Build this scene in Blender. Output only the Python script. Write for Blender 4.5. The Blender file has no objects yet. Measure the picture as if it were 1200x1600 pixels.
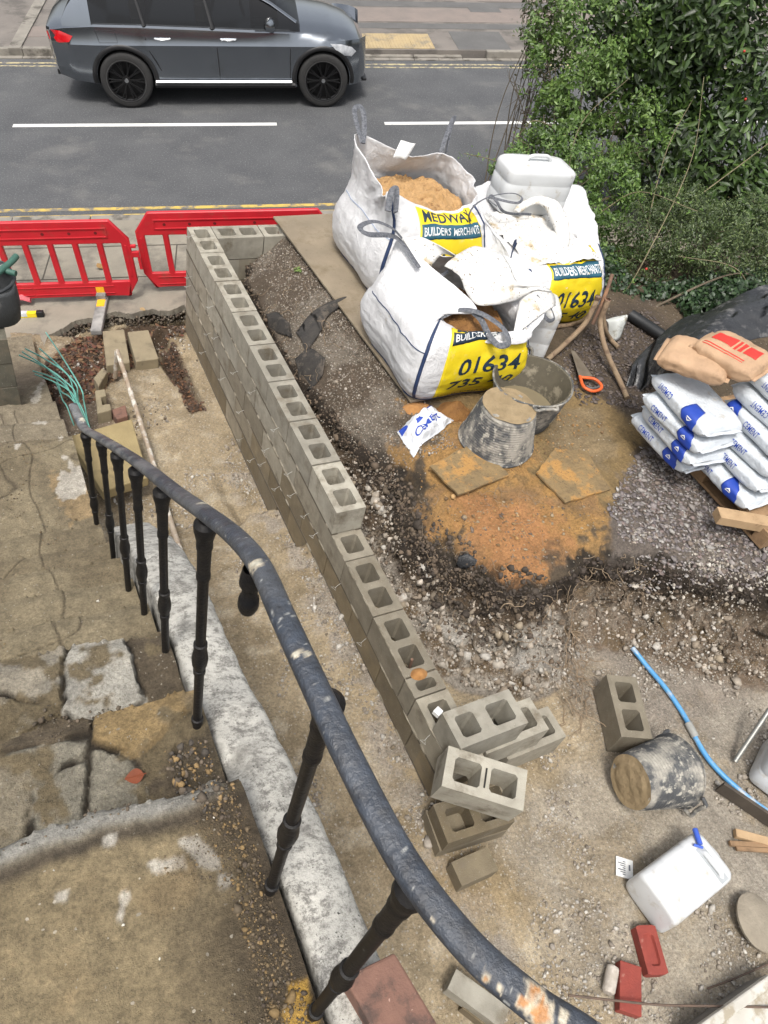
import bpy, bmesh, math, random
import numpy as np
from mathutils import Vector, Matrix, Euler
random.seed(7); rng = np.random.default_rng(7)
rad = math.radians
S = bpy.context.scene
COL = S.collection

# ------------------------------------------------------------------ camera, sky, sun, exposure
CAMR = np.array([[0.8860, -0.4176, 0.2018], [-0.1919, -0.7270, -0.6593], [0.4220, 0.5454, -0.7242]])  # rows: right, down, forward
u_, s_, v_ = np.linalg.svd(CAMR); CAMR = u_ @ v_
CAMP = np.array([-1.7504, -6.3213, 3.5352]); FPX = 1155.0
cd = bpy.data.cameras.new('camera'); cam = bpy.data.objects.new('camera', cd); COL.objects.link(cam)
cam.matrix_world = Matrix([[CAMR[0][i], -CAMR[1][i], -CAMR[2][i], CAMP[i]] for i in range(3)] + [[0, 0, 0, 1]])
cd.sensor_fit = 'AUTO'; cd.sensor_width = 36; cd.lens = FPX / 1600 * 36; cd.clip_start = 0.05; cd.clip_end = 500
S.camera = cam
S.render.resolution_x, S.render.resolution_y = 768, 1024
S.view_settings.view_transform = 'Standard'; S.view_settings.look = 'None'
S.view_settings.exposure = 0.70; S.view_settings.gamma = 1
W = bpy.data.worlds.new('World'); S.world = W; W.use_nodes = True
nt = W.node_tree; bgn = nt.nodes['Background']
sky = nt.nodes.new('ShaderNodeTexSky'); sky.sky_type = 'NISHITA'; sky.sun_disc = False
SUN_EL, SUN_AZ = rad(64), rad(222)
sky.sun_elevation = SUN_EL; sky.sun_rotation = SUN_AZ; sky.dust_density = 6; sky.ozone_density = 1.0; sky.air_density = 1.2
hs = nt.nodes.new('ShaderNodeHueSaturation'); hs.inputs['Saturation'].default_value = 0.35
nt.links.new(sky.outputs[0], hs.inputs['Color']); nt.links.new(hs.outputs[0], bgn.inputs[0]); bgn.inputs[1].default_value = 0.13
sd_ = bpy.data.lights.new('sun', 'SUN'); sd_.energy = 1.5; sd_.angle = rad(12); sd_.color = (1, 0.96, 0.9)
sun = bpy.data.objects.new('sun', sd_); COL.objects.link(sun)
sv = Vector((math.sin(SUN_AZ) * math.cos(SUN_EL), math.cos(SUN_AZ) * math.cos(SUN_EL), math.sin(SUN_EL)))
sun.rotation_euler = sv.to_track_quat('Z', 'Y').to_euler(); sun.location = (0, 0, 20)

# ------------------------------------------------------------------ placing helpers: plan positions read off level planes
def ray(px, py):
    d = CAMR.T @ np.array([(px - 600) / FPX, (py - 800) / FPX, 1.0]); return d / np.linalg.norm(d)
def at(px, py, z):
    d = ray(px, py); return CAMP + d * ((z - CAMP[2]) / d[2])
def atx(px, py, x):
    d = ray(px, py); return CAMP + d * ((x - CAMP[0]) / d[0])
def aty(px, py, y):
    d = ray(px, py); return CAMP + d * ((y - CAMP[1]) / d[1])
def atv(px, py, p, n):
    d = ray(px, py); n = np.array(n, float); return CAMP + d * (((np.array(p) - CAMP) @ n) / (d @ n))
# the road climbs to the right: its own frame (d along, h across, n up)
def nrm(v): v = np.array(v, float); return v / np.linalg.norm(v)
RD = nrm([0.943, -0.294, 0.157]); RH = nrm(np.cross([0, 0, 1], RD)); RN = nrm(np.cross(RD, RH))
RC = float(RN @ np.array([-0.905, 5.928, -1.654]))
def rp(a, b, c=0.0): return RD * a + RH * b + RN * (RC + c)
RM = Matrix([[RD[i], RH[i], RN[i], RN[i] * RC] for i in range(3)] + [[0, 0, 0, 1]])
def atr(px, py, c=0.0):
    d = ray(px, py); P = RN * (RC + c); X = CAMP + d * (((P - CAMP) @ RN) / (d @ RN)); return X @ RD, X @ RH

# ------------------------------------------------------------------ noise
def _h(ix, iy, iz, s):
    n = (ix * 374761393 + iy * 668265263 + iz * 1274126177 + s * 974634777) & 0xffffffff
    n = ((n ^ (n >> 13)) * 1274126177) & 0xffffffff
    return ((n ^ (n >> 16)) & 0xffff) / 65535.0
def vnoise(x, y, z=0.0, s=0):
    x = np.asarray(x, float); y = np.asarray(y, float); z = np.zeros_like(x) + z
    i, j, k = np.floor(x).astype(np.int64), np.floor(y).astype(np.int64), np.floor(z).astype(np.int64)
    f, g, h = x - i, y - j, z - k
    f = f * f * (3 - 2 * f); g = g * g * (3 - 2 * g); h = h * h * (3 - 2 * h)
    r = 0
    for a in (0, 1):
        for b in (0, 1):
            for c in (0, 1):
                r = r + _h(i + a, j + b, k + c, s) * (f if a else 1 - f) * (g if b else 1 - g) * (h if c else 1 - h)
    return r * 2 - 1
def fbm(x, y, z=0.0, s=0, o=4, sc=1.0):
    r = 0; a = 1.0; t = 0
    for q in range(o):
        r = r + a * vnoise(np.asarray(x) * sc, np.asarray(y) * sc, np.asarray(z) * sc, s + q * 17); t += a; a *= .5; sc *= 2.03
    return r / t
def sstep(a, b, x): t = np.clip((x - a) / (b - a), 0, 1); return t * t * (3 - 2 * t)
def inpoly(x, y, P):
    r = np.zeros(x.shape, bool); n = len(P)
    for i in range(n):
        (x1, y1), (x2, y2) = P[i], P[(i + 1) % n]
        c = (y1 > y) != (y2 > y)
        r ^= c & (x < (x2 - x1) * (y - y1) / (y2 - y1 + 1e-12) + x1)
    return r
def sdpoly(x, y, P):
    d = np.full(x.shape, 1e9)
    for i in range(len(P)):
        (x1, y1), (x2, y2) = P[i], P[(i + 1) % len(P)]
        ex, ey = x2 - x1, y2 - y1
        t = np.clip(((x - x1) * ex + (y - y1) * ey) / (ex * ex + ey * ey + 1e-12), 0, 1)
        d = np.minimum(d, np.hypot(x - x1 - t * ex, y - y1 - t * ey))
    return np.where(inpoly(x, y, P), d, -d)

# ------------------------------------------------------------------ materials
def newmat(name):
    m = bpy.data.materials.new(name); m.use_nodes = True
    return m, m.node_tree, m.node_tree.nodes['Principled BSDF']
def N_(nt, t, **k):
    n = nt.nodes.new(t)
    for a, b in k.items():
        if a in n.inputs: n.inputs[a].default_value = b
        else: setattr(n, a, b)
    return n
def mixc(nt, fac, a, b, mode='MIX'):
    n = nt.nodes.new('ShaderNodeMix'); n.data_type = 'RGBA'; n.blend_type = mode
    for s, v in ((0, fac), (6, a), (7, b)):
        if hasattr(v, 'is_linked') or hasattr(v, 'links'): nt.links.new(v, n.inputs[s])
        elif s == 0: n.inputs[0].default_value = v
        else: n.inputs[s].default_value = (*v, 1)
    return n.outputs[2]
def noise(nt, co, scale, detail=4, rough=.55, dist=0):
    n = N_(nt, 'ShaderNodeTexNoise', Scale=scale, Detail=detail, Roughness=rough, Distortion=dist); nt.links.new(co, n.inputs['Vector']); return n.outputs[0]
def ramp(nt, f, a, b):
    n = N_(nt, 'ShaderNodeMapRange', clamp=True); n.inputs[1].default_value = a; n.inputs[2].default_value = b
    nt.links.new(f, n.inputs[0]); return n.outputs[0]
def math_(nt, op, a, b):
    n = N_(nt, 'ShaderNodeMath', operation=op)
    for i, v in enumerate((a, b)):
        if hasattr(v, 'links'): nt.links.new(v, n.inputs[i])
        else: n.inputs[i].default_value = v
    return n.outputs[0]
def mat(name, c1, c2=None, scale=8, rough=.8, bump=.3, bscale=60, metal=0, dirt=None, dscale=4, dlo=.52, dhi=.62, speck=None, sscale=120, slo=.66, shi=.7,
        attr=None, coat=0, trans=0, spec=.5, bdist=.01, ior=None, sub=0):
    m, nt, b = newmat(name)
    co = N_(nt, 'ShaderNodeTexCoord').outputs['Object']
    base = None
    if c2 is None: c2 = tuple(x * .7 for x in c1)
    f = ramp(nt, noise(nt, co, scale, 6), .32, .68)
    base = mixc(nt, f, c1, c2)
    if attr:
        a = N_(nt, 'ShaderNodeVertexColor', layer_name=attr).outputs[0]
        base = mixc(nt, 1.0, base, a, 'MULTIPLY')
    if dirt:
        base = mixc(nt, ramp(nt, noise(nt, co, dscale, 8, .65), dlo, dhi), base, dirt)
    if speck:
        base = mixc(nt, ramp(nt, noise(nt, co, sscale, 3, .6), slo, shi), base, speck)
    nt.links.new(base, b.inputs['Base Color'])
    b.inputs['Roughness'].default_value = rough; b.inputs['Metallic'].default_value = metal
    b.inputs['Coat Weight'].default_value = coat; b.inputs['Coat Roughness'].default_value = .08
    b.inputs['Specular IOR Level'].default_value = spec
    if trans: b.inputs['Transmission Weight'].default_value = trans
    if sub: b.inputs['Subsurface Weight'].default_value = sub; b.inputs['Subsurface Radius'].default_value = (.05, .05, .05)
    if bump:
        bn = N_(nt, 'ShaderNodeBump', Strength=bump, Distance=bdist)
        nt.links.new(noise(nt, co, bscale, 6, .65), bn.inputs['Height']); nt.links.new(bn.outputs[0], b.inputs['Normal'])
    return m
def attrmat(name, rough=.9, fleck=(.5, .45, .37), bump=.6, var=.35, vs=75.0):
    # ground material: 'col' = what the ground is made of there, 'aux' r = share of pale chips, g = coarse bump, b = damp sheen
    m, nt, b = newmat(name)
    co = N_(nt, 'ShaderNodeTexCoord').outputs['Object']
    col = N_(nt, 'ShaderNodeVertexColor', layer_name='col').outputs[0]
    aux = N_(nt, 'ShaderNodeSeparateColor'); nt.links.new(N_(nt, 'ShaderNodeVertexColor', layer_name='aux').outputs[0], aux.inputs[0])
    n1 = ramp(nt, noise(nt, co, 5, 8, .62), .3, .7)
    n2 = ramp(nt, noise(nt, co, vs * .75, 8, .75), .3, .7)
    c = mixc(nt, math_(nt, 'MULTIPLY', n1, var), col, (.05, .038, .022))
    g = N_(nt, 'ShaderNodeHueSaturation'); g.inputs['Saturation'].default_value = 1.02
    v = N_(nt, 'ShaderNodeMapRange'); v.inputs[3].default_value = .50; v.inputs[4].default_value = 1.45; nt.links.new(n2, v.inputs[0]); nt.links.new(v.outputs[0], g.inputs['Value']); nt.links.new(c, g.inputs['Color'])
    c = g.outputs[0]
    wv = mixc(nt, .035, co, N_(nt, 'ShaderNodeTexNoise', Scale=14.0).outputs['Color']); vo = N_(nt, 'ShaderNodeTexVoronoi', Scale=vs); nt.links.new(wv, vo.inputs['Vector'])
    vr = N_(nt, 'ShaderNodeSeparateColor'); nt.links.new(vo.outputs['Color'], vr.inputs[0])
    thr = math_(nt, 'LESS_THAN', vr.outputs[0], math_(nt, 'MULTIPLY', aux.outputs[0], math_(nt, 'ADD', n1, .35)))
    near = math_(nt, 'LESS_THAN', vo.outputs['Distance'], math_(nt, 'ADD', math_(nt, 'MULTIPLY', vr.outputs[2], .4), .16))
    fl = math_(nt, 'MULTIPLY', thr, near)
    fc = mixc(nt, vr.outputs[1], fleck, tuple(x * .5 for x in fleck))
    c = mixc(nt, math_(nt, 'MULTIPLY', fl, .85), c, fc)
    nt.links.new(c, b.inputs['Base Color'])
    r = N_(nt, 'ShaderNodeMapRange'); r.inputs[3].default_value = rough; r.inputs[4].default_value = .38; nt.links.new(aux.outputs[2], r.inputs[0])
    nt.links.new(r.outputs[0], b.inputs['Roughness']); b.inputs['Specular IOR Level'].default_value = .35
    h = math_(nt, 'ADD', noise(nt, co, 28, 8, .68), math_(nt, 'MULTIPLY', fl, .35))
    h = math_(nt, 'ADD', h, math_(nt, 'MULTIPLY', noise(nt, co, vs * 2.2, 4, .65), .45))
    bn = N_(nt, 'ShaderNodeBump', Distance=.06); nt.links.new(math_(nt, 'ADD', math_(nt, 'MULTIPLY', aux.outputs[1], .6), bump * .5), bn.inputs['Strength'])
    nt.links.new(h, bn.inputs['Height']); nt.links.new(bn.outputs[0], b.inputs['Normal'])
    return m
def pmat(name, rough=.6, bump=0, bscale=40, trans=0, spec=.5, two=.0, jit=.25, jscale=30):
    # colour carried by each piece ('col' attribute) with a little mottling
    m, nt, b = newmat(name)
    co = N_(nt, 'ShaderNodeTexCoord').outputs['Object']
    col = N_(nt, 'ShaderNodeVertexColor', layer_name='col').outputs[0]
    c = mixc(nt, math_(nt, 'MULTIPLY', ramp(nt, noise(nt, co, jscale, 5), .35, .7), jit), col, (.03, .025, .02))
    nt.links.new(c, b.inputs['Base Color']); b.inputs['Roughness'].default_value = rough; b.inputs['Specular IOR Level'].default_value = spec
    if two:
        tr = N_(nt, 'ShaderNodeBsdfTranslucent'); nt.links.new(c, tr.inputs[0]); mx = N_(nt, 'ShaderNodeMixShader'); mx.inputs[0].default_value = two
        out = nt.nodes['Material Output']; nt.links.new(b.outputs[0], mx.inputs[1]); nt.links.new(tr.outputs[0], mx.inputs[2]); nt.links.new(mx.outputs[0], out.inputs[0])
    if bump:
        bn = N_(nt, 'ShaderNodeBump', Strength=bump, Distance=.01); nt.links.new(noise(nt, co, bscale, 5, .6), bn.inputs['Height']); nt.links.new(bn.outputs[0], b.inputs['Normal'])
    return m

# ------------------------------------------------------------------ mesh and object helpers
def link(o, parent=None):
    COL.objects.link(o)
    if parent: o.parent = parent
    return o
def tag(o, label=None, cat=None, group=None, kind=None):
    if label: o['label'] = label
    if cat: o['category'] = cat
    if group: o['group'] = group
    if kind: o['kind'] = kind
    return o
def thing(name, label, cat, loc=(0, 0, 0), rot=None, group=None):
    o = bpy.data.objects.new(name, None); COL.objects.link(o); o.empty_display_size = .1
    o.location = loc
    if rot is not None: o.rotation_euler = rot
    return tag(o, label, cat, group)
def copy_tree(o, parent=None):
    c = o.copy(); COL.objects.link(c); c.parent = parent
    for ch in list(o.children): copy_tree(ch, c)
    return c
def setcol(me, name, c):
    a = me.color_attributes.new(name, 'FLOAT_COLOR', 'POINT'); c = np.asarray(c, np.float32)
    a.data.foreach_set('color', np.c_[c, np.ones(len(c), np.float32)].astype(np.float32).ravel())
def mesh_np(name, V, F, m, parent=None, col=None, smooth=0, aux=None, off=None):
    # V (n,3); F list of (k,m) index arrays
    V = np.asarray(V, np.float32)
    if off is not None: V = V - np.asarray(off, np.float32)
    me = bpy.data.meshes.new(name); me.vertices.add(len(V)); me.vertices.foreach_set('co', V.ravel())
    L = [np.asarray(f, np.int32) for f in F if len(f)]
    tot = np.concatenate([np.full(len(f), f.shape[1], np.int32) for f in L]); idx = np.concatenate([f.ravel() for f in L])
    me.loops.add(len(idx)); me.loops.foreach_set('vertex_index', idx)
    me.polygons.add(len(tot)); st = np.concatenate([[0], np.cumsum(tot)[:-1]]).astype(np.int32); me.polygons.foreach_set('loop_start', st)
    try: me.polygons.foreach_set('loop_total', tot)
    except Exception: pass
    me.update(calc_edges=True); me.validate()
    if col is not None: setcol(me, 'col', col)
    if aux is not None: setcol(me, 'aux', aux)
    if smooth:
        me.shade_smooth()
        if smooth < 180: me.set_sharp_from_angle(angle=rad(smooth))
    me.materials.append(m)
    return link(bpy.data.objects.new(name, me), parent)
class MB:
    def __init__(s): s.v = []; s.f = []; s.c = []; s.cur = (1, 1, 1)
    def add(s, V, F):
        n = len(s.v); s.v += [tuple(map(float, p)) for p in V]; s.c += [s.cur] * len(V); s.f += [tuple(i + n for i in f) for f in F]
    def box(s, lo, hi, M=None):
        x0, y0, z0 = lo; x1, y1, z1 = hi
        V = [(x0, y0, z0), (x1, y0, z0), (x1, y1, z0), (x0, y1, z0), (x0, y0, z1), (x1, y0, z1), (x1, y1, z1), (x0, y1, z1)]
        if M is not None: V = [M @ Vector(p) for p in V]
        s.add(V, [(3, 2, 1, 0), (4, 5, 6, 7), (0, 1, 5, 4), (1, 2, 6, 5), (2, 3, 7, 6), (3, 0, 4, 7)])
    def tube(s, P, r, n=8, flat=1.0, cap=True, up=None):
        P = [Vector(p) for p in P]; m = len(P); R = r if hasattr(r, '__len__') else [r] * m
        V = []; T0 = None; ref = Vector(up) if up is not None else None
        for i in range(m):
            t = (P[min(i + 1, m - 1)] - P[max(i - 1, 0)]).normalized()
            if ref is None:
                a = Vector((0, 0, 1)) if abs(t.z) < .9 else Vector((1, 0, 0)); ref = a
            if up is not None: ref = Vector(up)
            x = ref.cross(t)
            if x.length < 1e-4: x = t.orthogonal()
            x.normalize(); y = t.cross(x)
            if up is None: ref = y
            for k in range(n):
                a = 2 * math.pi * k / n; V.append(P[i] + x * math.cos(a) * R[i] + y * math.sin(a) * R[i] * flat)
        F = [(i * n + k, i * n + (k + 1) % n, (i + 1) * n + (k + 1) % n, (i + 1) * n + k) for i in range(m - 1) for k in range(n)]
        if cap: F += [tuple(range(n - 1, -1, -1)), tuple((m - 1) * n + k for k in range(n))]
        s.add(V, F)
    def lathe(s, prof, n=24, M=None, cap0=False, cap1=False):
        V = []
        for (r, z) in prof:
            for k in range(n):
                a = 2 * math.pi * k / n; V.append(Vector((r * math.cos(a), r * math.sin(a), z)))
        if M is not None: V = [M @ p for p in V]
        m = len(prof); F = [(i * n + k, i * n + (k + 1) % n, (i + 1) * n + (k + 1) % n, (i + 1) * n + k) for i in range(m - 1) for k in range(n)]
        if cap0: F.append(tuple(range(n - 1, -1, -1)))
        if cap1: F.append(tuple((m - 1) * n + k for k in range(n)))
        s.add(V, F)
    def prism(s, P, z0, z1, M=None):
        n = len(P); V = [Vector((p[0], p[1], z0)) for p in P] + [Vector((p[0], p[1], z1)) for p in P]
        if M is not None: V = [M @ p for p in V]
        s.add(V, [tuple(range(n - 1, -1, -1)), tuple(range(n, 2 * n))] + [(i, (i + 1) % n, n + (i + 1) % n, n + i) for i in range(n)])
    def grid(s, G):
        # G (a,b,3)
        G = np.asarray(G); a, b = G.shape[:2]
        s.add(G.reshape(-1, 3), [(i * b + j, i * b + j + 1, (i + 1) * b + j + 1, (i + 1) * b + j) for i in range(a - 1) for j in range(b - 1)])
    def build(s, name, m, parent=None, smooth=40, bevel=0, off=None, col=False, solid=0, subd=0):
        me = bpy.data.meshes.new(name); V = s.v
        if off is not None: V = [(p[0] - off[0], p[1] - off[1], p[2] - off[2]) for p in V]
        me.from_pydata(V, [], s.f); me.update()
        bm = bmesh.new(); bm.from_mesh(me); bmesh.ops.recalc_face_normals(bm, faces=bm.faces) if not solid else None; bm.to_mesh(me); bm.free()
        if col: setcol(me, 'col', s.c)
        if smooth:
            me.shade_smooth()
            if smooth < 180: me.set_sharp_from_angle(angle=rad(smooth))
        me.materials.append(m)
        o = link(bpy.data.objects.new(name, me), parent)
        if solid:
            md = o.modifiers.new('solid', 'SOLIDIFY'); md.thickness = solid; md.offset = 0
        if subd:
            md = o.modifiers.new('sub', 'SUBSURF'); md.levels = md.render_levels = subd
        if bevel:
            md = o.modifiers.new('bevel', 'BEVEL'); md.width = bevel; md.segments = 2; md.limit_method = 'ANGLE'; md.angle_limit = rad(40)
        return o
def scatter(name, T, P, R, Sc, m, parent=None, col=None, smooth=0):
    # T list of (V,F tris/quads same k); P (n,3); R (n,3,3); Sc (n,) or (n,3) -> ONE mesh
    n = len(P); which = rng.integers(0, len(T), n); Vs = []; Fs = {}; Cs = []; base = 0
    Sc = np.asarray(Sc); Sc = Sc[:, None] * np.ones(3) if Sc.ndim == 1 else Sc
    for t, (V, F) in enumerate(T):
        ix = np.where(which == t)[0]
        if not len(ix): continue
        V = np.asarray(V, float); F = np.asarray(F)
        X = np.einsum('nij,nvj->nvi', R[ix], V[None] * Sc[ix][:, None, :]) + P[ix][:, None, :]
        Vs.append(X.reshape(-1, 3)); k = F.shape[1]
        Fs.setdefault(k, []).append((F[None] + base + (np.arange(len(ix)) * len(V))[:, None, None]).reshape(-1, k))
        if col is not None: Cs.append(np.repeat(col[ix], len(V), axis=0))
        base += len(ix) * len(V)
    return mesh_np(name, np.concatenate(Vs), [np.concatenate(v) for v in Fs.values()], m, parent, np.concatenate(Cs) if col is not None else None, smooth)
def rotz(a):
    c, s = np.cos(a), np.sin(a); z = np.zeros_like(a); o = z + 1
    return np.stack([np.stack([c, -s, z], -1), np.stack([s, c, z], -1), np.stack([z, z, o], -1)], -2)
def rotx(a):
    c, s = np.cos(a), np.sin(a); z = np.zeros_like(a); o = z + 1
    return np.stack([np.stack([o, z, z], -1), np.stack([z, c, -s], -1), np.stack([z, s, c], -1)], -2)
def randrot(n, tilt=None):
    a = rng.uniform(0, 2 * np.pi, n)
    if tilt is None: t = np.arccos(rng.uniform(-1, 1, n))
    else: t = np.abs(rng.normal(0, tilt, n))
    return rotz(a) @ rotx(t) @ rotz(rng.uniform(0, 2 * np.pi, n))
def rocks(k, flat=1.0, seed=3, rough=.25):
    out = []; r = np.random.default_rng(seed)
    for q in range(k):
        bm = bmesh.new(); bmesh.ops.create_icosphere(bm, subdivisions=1, radius=1)
        cuts = [nrm(r.normal(size=3)) for _ in range(8)]
        for v in bm.verts:
            p = np.array(v.co)
            for c in cuts:
                dd = p @ c
                if dd > .55: p = p - c * (dd - .55)
            p = p * (1 + r.uniform(-rough, rough)); p[2] *= flat; v.co = p
        bm.verts.index_update()
        out.append((np.array([v.co[:] for v in bm.verts]), np.array([[v.index for v in f.verts] for f in bm.faces]))); bm.free()
    return out
ROCK = rocks(6); FLAKE = rocks(6, .28, 5)
def text_mesh(txt, size, font_bold=.0, shear=0, align='LEFT', spacing=1.0):
    cu = bpy.data.curves.new('t', 'FONT'); cu.body = txt; cu.size = size; cu.align_x = align; cu.offset = font_bold; cu.shear = shear; cu.space_character = spacing; cu.resolution_u = 3
    o = bpy.data.objects.new('t', cu); COL.objects.link(o); dg = bpy.context.evaluated_depsgraph_get(); dg.update()
    me = bpy.data.meshes.new_from_object(o.evaluated_get(dg)); bpy.data.objects.remove(o)
    bm = bmesh.new(); bm.from_mesh(me); bmesh.ops.remove_doubles(bm, verts=bm.verts, dist=1e-5); bmesh.ops.triangulate(bm, faces=bm.faces)
    for _ in range(4):
        es = [e for e in bm.edges if e.calc_length() > size * .22]
        if not es: break
        bmesh.ops.subdivide_edges(bm, edges=es, cuts=1); bmesh.ops.triangulate(bm, faces=bm.faces)
    V = np.array([v.co[:] for v in bm.verts]); bm.verts.index_update(); F = np.array([[v.index for v in f.verts] for f in bm.faces]); bm.free(); bpy.data.meshes.remove(me)
    return V, F

# ================================================================== GROUND OF THE DIG (one sheet)
EDGE = [(.78, -.02), (.74, -.2), (.55, -.36), (.40, -.62), (.38, -1.3), (.40, -2.0), (.50, -2.6)] + [tuple(at(a, b, 0)[:2]) for a, b in ((628, 705), (662, 775), (702, 828), (746, 868), (792, 900), (852, 908), (886, 890), (898, 868), (925, 858), (965, 862), (1040, 878), (1110, 890), (1200, 905))] + [(3.4, -5.2), (9, -5.6), (9, 3), (2.3, 3), (2.3, -.02)]
def z_floor(x, y):
    L = np.interp(-y, [-1.5, -.1, .6, 1.3, 2.6, 3.1, 3.7, 9], [-1.45, -1.33, -1.24, -1.14, -1.06, -.86, -.70, -.68])
    stepz = np.where(y > -2.72 + .02 * vnoise(x * 20, y * 0, 0, 3), -1.125, np.where(y > -3.28 + .02 * vnoise(x * 18, y * 0, 0, 4), -.905, -.678))
    foot = sstep(-.34, -.24, x + .05 * vnoise(y * 6, x * 0, 0, 5)) * sstep(.35, .1, y)
    L = L * (1 - foot) + stepz * foot
    L = np.where(x > .2, -.69, L)
    L = L + sstep(2.5, 3.6, x) * .30 * sstep(-6.6, -5.0, y) + sstep(3.2, 5, x) * .25
    # leaf filled gap beside the footing, and the hollow by the left edge
    gap = sdpoly(x, y, [(-.36, .05), (-.22, .05), (-.13, -1.05), (-.17, -1.12), (-.26, -1.0)])
    L = L - .13 * sstep(-.02, .03, gap)
    return L
def z_upper(x, y):
    return .035 * np.clip(x - 1, 0, 4) + .10 * sstep(.5, -.7, y + .4) * 0
DH = .0145
HX, HY = np.arange(-1.60, 5.4, DH), np.arange(-7.5, 1.5, DH)
gx, gy = np.meshgrid(HX, HY, indexing='ij')
gsd = sdpoly(gx, gy, EDGE) + .05 * fbm(gx, gy, 0, 11, 4, 3.0) + .012 * fbm(gx, gy, 0, 12, 3, 14)
wface = .14 + .36 * sstep(-2.2, -3.2, gy) * sstep(1.34, 1.20, gx) + .22 * sstep(1.20, 1.34, gx) * sstep(-2.2, -3.2, gy) + sstep(1.9, 2.6, gx) * .14 + sstep(2.6, 3.2, gx) * .3
zu = z_upper(gx, gy) - .16 * (1 - sstep(0, .45, gsd)) * sstep(1.0, .6, gx) - .05 * (1 - sstep(0, .12, gsd))
zu = zu + .05 * np.exp(-(((gx - .75) / .25) ** 2 + ((gy - .12) / .35) ** 2)) + .05 * np.exp(-(((gx - .5) / .12) ** 2 + ((gy + .75) / .3) ** 2))
zu = zu + .012 * fbm(gx, gy, 0, 21, 5, 5) + .02 * fbm(gx, gy, 0, 22, 2, 1.3)
zl = z_floor(gx, gy) + .010 * fbm(gx, gy, 0, 31, 5, 7) + .014 * fbm(gx, gy, 0, 32, 2, 2)
zl = zl + sstep(1.2, 1.9, gx) * .02 * fbm(gx, gy, 0, 33, 4, 9)
lin = np.clip((gsd / wface + 1) / 1.02, 0, 1); tt = np.where((gy < -2.4) & (gx < 1.3), .55 * lin + .45 * sstep(0, 1, lin), sstep(0, 1, lin))
face = np.clip(4 * tt * (1 - tt), 0, 1) ** .7
tt2 = np.clip(tt + face * (.22 * fbm(gx, gy, 0, 41, 5, 5) + .16 * (.35 - np.abs(fbm(gx, gy, 0, 42, 4, 6)) * 2)), 0, 1)
gz = zl * (1 - tt2) + zu * tt2
# under the steps, the pavement and the wall the sheet stays out of the way
gz = np.where(gx < -1.38, np.minimum(gz, -1.35), gz)
_pv = (gx * RH[0] + gy * RH[1])
_pvz = (RC + .02 - gx * RN[0] - gy * RN[1]) / RN[2]
gz = np.where((_pv > .30) & (gx > .3), np.minimum(gz, _pvz + 1.6 * sstep(.60, .50, _pv)), gz)
gz = np.where((_pv > .05), np.where(gx < .3, np.minimum(gz, _pvz - .05), gz), gz)
gz = np.where((_pv > .60) & (gx > .3), _pvz - .12, gz)
gz = gz + sstep(.3, .9, tt) * (gy > -4.7) * (gx > .9) * (gx < 2.6) * .022 * (np.abs(fbm(gx, gy, 0, 59, 4, 4.5)) - .12)
HZ = gz.copy()
def ground(x, y):
    i = np.clip((np.asarray(x, float) - HX[0]) / DH, 0, len(HX) - 1.001); j = np.clip((np.asarray(y, float) - HY[0]) / DH, 0, len(HY) - 1.001)
    a, b = i.astype(int), j.astype(int); f, g = i - a, j - b
    return HZ[a, b] * (1 - f) * (1 - g) + HZ[a + 1, b] * f * (1 - g) + HZ[a, b + 1] * (1 - f) * g + HZ[a + 1, b + 1] * f * g
def G(x, y): return float(ground(x, y))
def plan(P, z): return [tuple(at(a, b, z)[:2]) for a, b in P]
nA = fbm(gx, gy, gz, 51, 4, 3.0); nB = fbm(gx, gy, gz, 52, 4, 9.0); nC = fbm(gx, gy, gz * 2, 53, 3, 24)
col = np.zeros(gx.shape + (3,)); aux = np.zeros(gx.shape + (3,))
def paint(mask, c, r=None, g=None, b=None):
    global col, aux
    k = np.clip(mask, 0, 1)[..., None]; col = col * (1 - k) + np.array(c) * k
    for i, v in enumerate((r, g, b)):
        if v is not None: aux[..., i] = aux[..., i] * (1 - k[..., 0]) + v * k[..., 0]
def zone(P, z, soft=.06, amp=.16):
    sd = sdpoly(gx, gy, plan(P, z)); return sstep(-soft, soft, sd + amp * nA * 1.3 + .9 * amp * nB + .45 * amp * nC)
# --- floor of the dig
paint(np.ones_like(gx), (.38, .305, .20), .30, .45, .1)
paint(sstep(-.1, .35, nA) * .75, (.275, .215, .135), .2, .35, .3)
paint(sstep(.05, .4, nB + .4 * nA) * .6, (.52, .445, .33), .75, .7, .0)
paint(sstep(-.30, -.12, gx) * sstep(.12, .02, gx) * sstep(-1.0, -2.4, gy) * sstep(-.1, .25, nB), (.43, .37, .30), .9, .8, 0)
paint(sstep(.35, .0, np.abs(gx + .12)) * sstep(-1.2, .0, gy) * sstep(-.3, .2, nA), (.25, .195, .12), .1, .2, .4)
paint(sstep(-.95, -1.15, gx + .1 * nA) * sstep(-2.2, -3.0, gy), (.30, .25, .19), 1.0, .8, 0)
paint(sstep(-.5, -.62, np.abs(gx + .55) * -1 - .0) * 0, (.3, .25, .16))
paint(sstep(1.0, 1.7, gx + .3 * nA) * sstep(-4.2, -4.6, gy) * sstep(-.5, .1, nB + .3), (.37, .32, .265), .8, .85, 0)
paint(zone([(1040, 1160), (1200, 1120), (1200, 1270), (1110, 1230), (1060, 1230)], -.6), (.17, .13, .09), .15, .4, .5)
paint(zone([(850, 1195), (935, 1175), (960, 1260), (900, 1320), (780, 1330), (740, 1290)], -.68, .03, .06), (.30, .24, .155), .12, .2, .3)
paint(zone([(640, 1360), (960, 1300), (900, 1420), (760, 1450)], -.68) * .6, (.25, .18, .09), .3, .4, .3)
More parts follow.
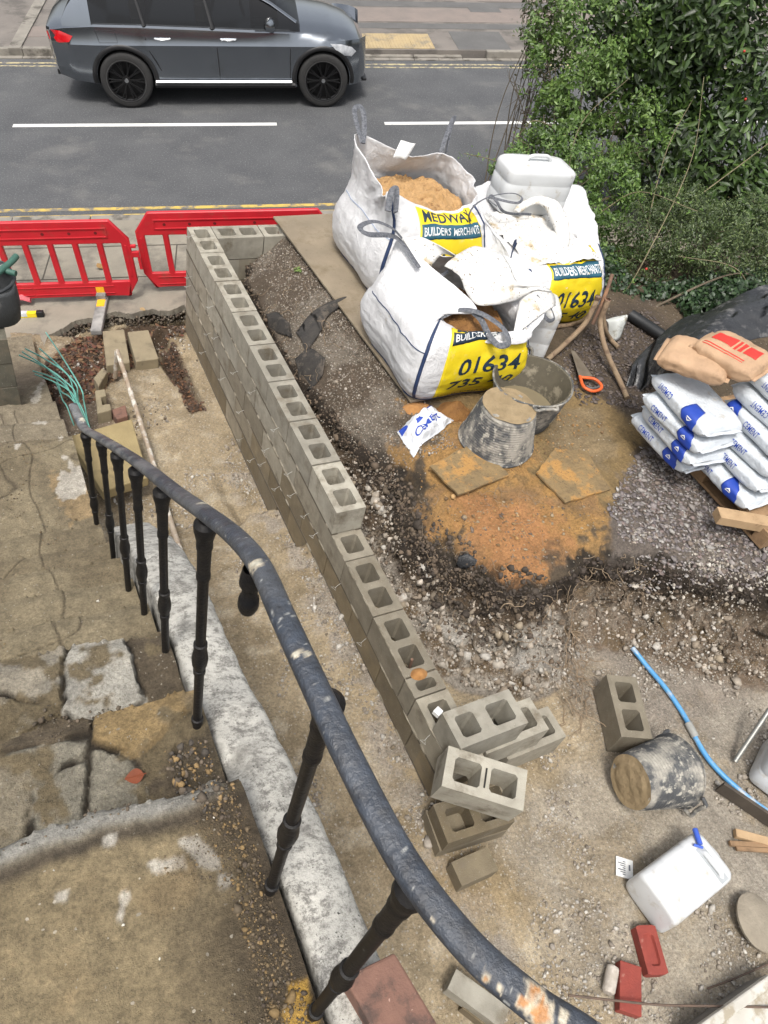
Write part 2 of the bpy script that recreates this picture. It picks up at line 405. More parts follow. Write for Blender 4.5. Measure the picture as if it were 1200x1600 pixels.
paint(sstep(.15, .5, gx + .25 * nA) * sstep(-5.35, -5.6, gy + .2 * nA) * .7, (.47, .42, .345), .8, .75, 0)
paint(sstep(.15, .5, gx) * sstep(-5.3, -5.5, gy) * sstep(.05, .4, nA + .4 * nC) * .6, (.26, .205, .13), .3, .5, .2)
# leaf trench at the left
paint(zone([(55, 575), (150, 500), (300, 495), (290, 540), (255, 545), (200, 575), (165, 610), (165, 680), (110, 740), (60, 660)], -1.25, .04, .1), (.085, .055, .034), .12, .9, .1)
paint(zone([(250, 545), (270, 545), (322, 650), (300, 655)], -1.2, .03, .03), (.07, .045, .03), .1, .9, .1)
paint(zone([(85, 650), (160, 610), (180, 690), (110, 720)], -1.2, .04, .05), (.17, .13, .095), .2, .4, .1)
paint(sstep(.02, -.06, gy + 1.5) * sstep(-.78, -.9, gx) * sstep(-2.6, -1.2, gy) * .9, (.10, .075, .05), .5, .9, .1)
# --- upper ground
up = sstep(.3, .9, tt)
paint(up, (.12, .09, .06), .06, .7, .1)
paint(up * sstep(1.15, .95, gx + .1 * nA) * sstep(-3.3, -3.0, gy), (.115, .088, .064), .25, .8, 0)
paint(up * sstep(-.05, .25, nA + .3 * nB) * sstep(1.1, .9, gx) * sstep(-3.4, -3.0, gy), (.20, .17, .135), .5, .8, 0)
paint(up * sstep(-.5, .1, gy) * sstep(.9, .7, gx), (.27, .25, .22), .9, 1, 0)
paint(up * zone([(700, 600), (900, 590), (1010, 690), (990, 780), (900, 870), (650, 700)], 0), (.24, .165, .075), .0, .45, .35)
paint(up * zone([(625, 700), (665, 655), (760, 640), (840, 730), (960, 790), (935, 850), (885, 880), (862, 925), (790, 920), (720, 850), (660, 770)], 0, .05, .26), (.41, .235, .085), .0, .6, .15)
sandm = up * zone([(625, 700), (665, 655), (760, 640), (840, 730), (960, 790), (935, 850), (885, 880), (862, 925), (790, 920), (720, 850), (660, 770)], 0, .05, .26)
paint(sandm * sstep(.02, .30, nB + .5 * nC) * .75, (.235, .15, .068), .0, .8, .1)
paint(sandm * sstep(.1, .4, fbm(gx, gy, 0, 58, 4, 5)) * .6, (.30, .185, .10), .0, .8, .1)
paint(up * zone([(700, 790), (760, 770), (850, 800), (900, 850), (850, 920), (790, 900)], 0, .1, .15), (.40, .20, .085), .0, .6, .1)
paint(up * zone([(860, 640), (930, 640), (960, 700), (940, 740), (850, 730)], 0, .06, .1), (.215, .16, .09), .05, .3, .3)
paint(up * zone([(950, 800), (1005, 690), (1050, 650), (1210, 640), (1210, 910), (1100, 895), (960, 870)], 0, .04, .14), (.145, .122, .105), .0, .7, .2)
paint(up * zone([(880, 500), (1010, 480), (1060, 600), (990, 660), (900, 610)], 0), (.10, .075, .055), .08, .8, .25)
paint(up * zone([(1050, 880), (1130, 875), (1140, 910), (1080, 930)], 0, .04, .08), (.30, .27, .235), .9, .7, 0)
# --- the cut faces: topsoil, brown earth, then chalk
depth = (zu - gz) + .07 * nA + .05 * nB
fm = sstep(.02, .30, face) * (gx > .2)
paint(fm, (.036, .026, .019), .05, 1, .1)
brown = sstep(.13, .19, depth); paint(fm * brown, (.125, .088, .057), .25, 1, 0)
ch = sstep(.21, .29, depth + .06 * nC) * np.clip(sstep(-2.3, -3.2, gy) + .25, 0, 1)
paint(fm * ch, (.50, .445, .375), .6, 1, 0)
paint(fm * ch * sstep(.0, .3, nB), (.20, .145, .09), .5, 1, 0)
paint(fm * ch * sstep(.05, .3, nA - .3 * nB) * sstep(1.2, .9, gx), (.60, .56, .50), .7, 1, 0)
paint(fm * ch * sstep(1.2, 1.6, gx) * sstep(.3, -.1, nB), (.27, .20, .14), .6, 1, 0)
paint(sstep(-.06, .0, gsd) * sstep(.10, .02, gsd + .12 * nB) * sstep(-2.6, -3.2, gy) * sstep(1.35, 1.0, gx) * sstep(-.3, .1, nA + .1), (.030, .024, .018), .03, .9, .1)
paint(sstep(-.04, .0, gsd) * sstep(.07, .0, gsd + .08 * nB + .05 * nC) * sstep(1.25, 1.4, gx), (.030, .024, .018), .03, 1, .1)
col *= (1 + .22 * nC + .45 * fm * nB + .25 * nB * (1 - fm))[..., None]
gnx, gny = np.gradient(gsd, DH); gl_n = np.hypot(gnx, gny) + 1e-6; gnx, gny = gnx / gl_n, gny / gl_n
ovr = (.030 * np.exp(-((tt2 - .93) / .10) ** 2) * (1 + 1.6 * nB + 1.2 * nC) - .075 * np.exp(-((tt2 - .45) / .27) ** 2) * (1 + .8 * nB)) * sstep(-2.4, -3.1, gy) * sstep(2.6, 2.0, gx) * (.25 + .75 * sstep(1.25, 1.40, gx)) * (gsd < .12) * (gsd > -.5)
fx = gx - gnx * ovr + face * (.09 * fbm(gx, gy * 1.0, gz * 2, 61, 4, 7) + .035 * fbm(gx, gy, gz, 63, 3, 24)); gz = gz + face * .03 * fbm(gx, gy, gz, 65, 3, 24); fy = gy - gny * ovr + face * (.09 * fbm(gx, gy, gz * 2, 62, 4, 7) + .035 * fbm(gx, gy, gz, 64, 3, 24))
a_, b_ = gx.shape
ii = (np.arange(a_ - 1)[:, None] * b_ + np.arange(b_ - 1)[None]).ravel()
HXY = (fx.copy(), fy.copy(), gz.copy())
M_ground = attrmat('dug_earth')
o = mesh_np('ground', np.stack([fx, fy, gz], -1).reshape(-1, 3), [np.stack([ii, ii + b_, ii + b_ + 1, ii + 1], -1)], M_ground, None, np.clip(col, .01, .9).reshape(-1, 3), 180, np.clip(aux, 0, 1).reshape(-1, 3))
tag(o, kind='structure')
M_soil2 = mat('garden_soil', (.10, .078, .055), (.07, .055, .04), 5, .95, .8, 30)
mb = MB(); mb.box((5.36, -7.5, -.6), (12, -1.2, .135)); o = mb.build('garden_soil', M_soil2, smooth=0); tag(o, kind='structure')
# far sheet under everything, following the slope of the street, out to the horizon
M_far = mat('far_ground', (.11, .1, .085), (.07, .07, .06), 2, .95, .4, 30)
mb = MB(); mb.box((-150, -6.5, -1.2), (150, 160, -.9)); o = mb.build('terrain', M_far, smooth=0); o.matrix_world = RM; tag(o, kind='structure')

# ================================================================== STREET
M_asph = mat('asphalt', (.083, .085, .088), (.060, .062, .066), 1.5, .82, .35, 220, speck=(.19, .19, .19), sscale=48, slo=.56, shi=.72, dirt=(.135, .132, .126), dscale=.8, dlo=.54, dhi=.72)
mb = MB(); mb.box((-60, 2.46, -.2), (60, 8.12, 0)); o = mb.build('road', M_asph, smooth=0); o.matrix_world = RM; tag(o, kind='structure')
M_mark = mat('road_paint', (.68, .68, .65), (.58, .58, .56), 20, .7, .3, 200, dirt=(.2, .2, .2), dscale=14, dlo=.62, dhi=.72)
mb = MB()
for k in range(-5, 6):
    a0 = -2.86 + k * 5.48; mb.box((a0, 5.33, .0), (a0 + 3.82, 5.43, .004))
o = mb.build('road_marking', M_mark, smooth=0); o.matrix_world = RM; tag(o, kind='structure')
M_yel = mat('yellow_paint', (.55, .38, .07), (.44, .32, .10), 18, .75, .3, 200, dirt=(.15, .14, .12), dscale=7, dlo=.46, dhi=.58)
M_yel2 = mat('worn_yellow_paint', (.50, .42, .22), (.36, .32, .2), 18, .75, .3, 200, dirt=(.13, .125, .12), dscale=9, dlo=.44, dhi=.56)
mb = MB(); mb.box((-60, 2.60, 0), (60, 2.67, .004)); mb.box((-60, 2.78, 0), (60, 2.85, .004)); o = mb.build('yellow_line', M_yel, smooth=0); o.matrix_world = RM; tag(o, kind='structure')
mb = MB(); mb.box((-60, 7.90, 0), (60, 7.96, .004)); mb.box((-60, 7.76, 0), (60, 7.81, .004)); o = mb.build('yellow_line', M_yel2, smooth=0); o.matrix_world = RM; tag(o, kind='structure')
M_pave = mat('pavement_concrete', (.27, .242, .192), (.195, .175, .14), 3, .88, .4, 90, dirt=(.105, .095, .08), dscale=2.2, dlo=.5, dhi=.68, speck=(.36, .34, .3), sscale=150, slo=.64, shi=.7)
M_kerb = mat('kerb_stone', (.26, .24, .205), (.19, .175, .15), 5, .85, .35, 80, dirt=(.10, .09, .075), dscale=3)
# near pavement: broken edge where the dig starts
pe = [(60, 560), (75, 525), (100, 512), (118, 500), (150, 497), (178, 486), (205, 490), (235, 484), (262, 487), (288, 478)]
pts = [atr(a, b, .1) for a, b in pe]
pts_edge = list(pts); poly = [(-9, -.35)] + [(a, b) for a, b in pts] + [(-.15, .27)]
fine = []
for i in range(len(poly) - 1):
    for t in np.linspace(0, 1, 10, endpoint=False):
        a = poly[i][0] * (1 - t) + poly[i + 1][0] * t; b = poly[i][1] * (1 - t) + poly[i + 1][1] * t
        j = .022 * float(vnoise(np.array([a * 17]), np.array([b * 9]), 0, 9)[0]) + .012 * float(vnoise(np.array([a * 55]), np.array([b * 9]), 0, 9)[0]) if i else 0; fine.append((a, b + j))
poly = fine + [(-.15, .40), (.30, .60), (12, .60), (12, 2.33), (-9, 2.33)]
mb = MB(); mb.prism(poly, .035, .1); o = mb.build('pavement', M_pave, smooth=0); o.matrix_world = RM; tag(o, kind='structure')
M_joint = mat('pavement_joint', (.07, .062, .05), None, 6, .95)
mb = MB()
for b in (1.05, 1.72): mb.box((-9, b - .008, .1), (12, b + .008, .1025))
for k in range(-6, 10): mb.box((k * 1.4 - .35, 1.06, .1), (k * 1.4 - .335, 1.71, .1025))
o = mb.build('pavement_joint', M_joint, smooth=0); o.matrix_world = RM; tag(o, kind='structure')
def kerb(b0, b1, top, L=.9, a0=-14, a1=16, skip=None):
    mb = MB(); a = a0
    while a < a1:
        if skip is None or not (skip[0] < a + L / 2 < skip[1]): mb.box((a + .004, b0, -.1), (a + L - .004, b1, top + random.uniform(-.004, .004)))
        a += L
    o = mb.build('kerb', M_kerb, smooth=0, bevel=.012); o.matrix_world = RM; tag(o, kind='structure')
kerb(2.335, 2.465, .105)
# far side: gutter setts, kerb, patched footway with a buff tactile panel and a dropped kerb
M_pave2 = mat('far_footway', (.185, .165, .145), (.14, .125, .112), 2, .85, .35, 120, dirt=(.10, .09, .08), dscale=1.1, dlo=.5, dhi=.58, speck=(.3, .28, .25), sscale=140, slo=.62, shi=.7)
M_patch = mat('footway_patch', (.115, .112, .108), (.09, .088, .085), 3, .85, .35, 140, speck=(.2, .2, .2), sscale=160, slo=.6, shi=.7)
M_patch2 = mat('footway_patch_red', (.21, .172, .15), (.165, .14, .125), 3, .85, .35, 140, speck=(.3, .28, .25), sscale=160, slo=.6, shi=.7)
M_tact = mat('buff_tactile', (.40, .305, .165), (.32, .25, .145), 4, .85, .3, 100, dirt=(.24, .2, .14), dscale=3)
def flat(name, m, parts, z0, z1):
    mb = MB()
    for (a0, b0, a1, b1) in parts: mb.box((a0, b0, z0), (a1, b1, z1))
    o = mb.build(name, m, smooth=0); o.matrix_world = RM; tag(o, kind='structure')
flat('far_pavement', M_pave2, [(-40, 8.36, 40, 14.5)], -.1, .1)
kerb(8.24, 8.36, .12, .9, -14, 16, (1.9, 4.5)); flat('dropped_kerb', M_kerb, [(1.75 + .9 * k, 8.24, 1.75 + .9 * k + .89, 8.36) for k in range(3)], -.1, .03)
flat('gutter', M_kerb, [(-14 + .45 * k, 8.125, -14 + .45 * k + .44, 8.235) for k in range(66)], -.1, .012)
flat('pavement_patch', M_patch, [(-2.2, 9.55, 9, 9.85), (2.0, 10.9, 7.2, 11.25), (-6, 10.9, -4.2, 14), (4.4, 8.4, 5.4, 9.4)], .1, .104)
flat('pavement_patch', M_patch2, [(2.4, 9.95, 9, 10.8), (-3.3, 8.9, 1.5, 9.45), (3.2, 11.35, 8, 14.4)], .1, .1045)
flat('drain_cover', M_patch, [(5.1, 10.6, 5.75, 10.95)], .1045, .108)
mb = MB()
for i in range(4):
    for j in range(2): mb.box((2.35 + i * .405, 8.42 + j * .405, .1), (2.35 + i * .405 + .4, 8.42 + j * .405 + .4, .109))
for i in range(28):
    for j in range(13): mb.lathe([(.011, .109), (.008, .114)], 6, Matrix.Translation((2.38 + i * .058, 8.45 + j * .06, 0)), cap1=True)
o = mb.build('tactile_paving', M_tact, smooth=0); o.matrix_world = RM; tag(o, kind='structure')
flat('channel_stone', M_kerb, [(-3.42, 8.24, -3.22, 12.5)], .02, .13)
# ================================================================== STEPS AND PATH (one sheet)
NOS = [(-9.0, 1.75), (-5.65, 1.75), (-5.29, 1.54), (-4.92, 1.32), (-4.65, 1.10), (-4.36, .88), (-4.07, .66), (-3.79, .44), (-3.47, .22), (-2.5, 0.0), (-2.02, -.27), (-1.52, -.53), (1.2, -.80)]
SDX = .0062
tx, ty = np.arange(-2.35, -1.425, SDX), np.arange(-6.75, .3, SDX)
sx, sy = np.meshgrid(tx, ty, indexing='ij')
wob = .045 * fbm(sx, sy * 0, 0, 71, 3, 2.2) + .02 * fbm(sx, sy * 0, 0, 72, 3, 9)
yy = sy + wob
sz = np.full(sx.shape, 1.75)
for (y0, z0), (y1, z1) in zip(NOS[1:], NOS[2:]):
    sz = np.where(yy > y0, z1, sz); k = np.clip((yy - y0) / .035, 0, 1); sz = np.where((yy > y0) & (yy < y0 + .035), z0 + (z1 - z0) * k ** .7, sz)
    # worn nosing
    sz = sz - .018 * np.exp(-((yy - y0 + .0) / .035) ** 2) * (yy <= y0)
sz = np.where(yy > -1.52, -.80 - .45 * sstep(-1.3, .0, yy), sz)
for (y0, z0), (y1, z1) in zip(NOS[8:], NOS[9:]): pass
sz = sz + .012 * fbm(sx, sy, 0, 73, 5, 4) + .006 * fbm(sx, sy, 0, 74, 4, 18)
# cracked rubble stones on the second and third tread, flags lower down
m1 = (yy > -5.66) & (yy < -4.90); m1s = m1 * 1.0
SEED = np.array([(*at(a, b, z)[:2], h, c) for a, b, z, h, c in [(10, 1110, 1.33, .012, 0), (35, 1070, 1.32, .02, 1), (160, 1058, 1.32, .028, 2), (265, 1030, 1.32, -.02, 5), (60, 1150, 1.5, .0, 5), (215, 1135, 1.54, .03, 3), (60, 1190, 1.54, .01, 4), (20, 1240, 1.54, -.004, 0), (95, 1240, 1.54, .008, 4), (175, 1222, 1.54, .012, 4), (310, 1180, 1.54, -.02, 5), (-60, 1100, 1.33, .01, 1), (-60, 1220, 1.54, .0, 4), (260, 1190, 1.54, -.01, 5)]])
wx_, wy_ = sx + .022 * fbm(sx, sy, 0, 175, 4, 9) + .006 * fbm(sx, sy, 0, 176, 3, 40), sy + .022 * fbm(sx, sy, 3, 177, 4, 9) + .006 * fbm(sx, sy, 3, 178, 3, 40)
DD = np.stack([np.hypot(wx_ - q[0], wy_ - q[1]) for q in SEED]); oi = np.argsort(DD, axis=0)[:2]; F1 = np.take_along_axis(DD, oi[:1], 0)[0]; F2 = np.take_along_axis(DD, oi[1:2], 0)[0]; cid = oi[0]
crk = sstep(.020, .002, F2 - F1 + .008 * fbm(sx, sy, 0, 187, 3, 30)) * m1s
sz = sz + m1s * (SEED[cid, 2] * .45 * sstep(.0, .02, F2 - F1) - .016 * crk * sstep(.2, -.2, fbm(sx, sy, 0, 78, 4, 8)) + .012 * fbm(sx, sy, 0, 179, 5, 14))
flag = np.minimum(np.abs(fbm(sx * .5, sy, 0, 181, 3, 1.7)), np.abs(sx + 1.72 + .05 * fbm(sy, sy * 0, 0, 182, 2, 3)) * 1.2 + .0) ; fcr = sstep(.009, .001, flag) * (yy > -4.9) * (yy < -1.6); sz = sz - .006 * fcr
# raised cement bead along the landing's front edge
lip = np.exp(-((yy + 5.665) / .028) ** 2) * sstep(-1.45, -1.5, sx); sz = sz + .028 * lip
nsA = fbm(sx, sy, 0, 77, 4, 2.2); nsB = fbm(sx, sy, 0, 78, 4, 8); nsC = fbm(sx, sy, 0, 79, 3, 30)
col = np.zeros(sx.shape + (3,)); aux = np.zeros(sx.shape + (3,))
nsD = fbm(sx, sy, 0, 80, 4, 45)
def szone(P, z, soft=.03, amp=.08):
    sd = sdpoly(sx, sy, plan(P, z)); return sstep(-soft * .35, soft * .35, sd + amp * nsA * .6 + .6 * amp * nsB + .35 * amp * nsC + .25 * amp * nsD)
paint(np.ones_like(sx), (.175, .137, .080), .05, .3, .25)
paint(sstep(-.1, .35, nsA) * .7, (.225, .178, .105), .08, .4, .15)
paint(sstep(.0, .4, nsB) * .6, (.125, .098, .06), .05, .5, .3)
low = sstep(-5.0, -4.8, sy); paint(low * .75, (.165, .135, .088), .05, .35, .25)
paint(low * sstep(-.05, .3, nsA + .3 * nsB), (.215, .178, .115), .08, .4, .15)
paint(sstep(-2.6, -2.2, sy), (.22, .185, .13), .1, .4, .1)
paint(szone([(70, 740), (150, 735), (160, 800), (110, 820)], 0) * .7, (.27, .19, .10), .1, .3, .1)
for P, z in (([(95, 735), (130, 745), (128, 770), (100, 785), (85, 770)], 0), ([(22, 692), (34, 690), (32, 702), (18, 708)], 0), ([(100, 715), (125, 735), (145, 742), (120, 750)], 0), ([(55, 652), (75, 648), (72, 668), (50, 668)], -.3), ([(85, 690), (105, 705), (100, 720), (85, 705)], -.2), ([(60, 640), (70, 560), (62, 560), (45, 630)], -.8)):
    paint(szone(P, z, .02, .05), (.42, .385, .325), .2, .5, 0)
for ci, cc_ in enumerate([(.29, .25, .18), (.36, .32, .25), (.46, .435, .375), (.345, .245, .12), (.30, .275, .215), (.125, .098, .066)]):
    paint(m1s * (SEED[cid, 3] == ci), cc_, .2, .7, 0)
paint(m1s * sstep(-.05, .35, nsB + .4 * nsC) * .55, (.19, .155, .105), .15, .8, .1)
paint(m1s * sstep(.2, .45, nsA) * .6, (.20, .20, .185), .1, .5, .1)
mud = m1s * sstep(-.12, .10, nsB + .5 * nsA + .35 * nsC - .25 * (SEED[cid, 2] > .02)); paint(mud * .92, (.185, .145, .085), .1, .8, .2)
paint(crk * sstep(.15, -.25, nsB + .4 * nsC), (.045, .035, .024), .05, 1, .1)
paint(fcr * .55, (.07, .055, .038), .05, .8, .1)
paint(szone([(270, 1170), (330, 1150), (345, 1222), (260, 1235)], 1.54, .03, .06) * .8, (.095, .075, .05), .1, 1, .1)
paint(lip * 1.3, (.29, .28, .25), .2, .6, 0)
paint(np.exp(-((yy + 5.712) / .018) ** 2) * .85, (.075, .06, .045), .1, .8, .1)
for P in ([(282, 1315), (310, 1310), (345, 1335), (350, 1365), (310, 1350)], [(233, 1352), (270, 1345), (288, 1338), (285, 1352), (240, 1362)], [(336, 1362), (365, 1360), (370, 1385), (340, 1392)], [(160, 1312), (180, 1306), (178, 1320), (160, 1322)], [(88, 1397), (105, 1395), (105, 1410), (86, 1412)], [(185, 1430), (192, 1400), (197, 1400), (190, 1440)]):
    paint(szone(P, 1.75, .012, .02) * .75, (.50, .47, .41), .1, .4, 0)
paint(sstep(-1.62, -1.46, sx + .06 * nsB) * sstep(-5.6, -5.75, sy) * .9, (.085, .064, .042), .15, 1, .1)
paint(szone([(455, 1540), (480, 1530), (490, 1600), (450, 1610)], 1.75, .02, .03), (.40, .245, .06), .1, .7, 0)
paint(sstep(.25, .45, nsA * .7 + nsB * .5) * sstep(-5.7, -5.8, sy) * .4, (.24, .175, .095), .1, .5, 0)
col *= (1 + .26 * nsC + .22 * nsD + .12 * nsB)[..., None]
STX, STY, STZ = tx, ty, sz
def stepz(x, y): return float(sz[int(np.clip((x - tx[0]) / SDX, 0, len(tx) - 1)), int(np.clip((y - ty[0]) / SDX, 0, len(ty) - 1))])
a_, b_ = sx.shape
# close the right hand edge down to the trench
V = np.stack([sx, sy, sz], -1).reshape(-1, 3)
ii = (np.arange(a_ - 1)[:, None] * b_ + np.arange(b_ - 1)[None]).ravel()
edge = np.stack([np.full(b_, tx[-1]), ty, np.minimum(sz[-1] - .25, -.7)], -1); ev = len(V); V = np.concatenate([V, edge])
jj = np.arange(b_ - 1); e0 = (a_ - 1) * b_ + jj
aux[..., 0] *= .3; M_steps = attrmat('step_stone', .85, (.40, .36, .29), .5, .3, 140.0)
C2 = np.concatenate([np.clip(col, .01, .9).reshape(-1, 3), np.full((b_, 3), .12)]); A2 = np.concatenate([np.clip(aux, 0, 1).reshape(-1, 3), np.full((b_, 3), .3)])
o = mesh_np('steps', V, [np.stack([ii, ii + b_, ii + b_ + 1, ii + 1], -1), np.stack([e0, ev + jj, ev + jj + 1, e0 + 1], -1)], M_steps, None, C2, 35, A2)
tag(o, kind='structure')

# ================================================================== HOLLOW BLOCK RETAINING WALL
M_blk = mat('concrete_block', (.34, .318, .262), (.24, .222, .18), 9, .9, .45, 130, attr='col', dirt=(.15, .125, .088), dscale=6, dlo=.52, dhi=.70, speck=(.46, .44, .38), sscale=150, slo=.66, shi=.74)
M_mort = mat('mortar', (.115, .095, .068), (.08, .066, .048), 12, .95, .6, 90)
def rect_oct(x0, y0, x1, y1, c): return [(x0 + c, y0), (x1 - c, y0), (x1, y0 + c), (x1, y1 - c), (x1 - c, y1), (x0 + c, y1), (x0, y1 - c), (x0, y0 + c)]
def hollow_block(mb, L=.44, Wd=.215, H=.215, M=None, slot=False, holes=None, notch=True):
    # long side along +x, origin at a lower corner
    M = M or Matrix()
    if holes is None: holes = [(.048, .194), (.246, .392)]
    y0, y1 = .044, Wd - .044
    xs = [0]; hc = []
    for a, b in holes:
        a -= .008; b += .008; xs += [a, b]; hc.append((a, b))
    xs.append(L); ys = [0, y0 - .008, y1 + .008, Wd]
    def q(P, zz=H): mb.add([M @ Vector((p[0], p[1], zz)) for p in P], [tuple(range(len(P)))])
    for i in range(len(xs) - 1):
        for j in range(3):
            r = (xs[i], ys[j], xs[i + 1], ys[j + 1])
            if j == 1 and i % 2 == 1:
                o8 = rect_oct(r[0] + .008, r[1] + .008, r[2] - .008, r[3] - .008, .014)
                c4 = [(r[0], r[1]), (r[2], r[1]), (r[2], r[3]), (r[0], r[3])]
                for k in range(4):
                    q([c4[k], c4[(k + 1) % 4], o8[(2 * k + 1) % 8], o8[2 * k]]); q([c4[(k + 1) % 4], o8[(2 * k + 2) % 8], o8[2 * k + 1]])
                n = 8; V = [M @ Vector((p[0], p[1], H)) for p in o8] + [M @ Vector((p[0] + (.006 if p[0] < (r[0] + r[2]) / 2 else -.006), p[1] + (.006 if p[1] < Wd / 2 else -.006), 0.002)) for p in o8]
                mb.add(V, [(k, (k + 1) % n, n + (k + 1) % n, n + k) for k in range(n)])
            else: q([(r[0], r[1]), (r[2], r[1]), (r[2], r[3]), (r[0], r[3])])
    e = .004
    mb.add([M @ Vector(p) for p in [(0, 0, 0), (L, 0, 0), (L, Wd, 0), (0, Wd, 0), (0, 0, H), (L, 0, H), (L, Wd, H), (0, Wd, H)]], [(0, 1, 5, 4), (1, 2, 6, 5), (2, 3, 7, 6), (3, 0, 4, 7)])
    if notch:
        for xx in ((holes[0][0] * .5, .5 * (holes[-1][1] + L)) if len(holes) > 1 else ()):
            mb.box((xx - .026, Wd / 2 - .0025, H), (xx + .026, Wd / 2 + .0025, H + .0012), M)
    if slot: pass
def tint(wet):
    wet = min(1, max(0, wet + random.uniform(-.25, .30) * (wet > .1)))
    g = random.uniform(.82, 1.20); k = np.array([1, 1, 1]) * g
    return tuple(k * (1 - wet) + np.array([.56, .475, .35]) * g * wet)
wall = thing('block_wall', 'long unfinished retaining wall of grey hollow concrete blocks along the trench', 'wall', (0, 0, -1.12))
mb = MB(); mo = MB()
def wblock(y_start, L, z_top, wet, holes=None):
    # block on the wall line, running from y_start towards the camera
    mb.cur = tint(wet)
    M = Matrix.Translation((random.uniform(-.003, .003), y_start, z_top - .215)) @ Matrix.Rotation(-math.pi / 2, 4, 'Z')   # local x -> -y, local y -> +x
    hollow_block(mb, L, .215, .215, M, holes=holes)
def xblock(x0, L, y0, z_top, wet, holes=None):
    mb.cur = tint(wet); hollow_block(mb, L, .215, .215, Matrix.Translation((x0, y0, z_top - .215)), holes=holes)
HALF = [(.045, .170)]
for k in range(8): wblock(-.45 * k, .437, 0, .05)
# course 2: half bond, runs through to the raised corner
s = .225; k = 0
xblock(0, .44, -.215, -.225, .15)
while s < 4.6: wblock(-s, .44, -.225, .15 + .35 * (s > 2.6) * random.random() + .35 * (s > 3.7), None); s += .45
wblock(-4.727, .125, -.225, .55, [(.03, .095)])
wblock(-4.862, .44, -.225, .55)
s = 0
for k in range(11): wblock(-.45 * k, .44, -.45, min(1, .25 + .55 * (k > 5) + .3 * random.random())); 
wblock(-4.95, .32, -.45, .9, [(.05, .14)])
s = .0
for k in range(7): wblock(-.225 - .45 * k, .44 if k < 6 else .36, -.675, min(1, .3 + .5 * (k > 3) + .3 * random.random()))
xblock(0, .215, -.215, -.675, .5, HALF)
for k in range(6): wblock(-.45 * k, .44, -.90, min(1, .75 + .3 * random.random()))
for z in (-.215, -.44, -.665, -.89, -1.115):
    ye = {-.215: -3.59, -.44: -5.27, -.665: -5.27, -.89: -3.3, -1.115: -2.7}[z]
    mo.box((-.004 + .002 * random.random(), ye, z - .013), (.040, -.004, z + .003)); mo.box((.175, ye, z - .013), (.210, -.004, z + .003))
# perpends
for c, (z0, z1) in enumerate(((-.215, 0), (-.44, -.225), (-.665, -.45), (-.89, -.675), (-1.115, -.9))):
    s0 = .44 if c % 2 == 0 else .215
    while s0 < {0: 3.5, 1: 5.0, 2: 5.0, 3: 3.2, 4: 2.6}[c]:
        mo.box((.022, -s0 - .010, z0), (.200, -s0, z1 - .012)); s0 += .45
# far return, hidden by the ground further on
for k in range(3):
    xblock(.225 + .45 * k, .44, -.215, 0, .05)
    for zc in (-.225, -.45, -.675): xblock(.235 + .45 * k, .44, -.213, zc, .5)
mo.box((.23, -.208, -.225), (1.5, -.004, -.215))
# near corner, stepping down to the right
YC = -5.281
xblock(0, .44, YC, 0, .0, [(.048, .165), (.246, .392)]); xblock(.238, .44, YC - .012, -.225, .1); xblock(.464, .44, YC - .03, -.45, .2); xblock(.0, .44, YC + .004, -.45, .8)
xblock(.006, .225, YC + .002, -.225, .45, HALF)
[mo.box((x_a, YC + y_a, z_a), (x_b, YC + y_a + .035, z_a + .01)) for y_a in (.004, .172) for x_a, x_b, z_a in ((.03, .43, -.225), (.05, .66, -.45))]
mb.build('block_course', M_blk, wall, 0, .004, off=wall.location, col=True)
mo.build('mortar', M_mort, wall, 0, 0, off=wall.location)
# mortar smears on the block faces and on top
M_smear = mat('mortar_smear', (.30, .27, .21), (.22, .19, .14), 14, .95, .7, 90)
mb = MB()
for k in range(85):
    y = -random.uniform(.3, 5.1); z = random.choice((-.22, -.445, -.67)); w, h = random.uniform(.02, .09), random.uniform(.006, .017)
    mb.lathe([(.001, .006), (.6, .004), (1, -.002)], 9, Matrix.Translation((-.002, y, z)) @ Matrix.Rotation(-math.pi / 2, 4, 'Y') @ Matrix.Diagonal((h, w, 1, 1)))
mb.build('mortar_smear', M_smear, wall, 60, off=wall.location)
M_tie = mat('white_wire', (.62, .62, .58), None, 8, .5)
def wtie(px, py):
    w = atx(px, py, -.004)
    mb = MB(); x0 = Vector(w); e = x0 + Vector((-.045, -.02, .003))
    mb.tube([x0, x0 + Vector((-.022, -.008, .002)), e], .0011, 5)
    tri = [e, e + Vector((-.026, .012, 0)), e + Vector((-.009, -.024, 0)), e]
    mb.tube(tri, .0013, 5); mb.build('wall_tie', M_tie, wall, 60, off=wall.location)
for q in ((497, 832), (532, 912), (572, 998), (672, 1148), (483, 802), (436, 668), (400, 610), (381, 641), (372, 580), (415, 722), (421, 700), (352, 590), (457, 737), (437, 760), (334, 478), (330, 520), (322, 549), (303, 368), (300, 432), (299, 446), (342, 526), (381, 684), (398, 716), (462, 770)): wtie(*q)
M_rust = mat('rusty_steel', (.20, .115, .075), (.12, .075, .055), 14, .8, .5, 90, dirt=(.28, .15, .08), dscale=10)
mb = MB(); p = at(641, 1037, -.26); mb.tube([(p[0] + .02, p[1], -.44), (p[0], p[1], -.21)], .009, 8); mb.build('reinforcing_bar', M_rust, wall, 60, off=wall.location)
M_sandspill = mat('orange_sand', (.42, .215, .075), (.33, .155, .05), 25, .95, .8, 160)
sp = at(652, 1052, -.225)

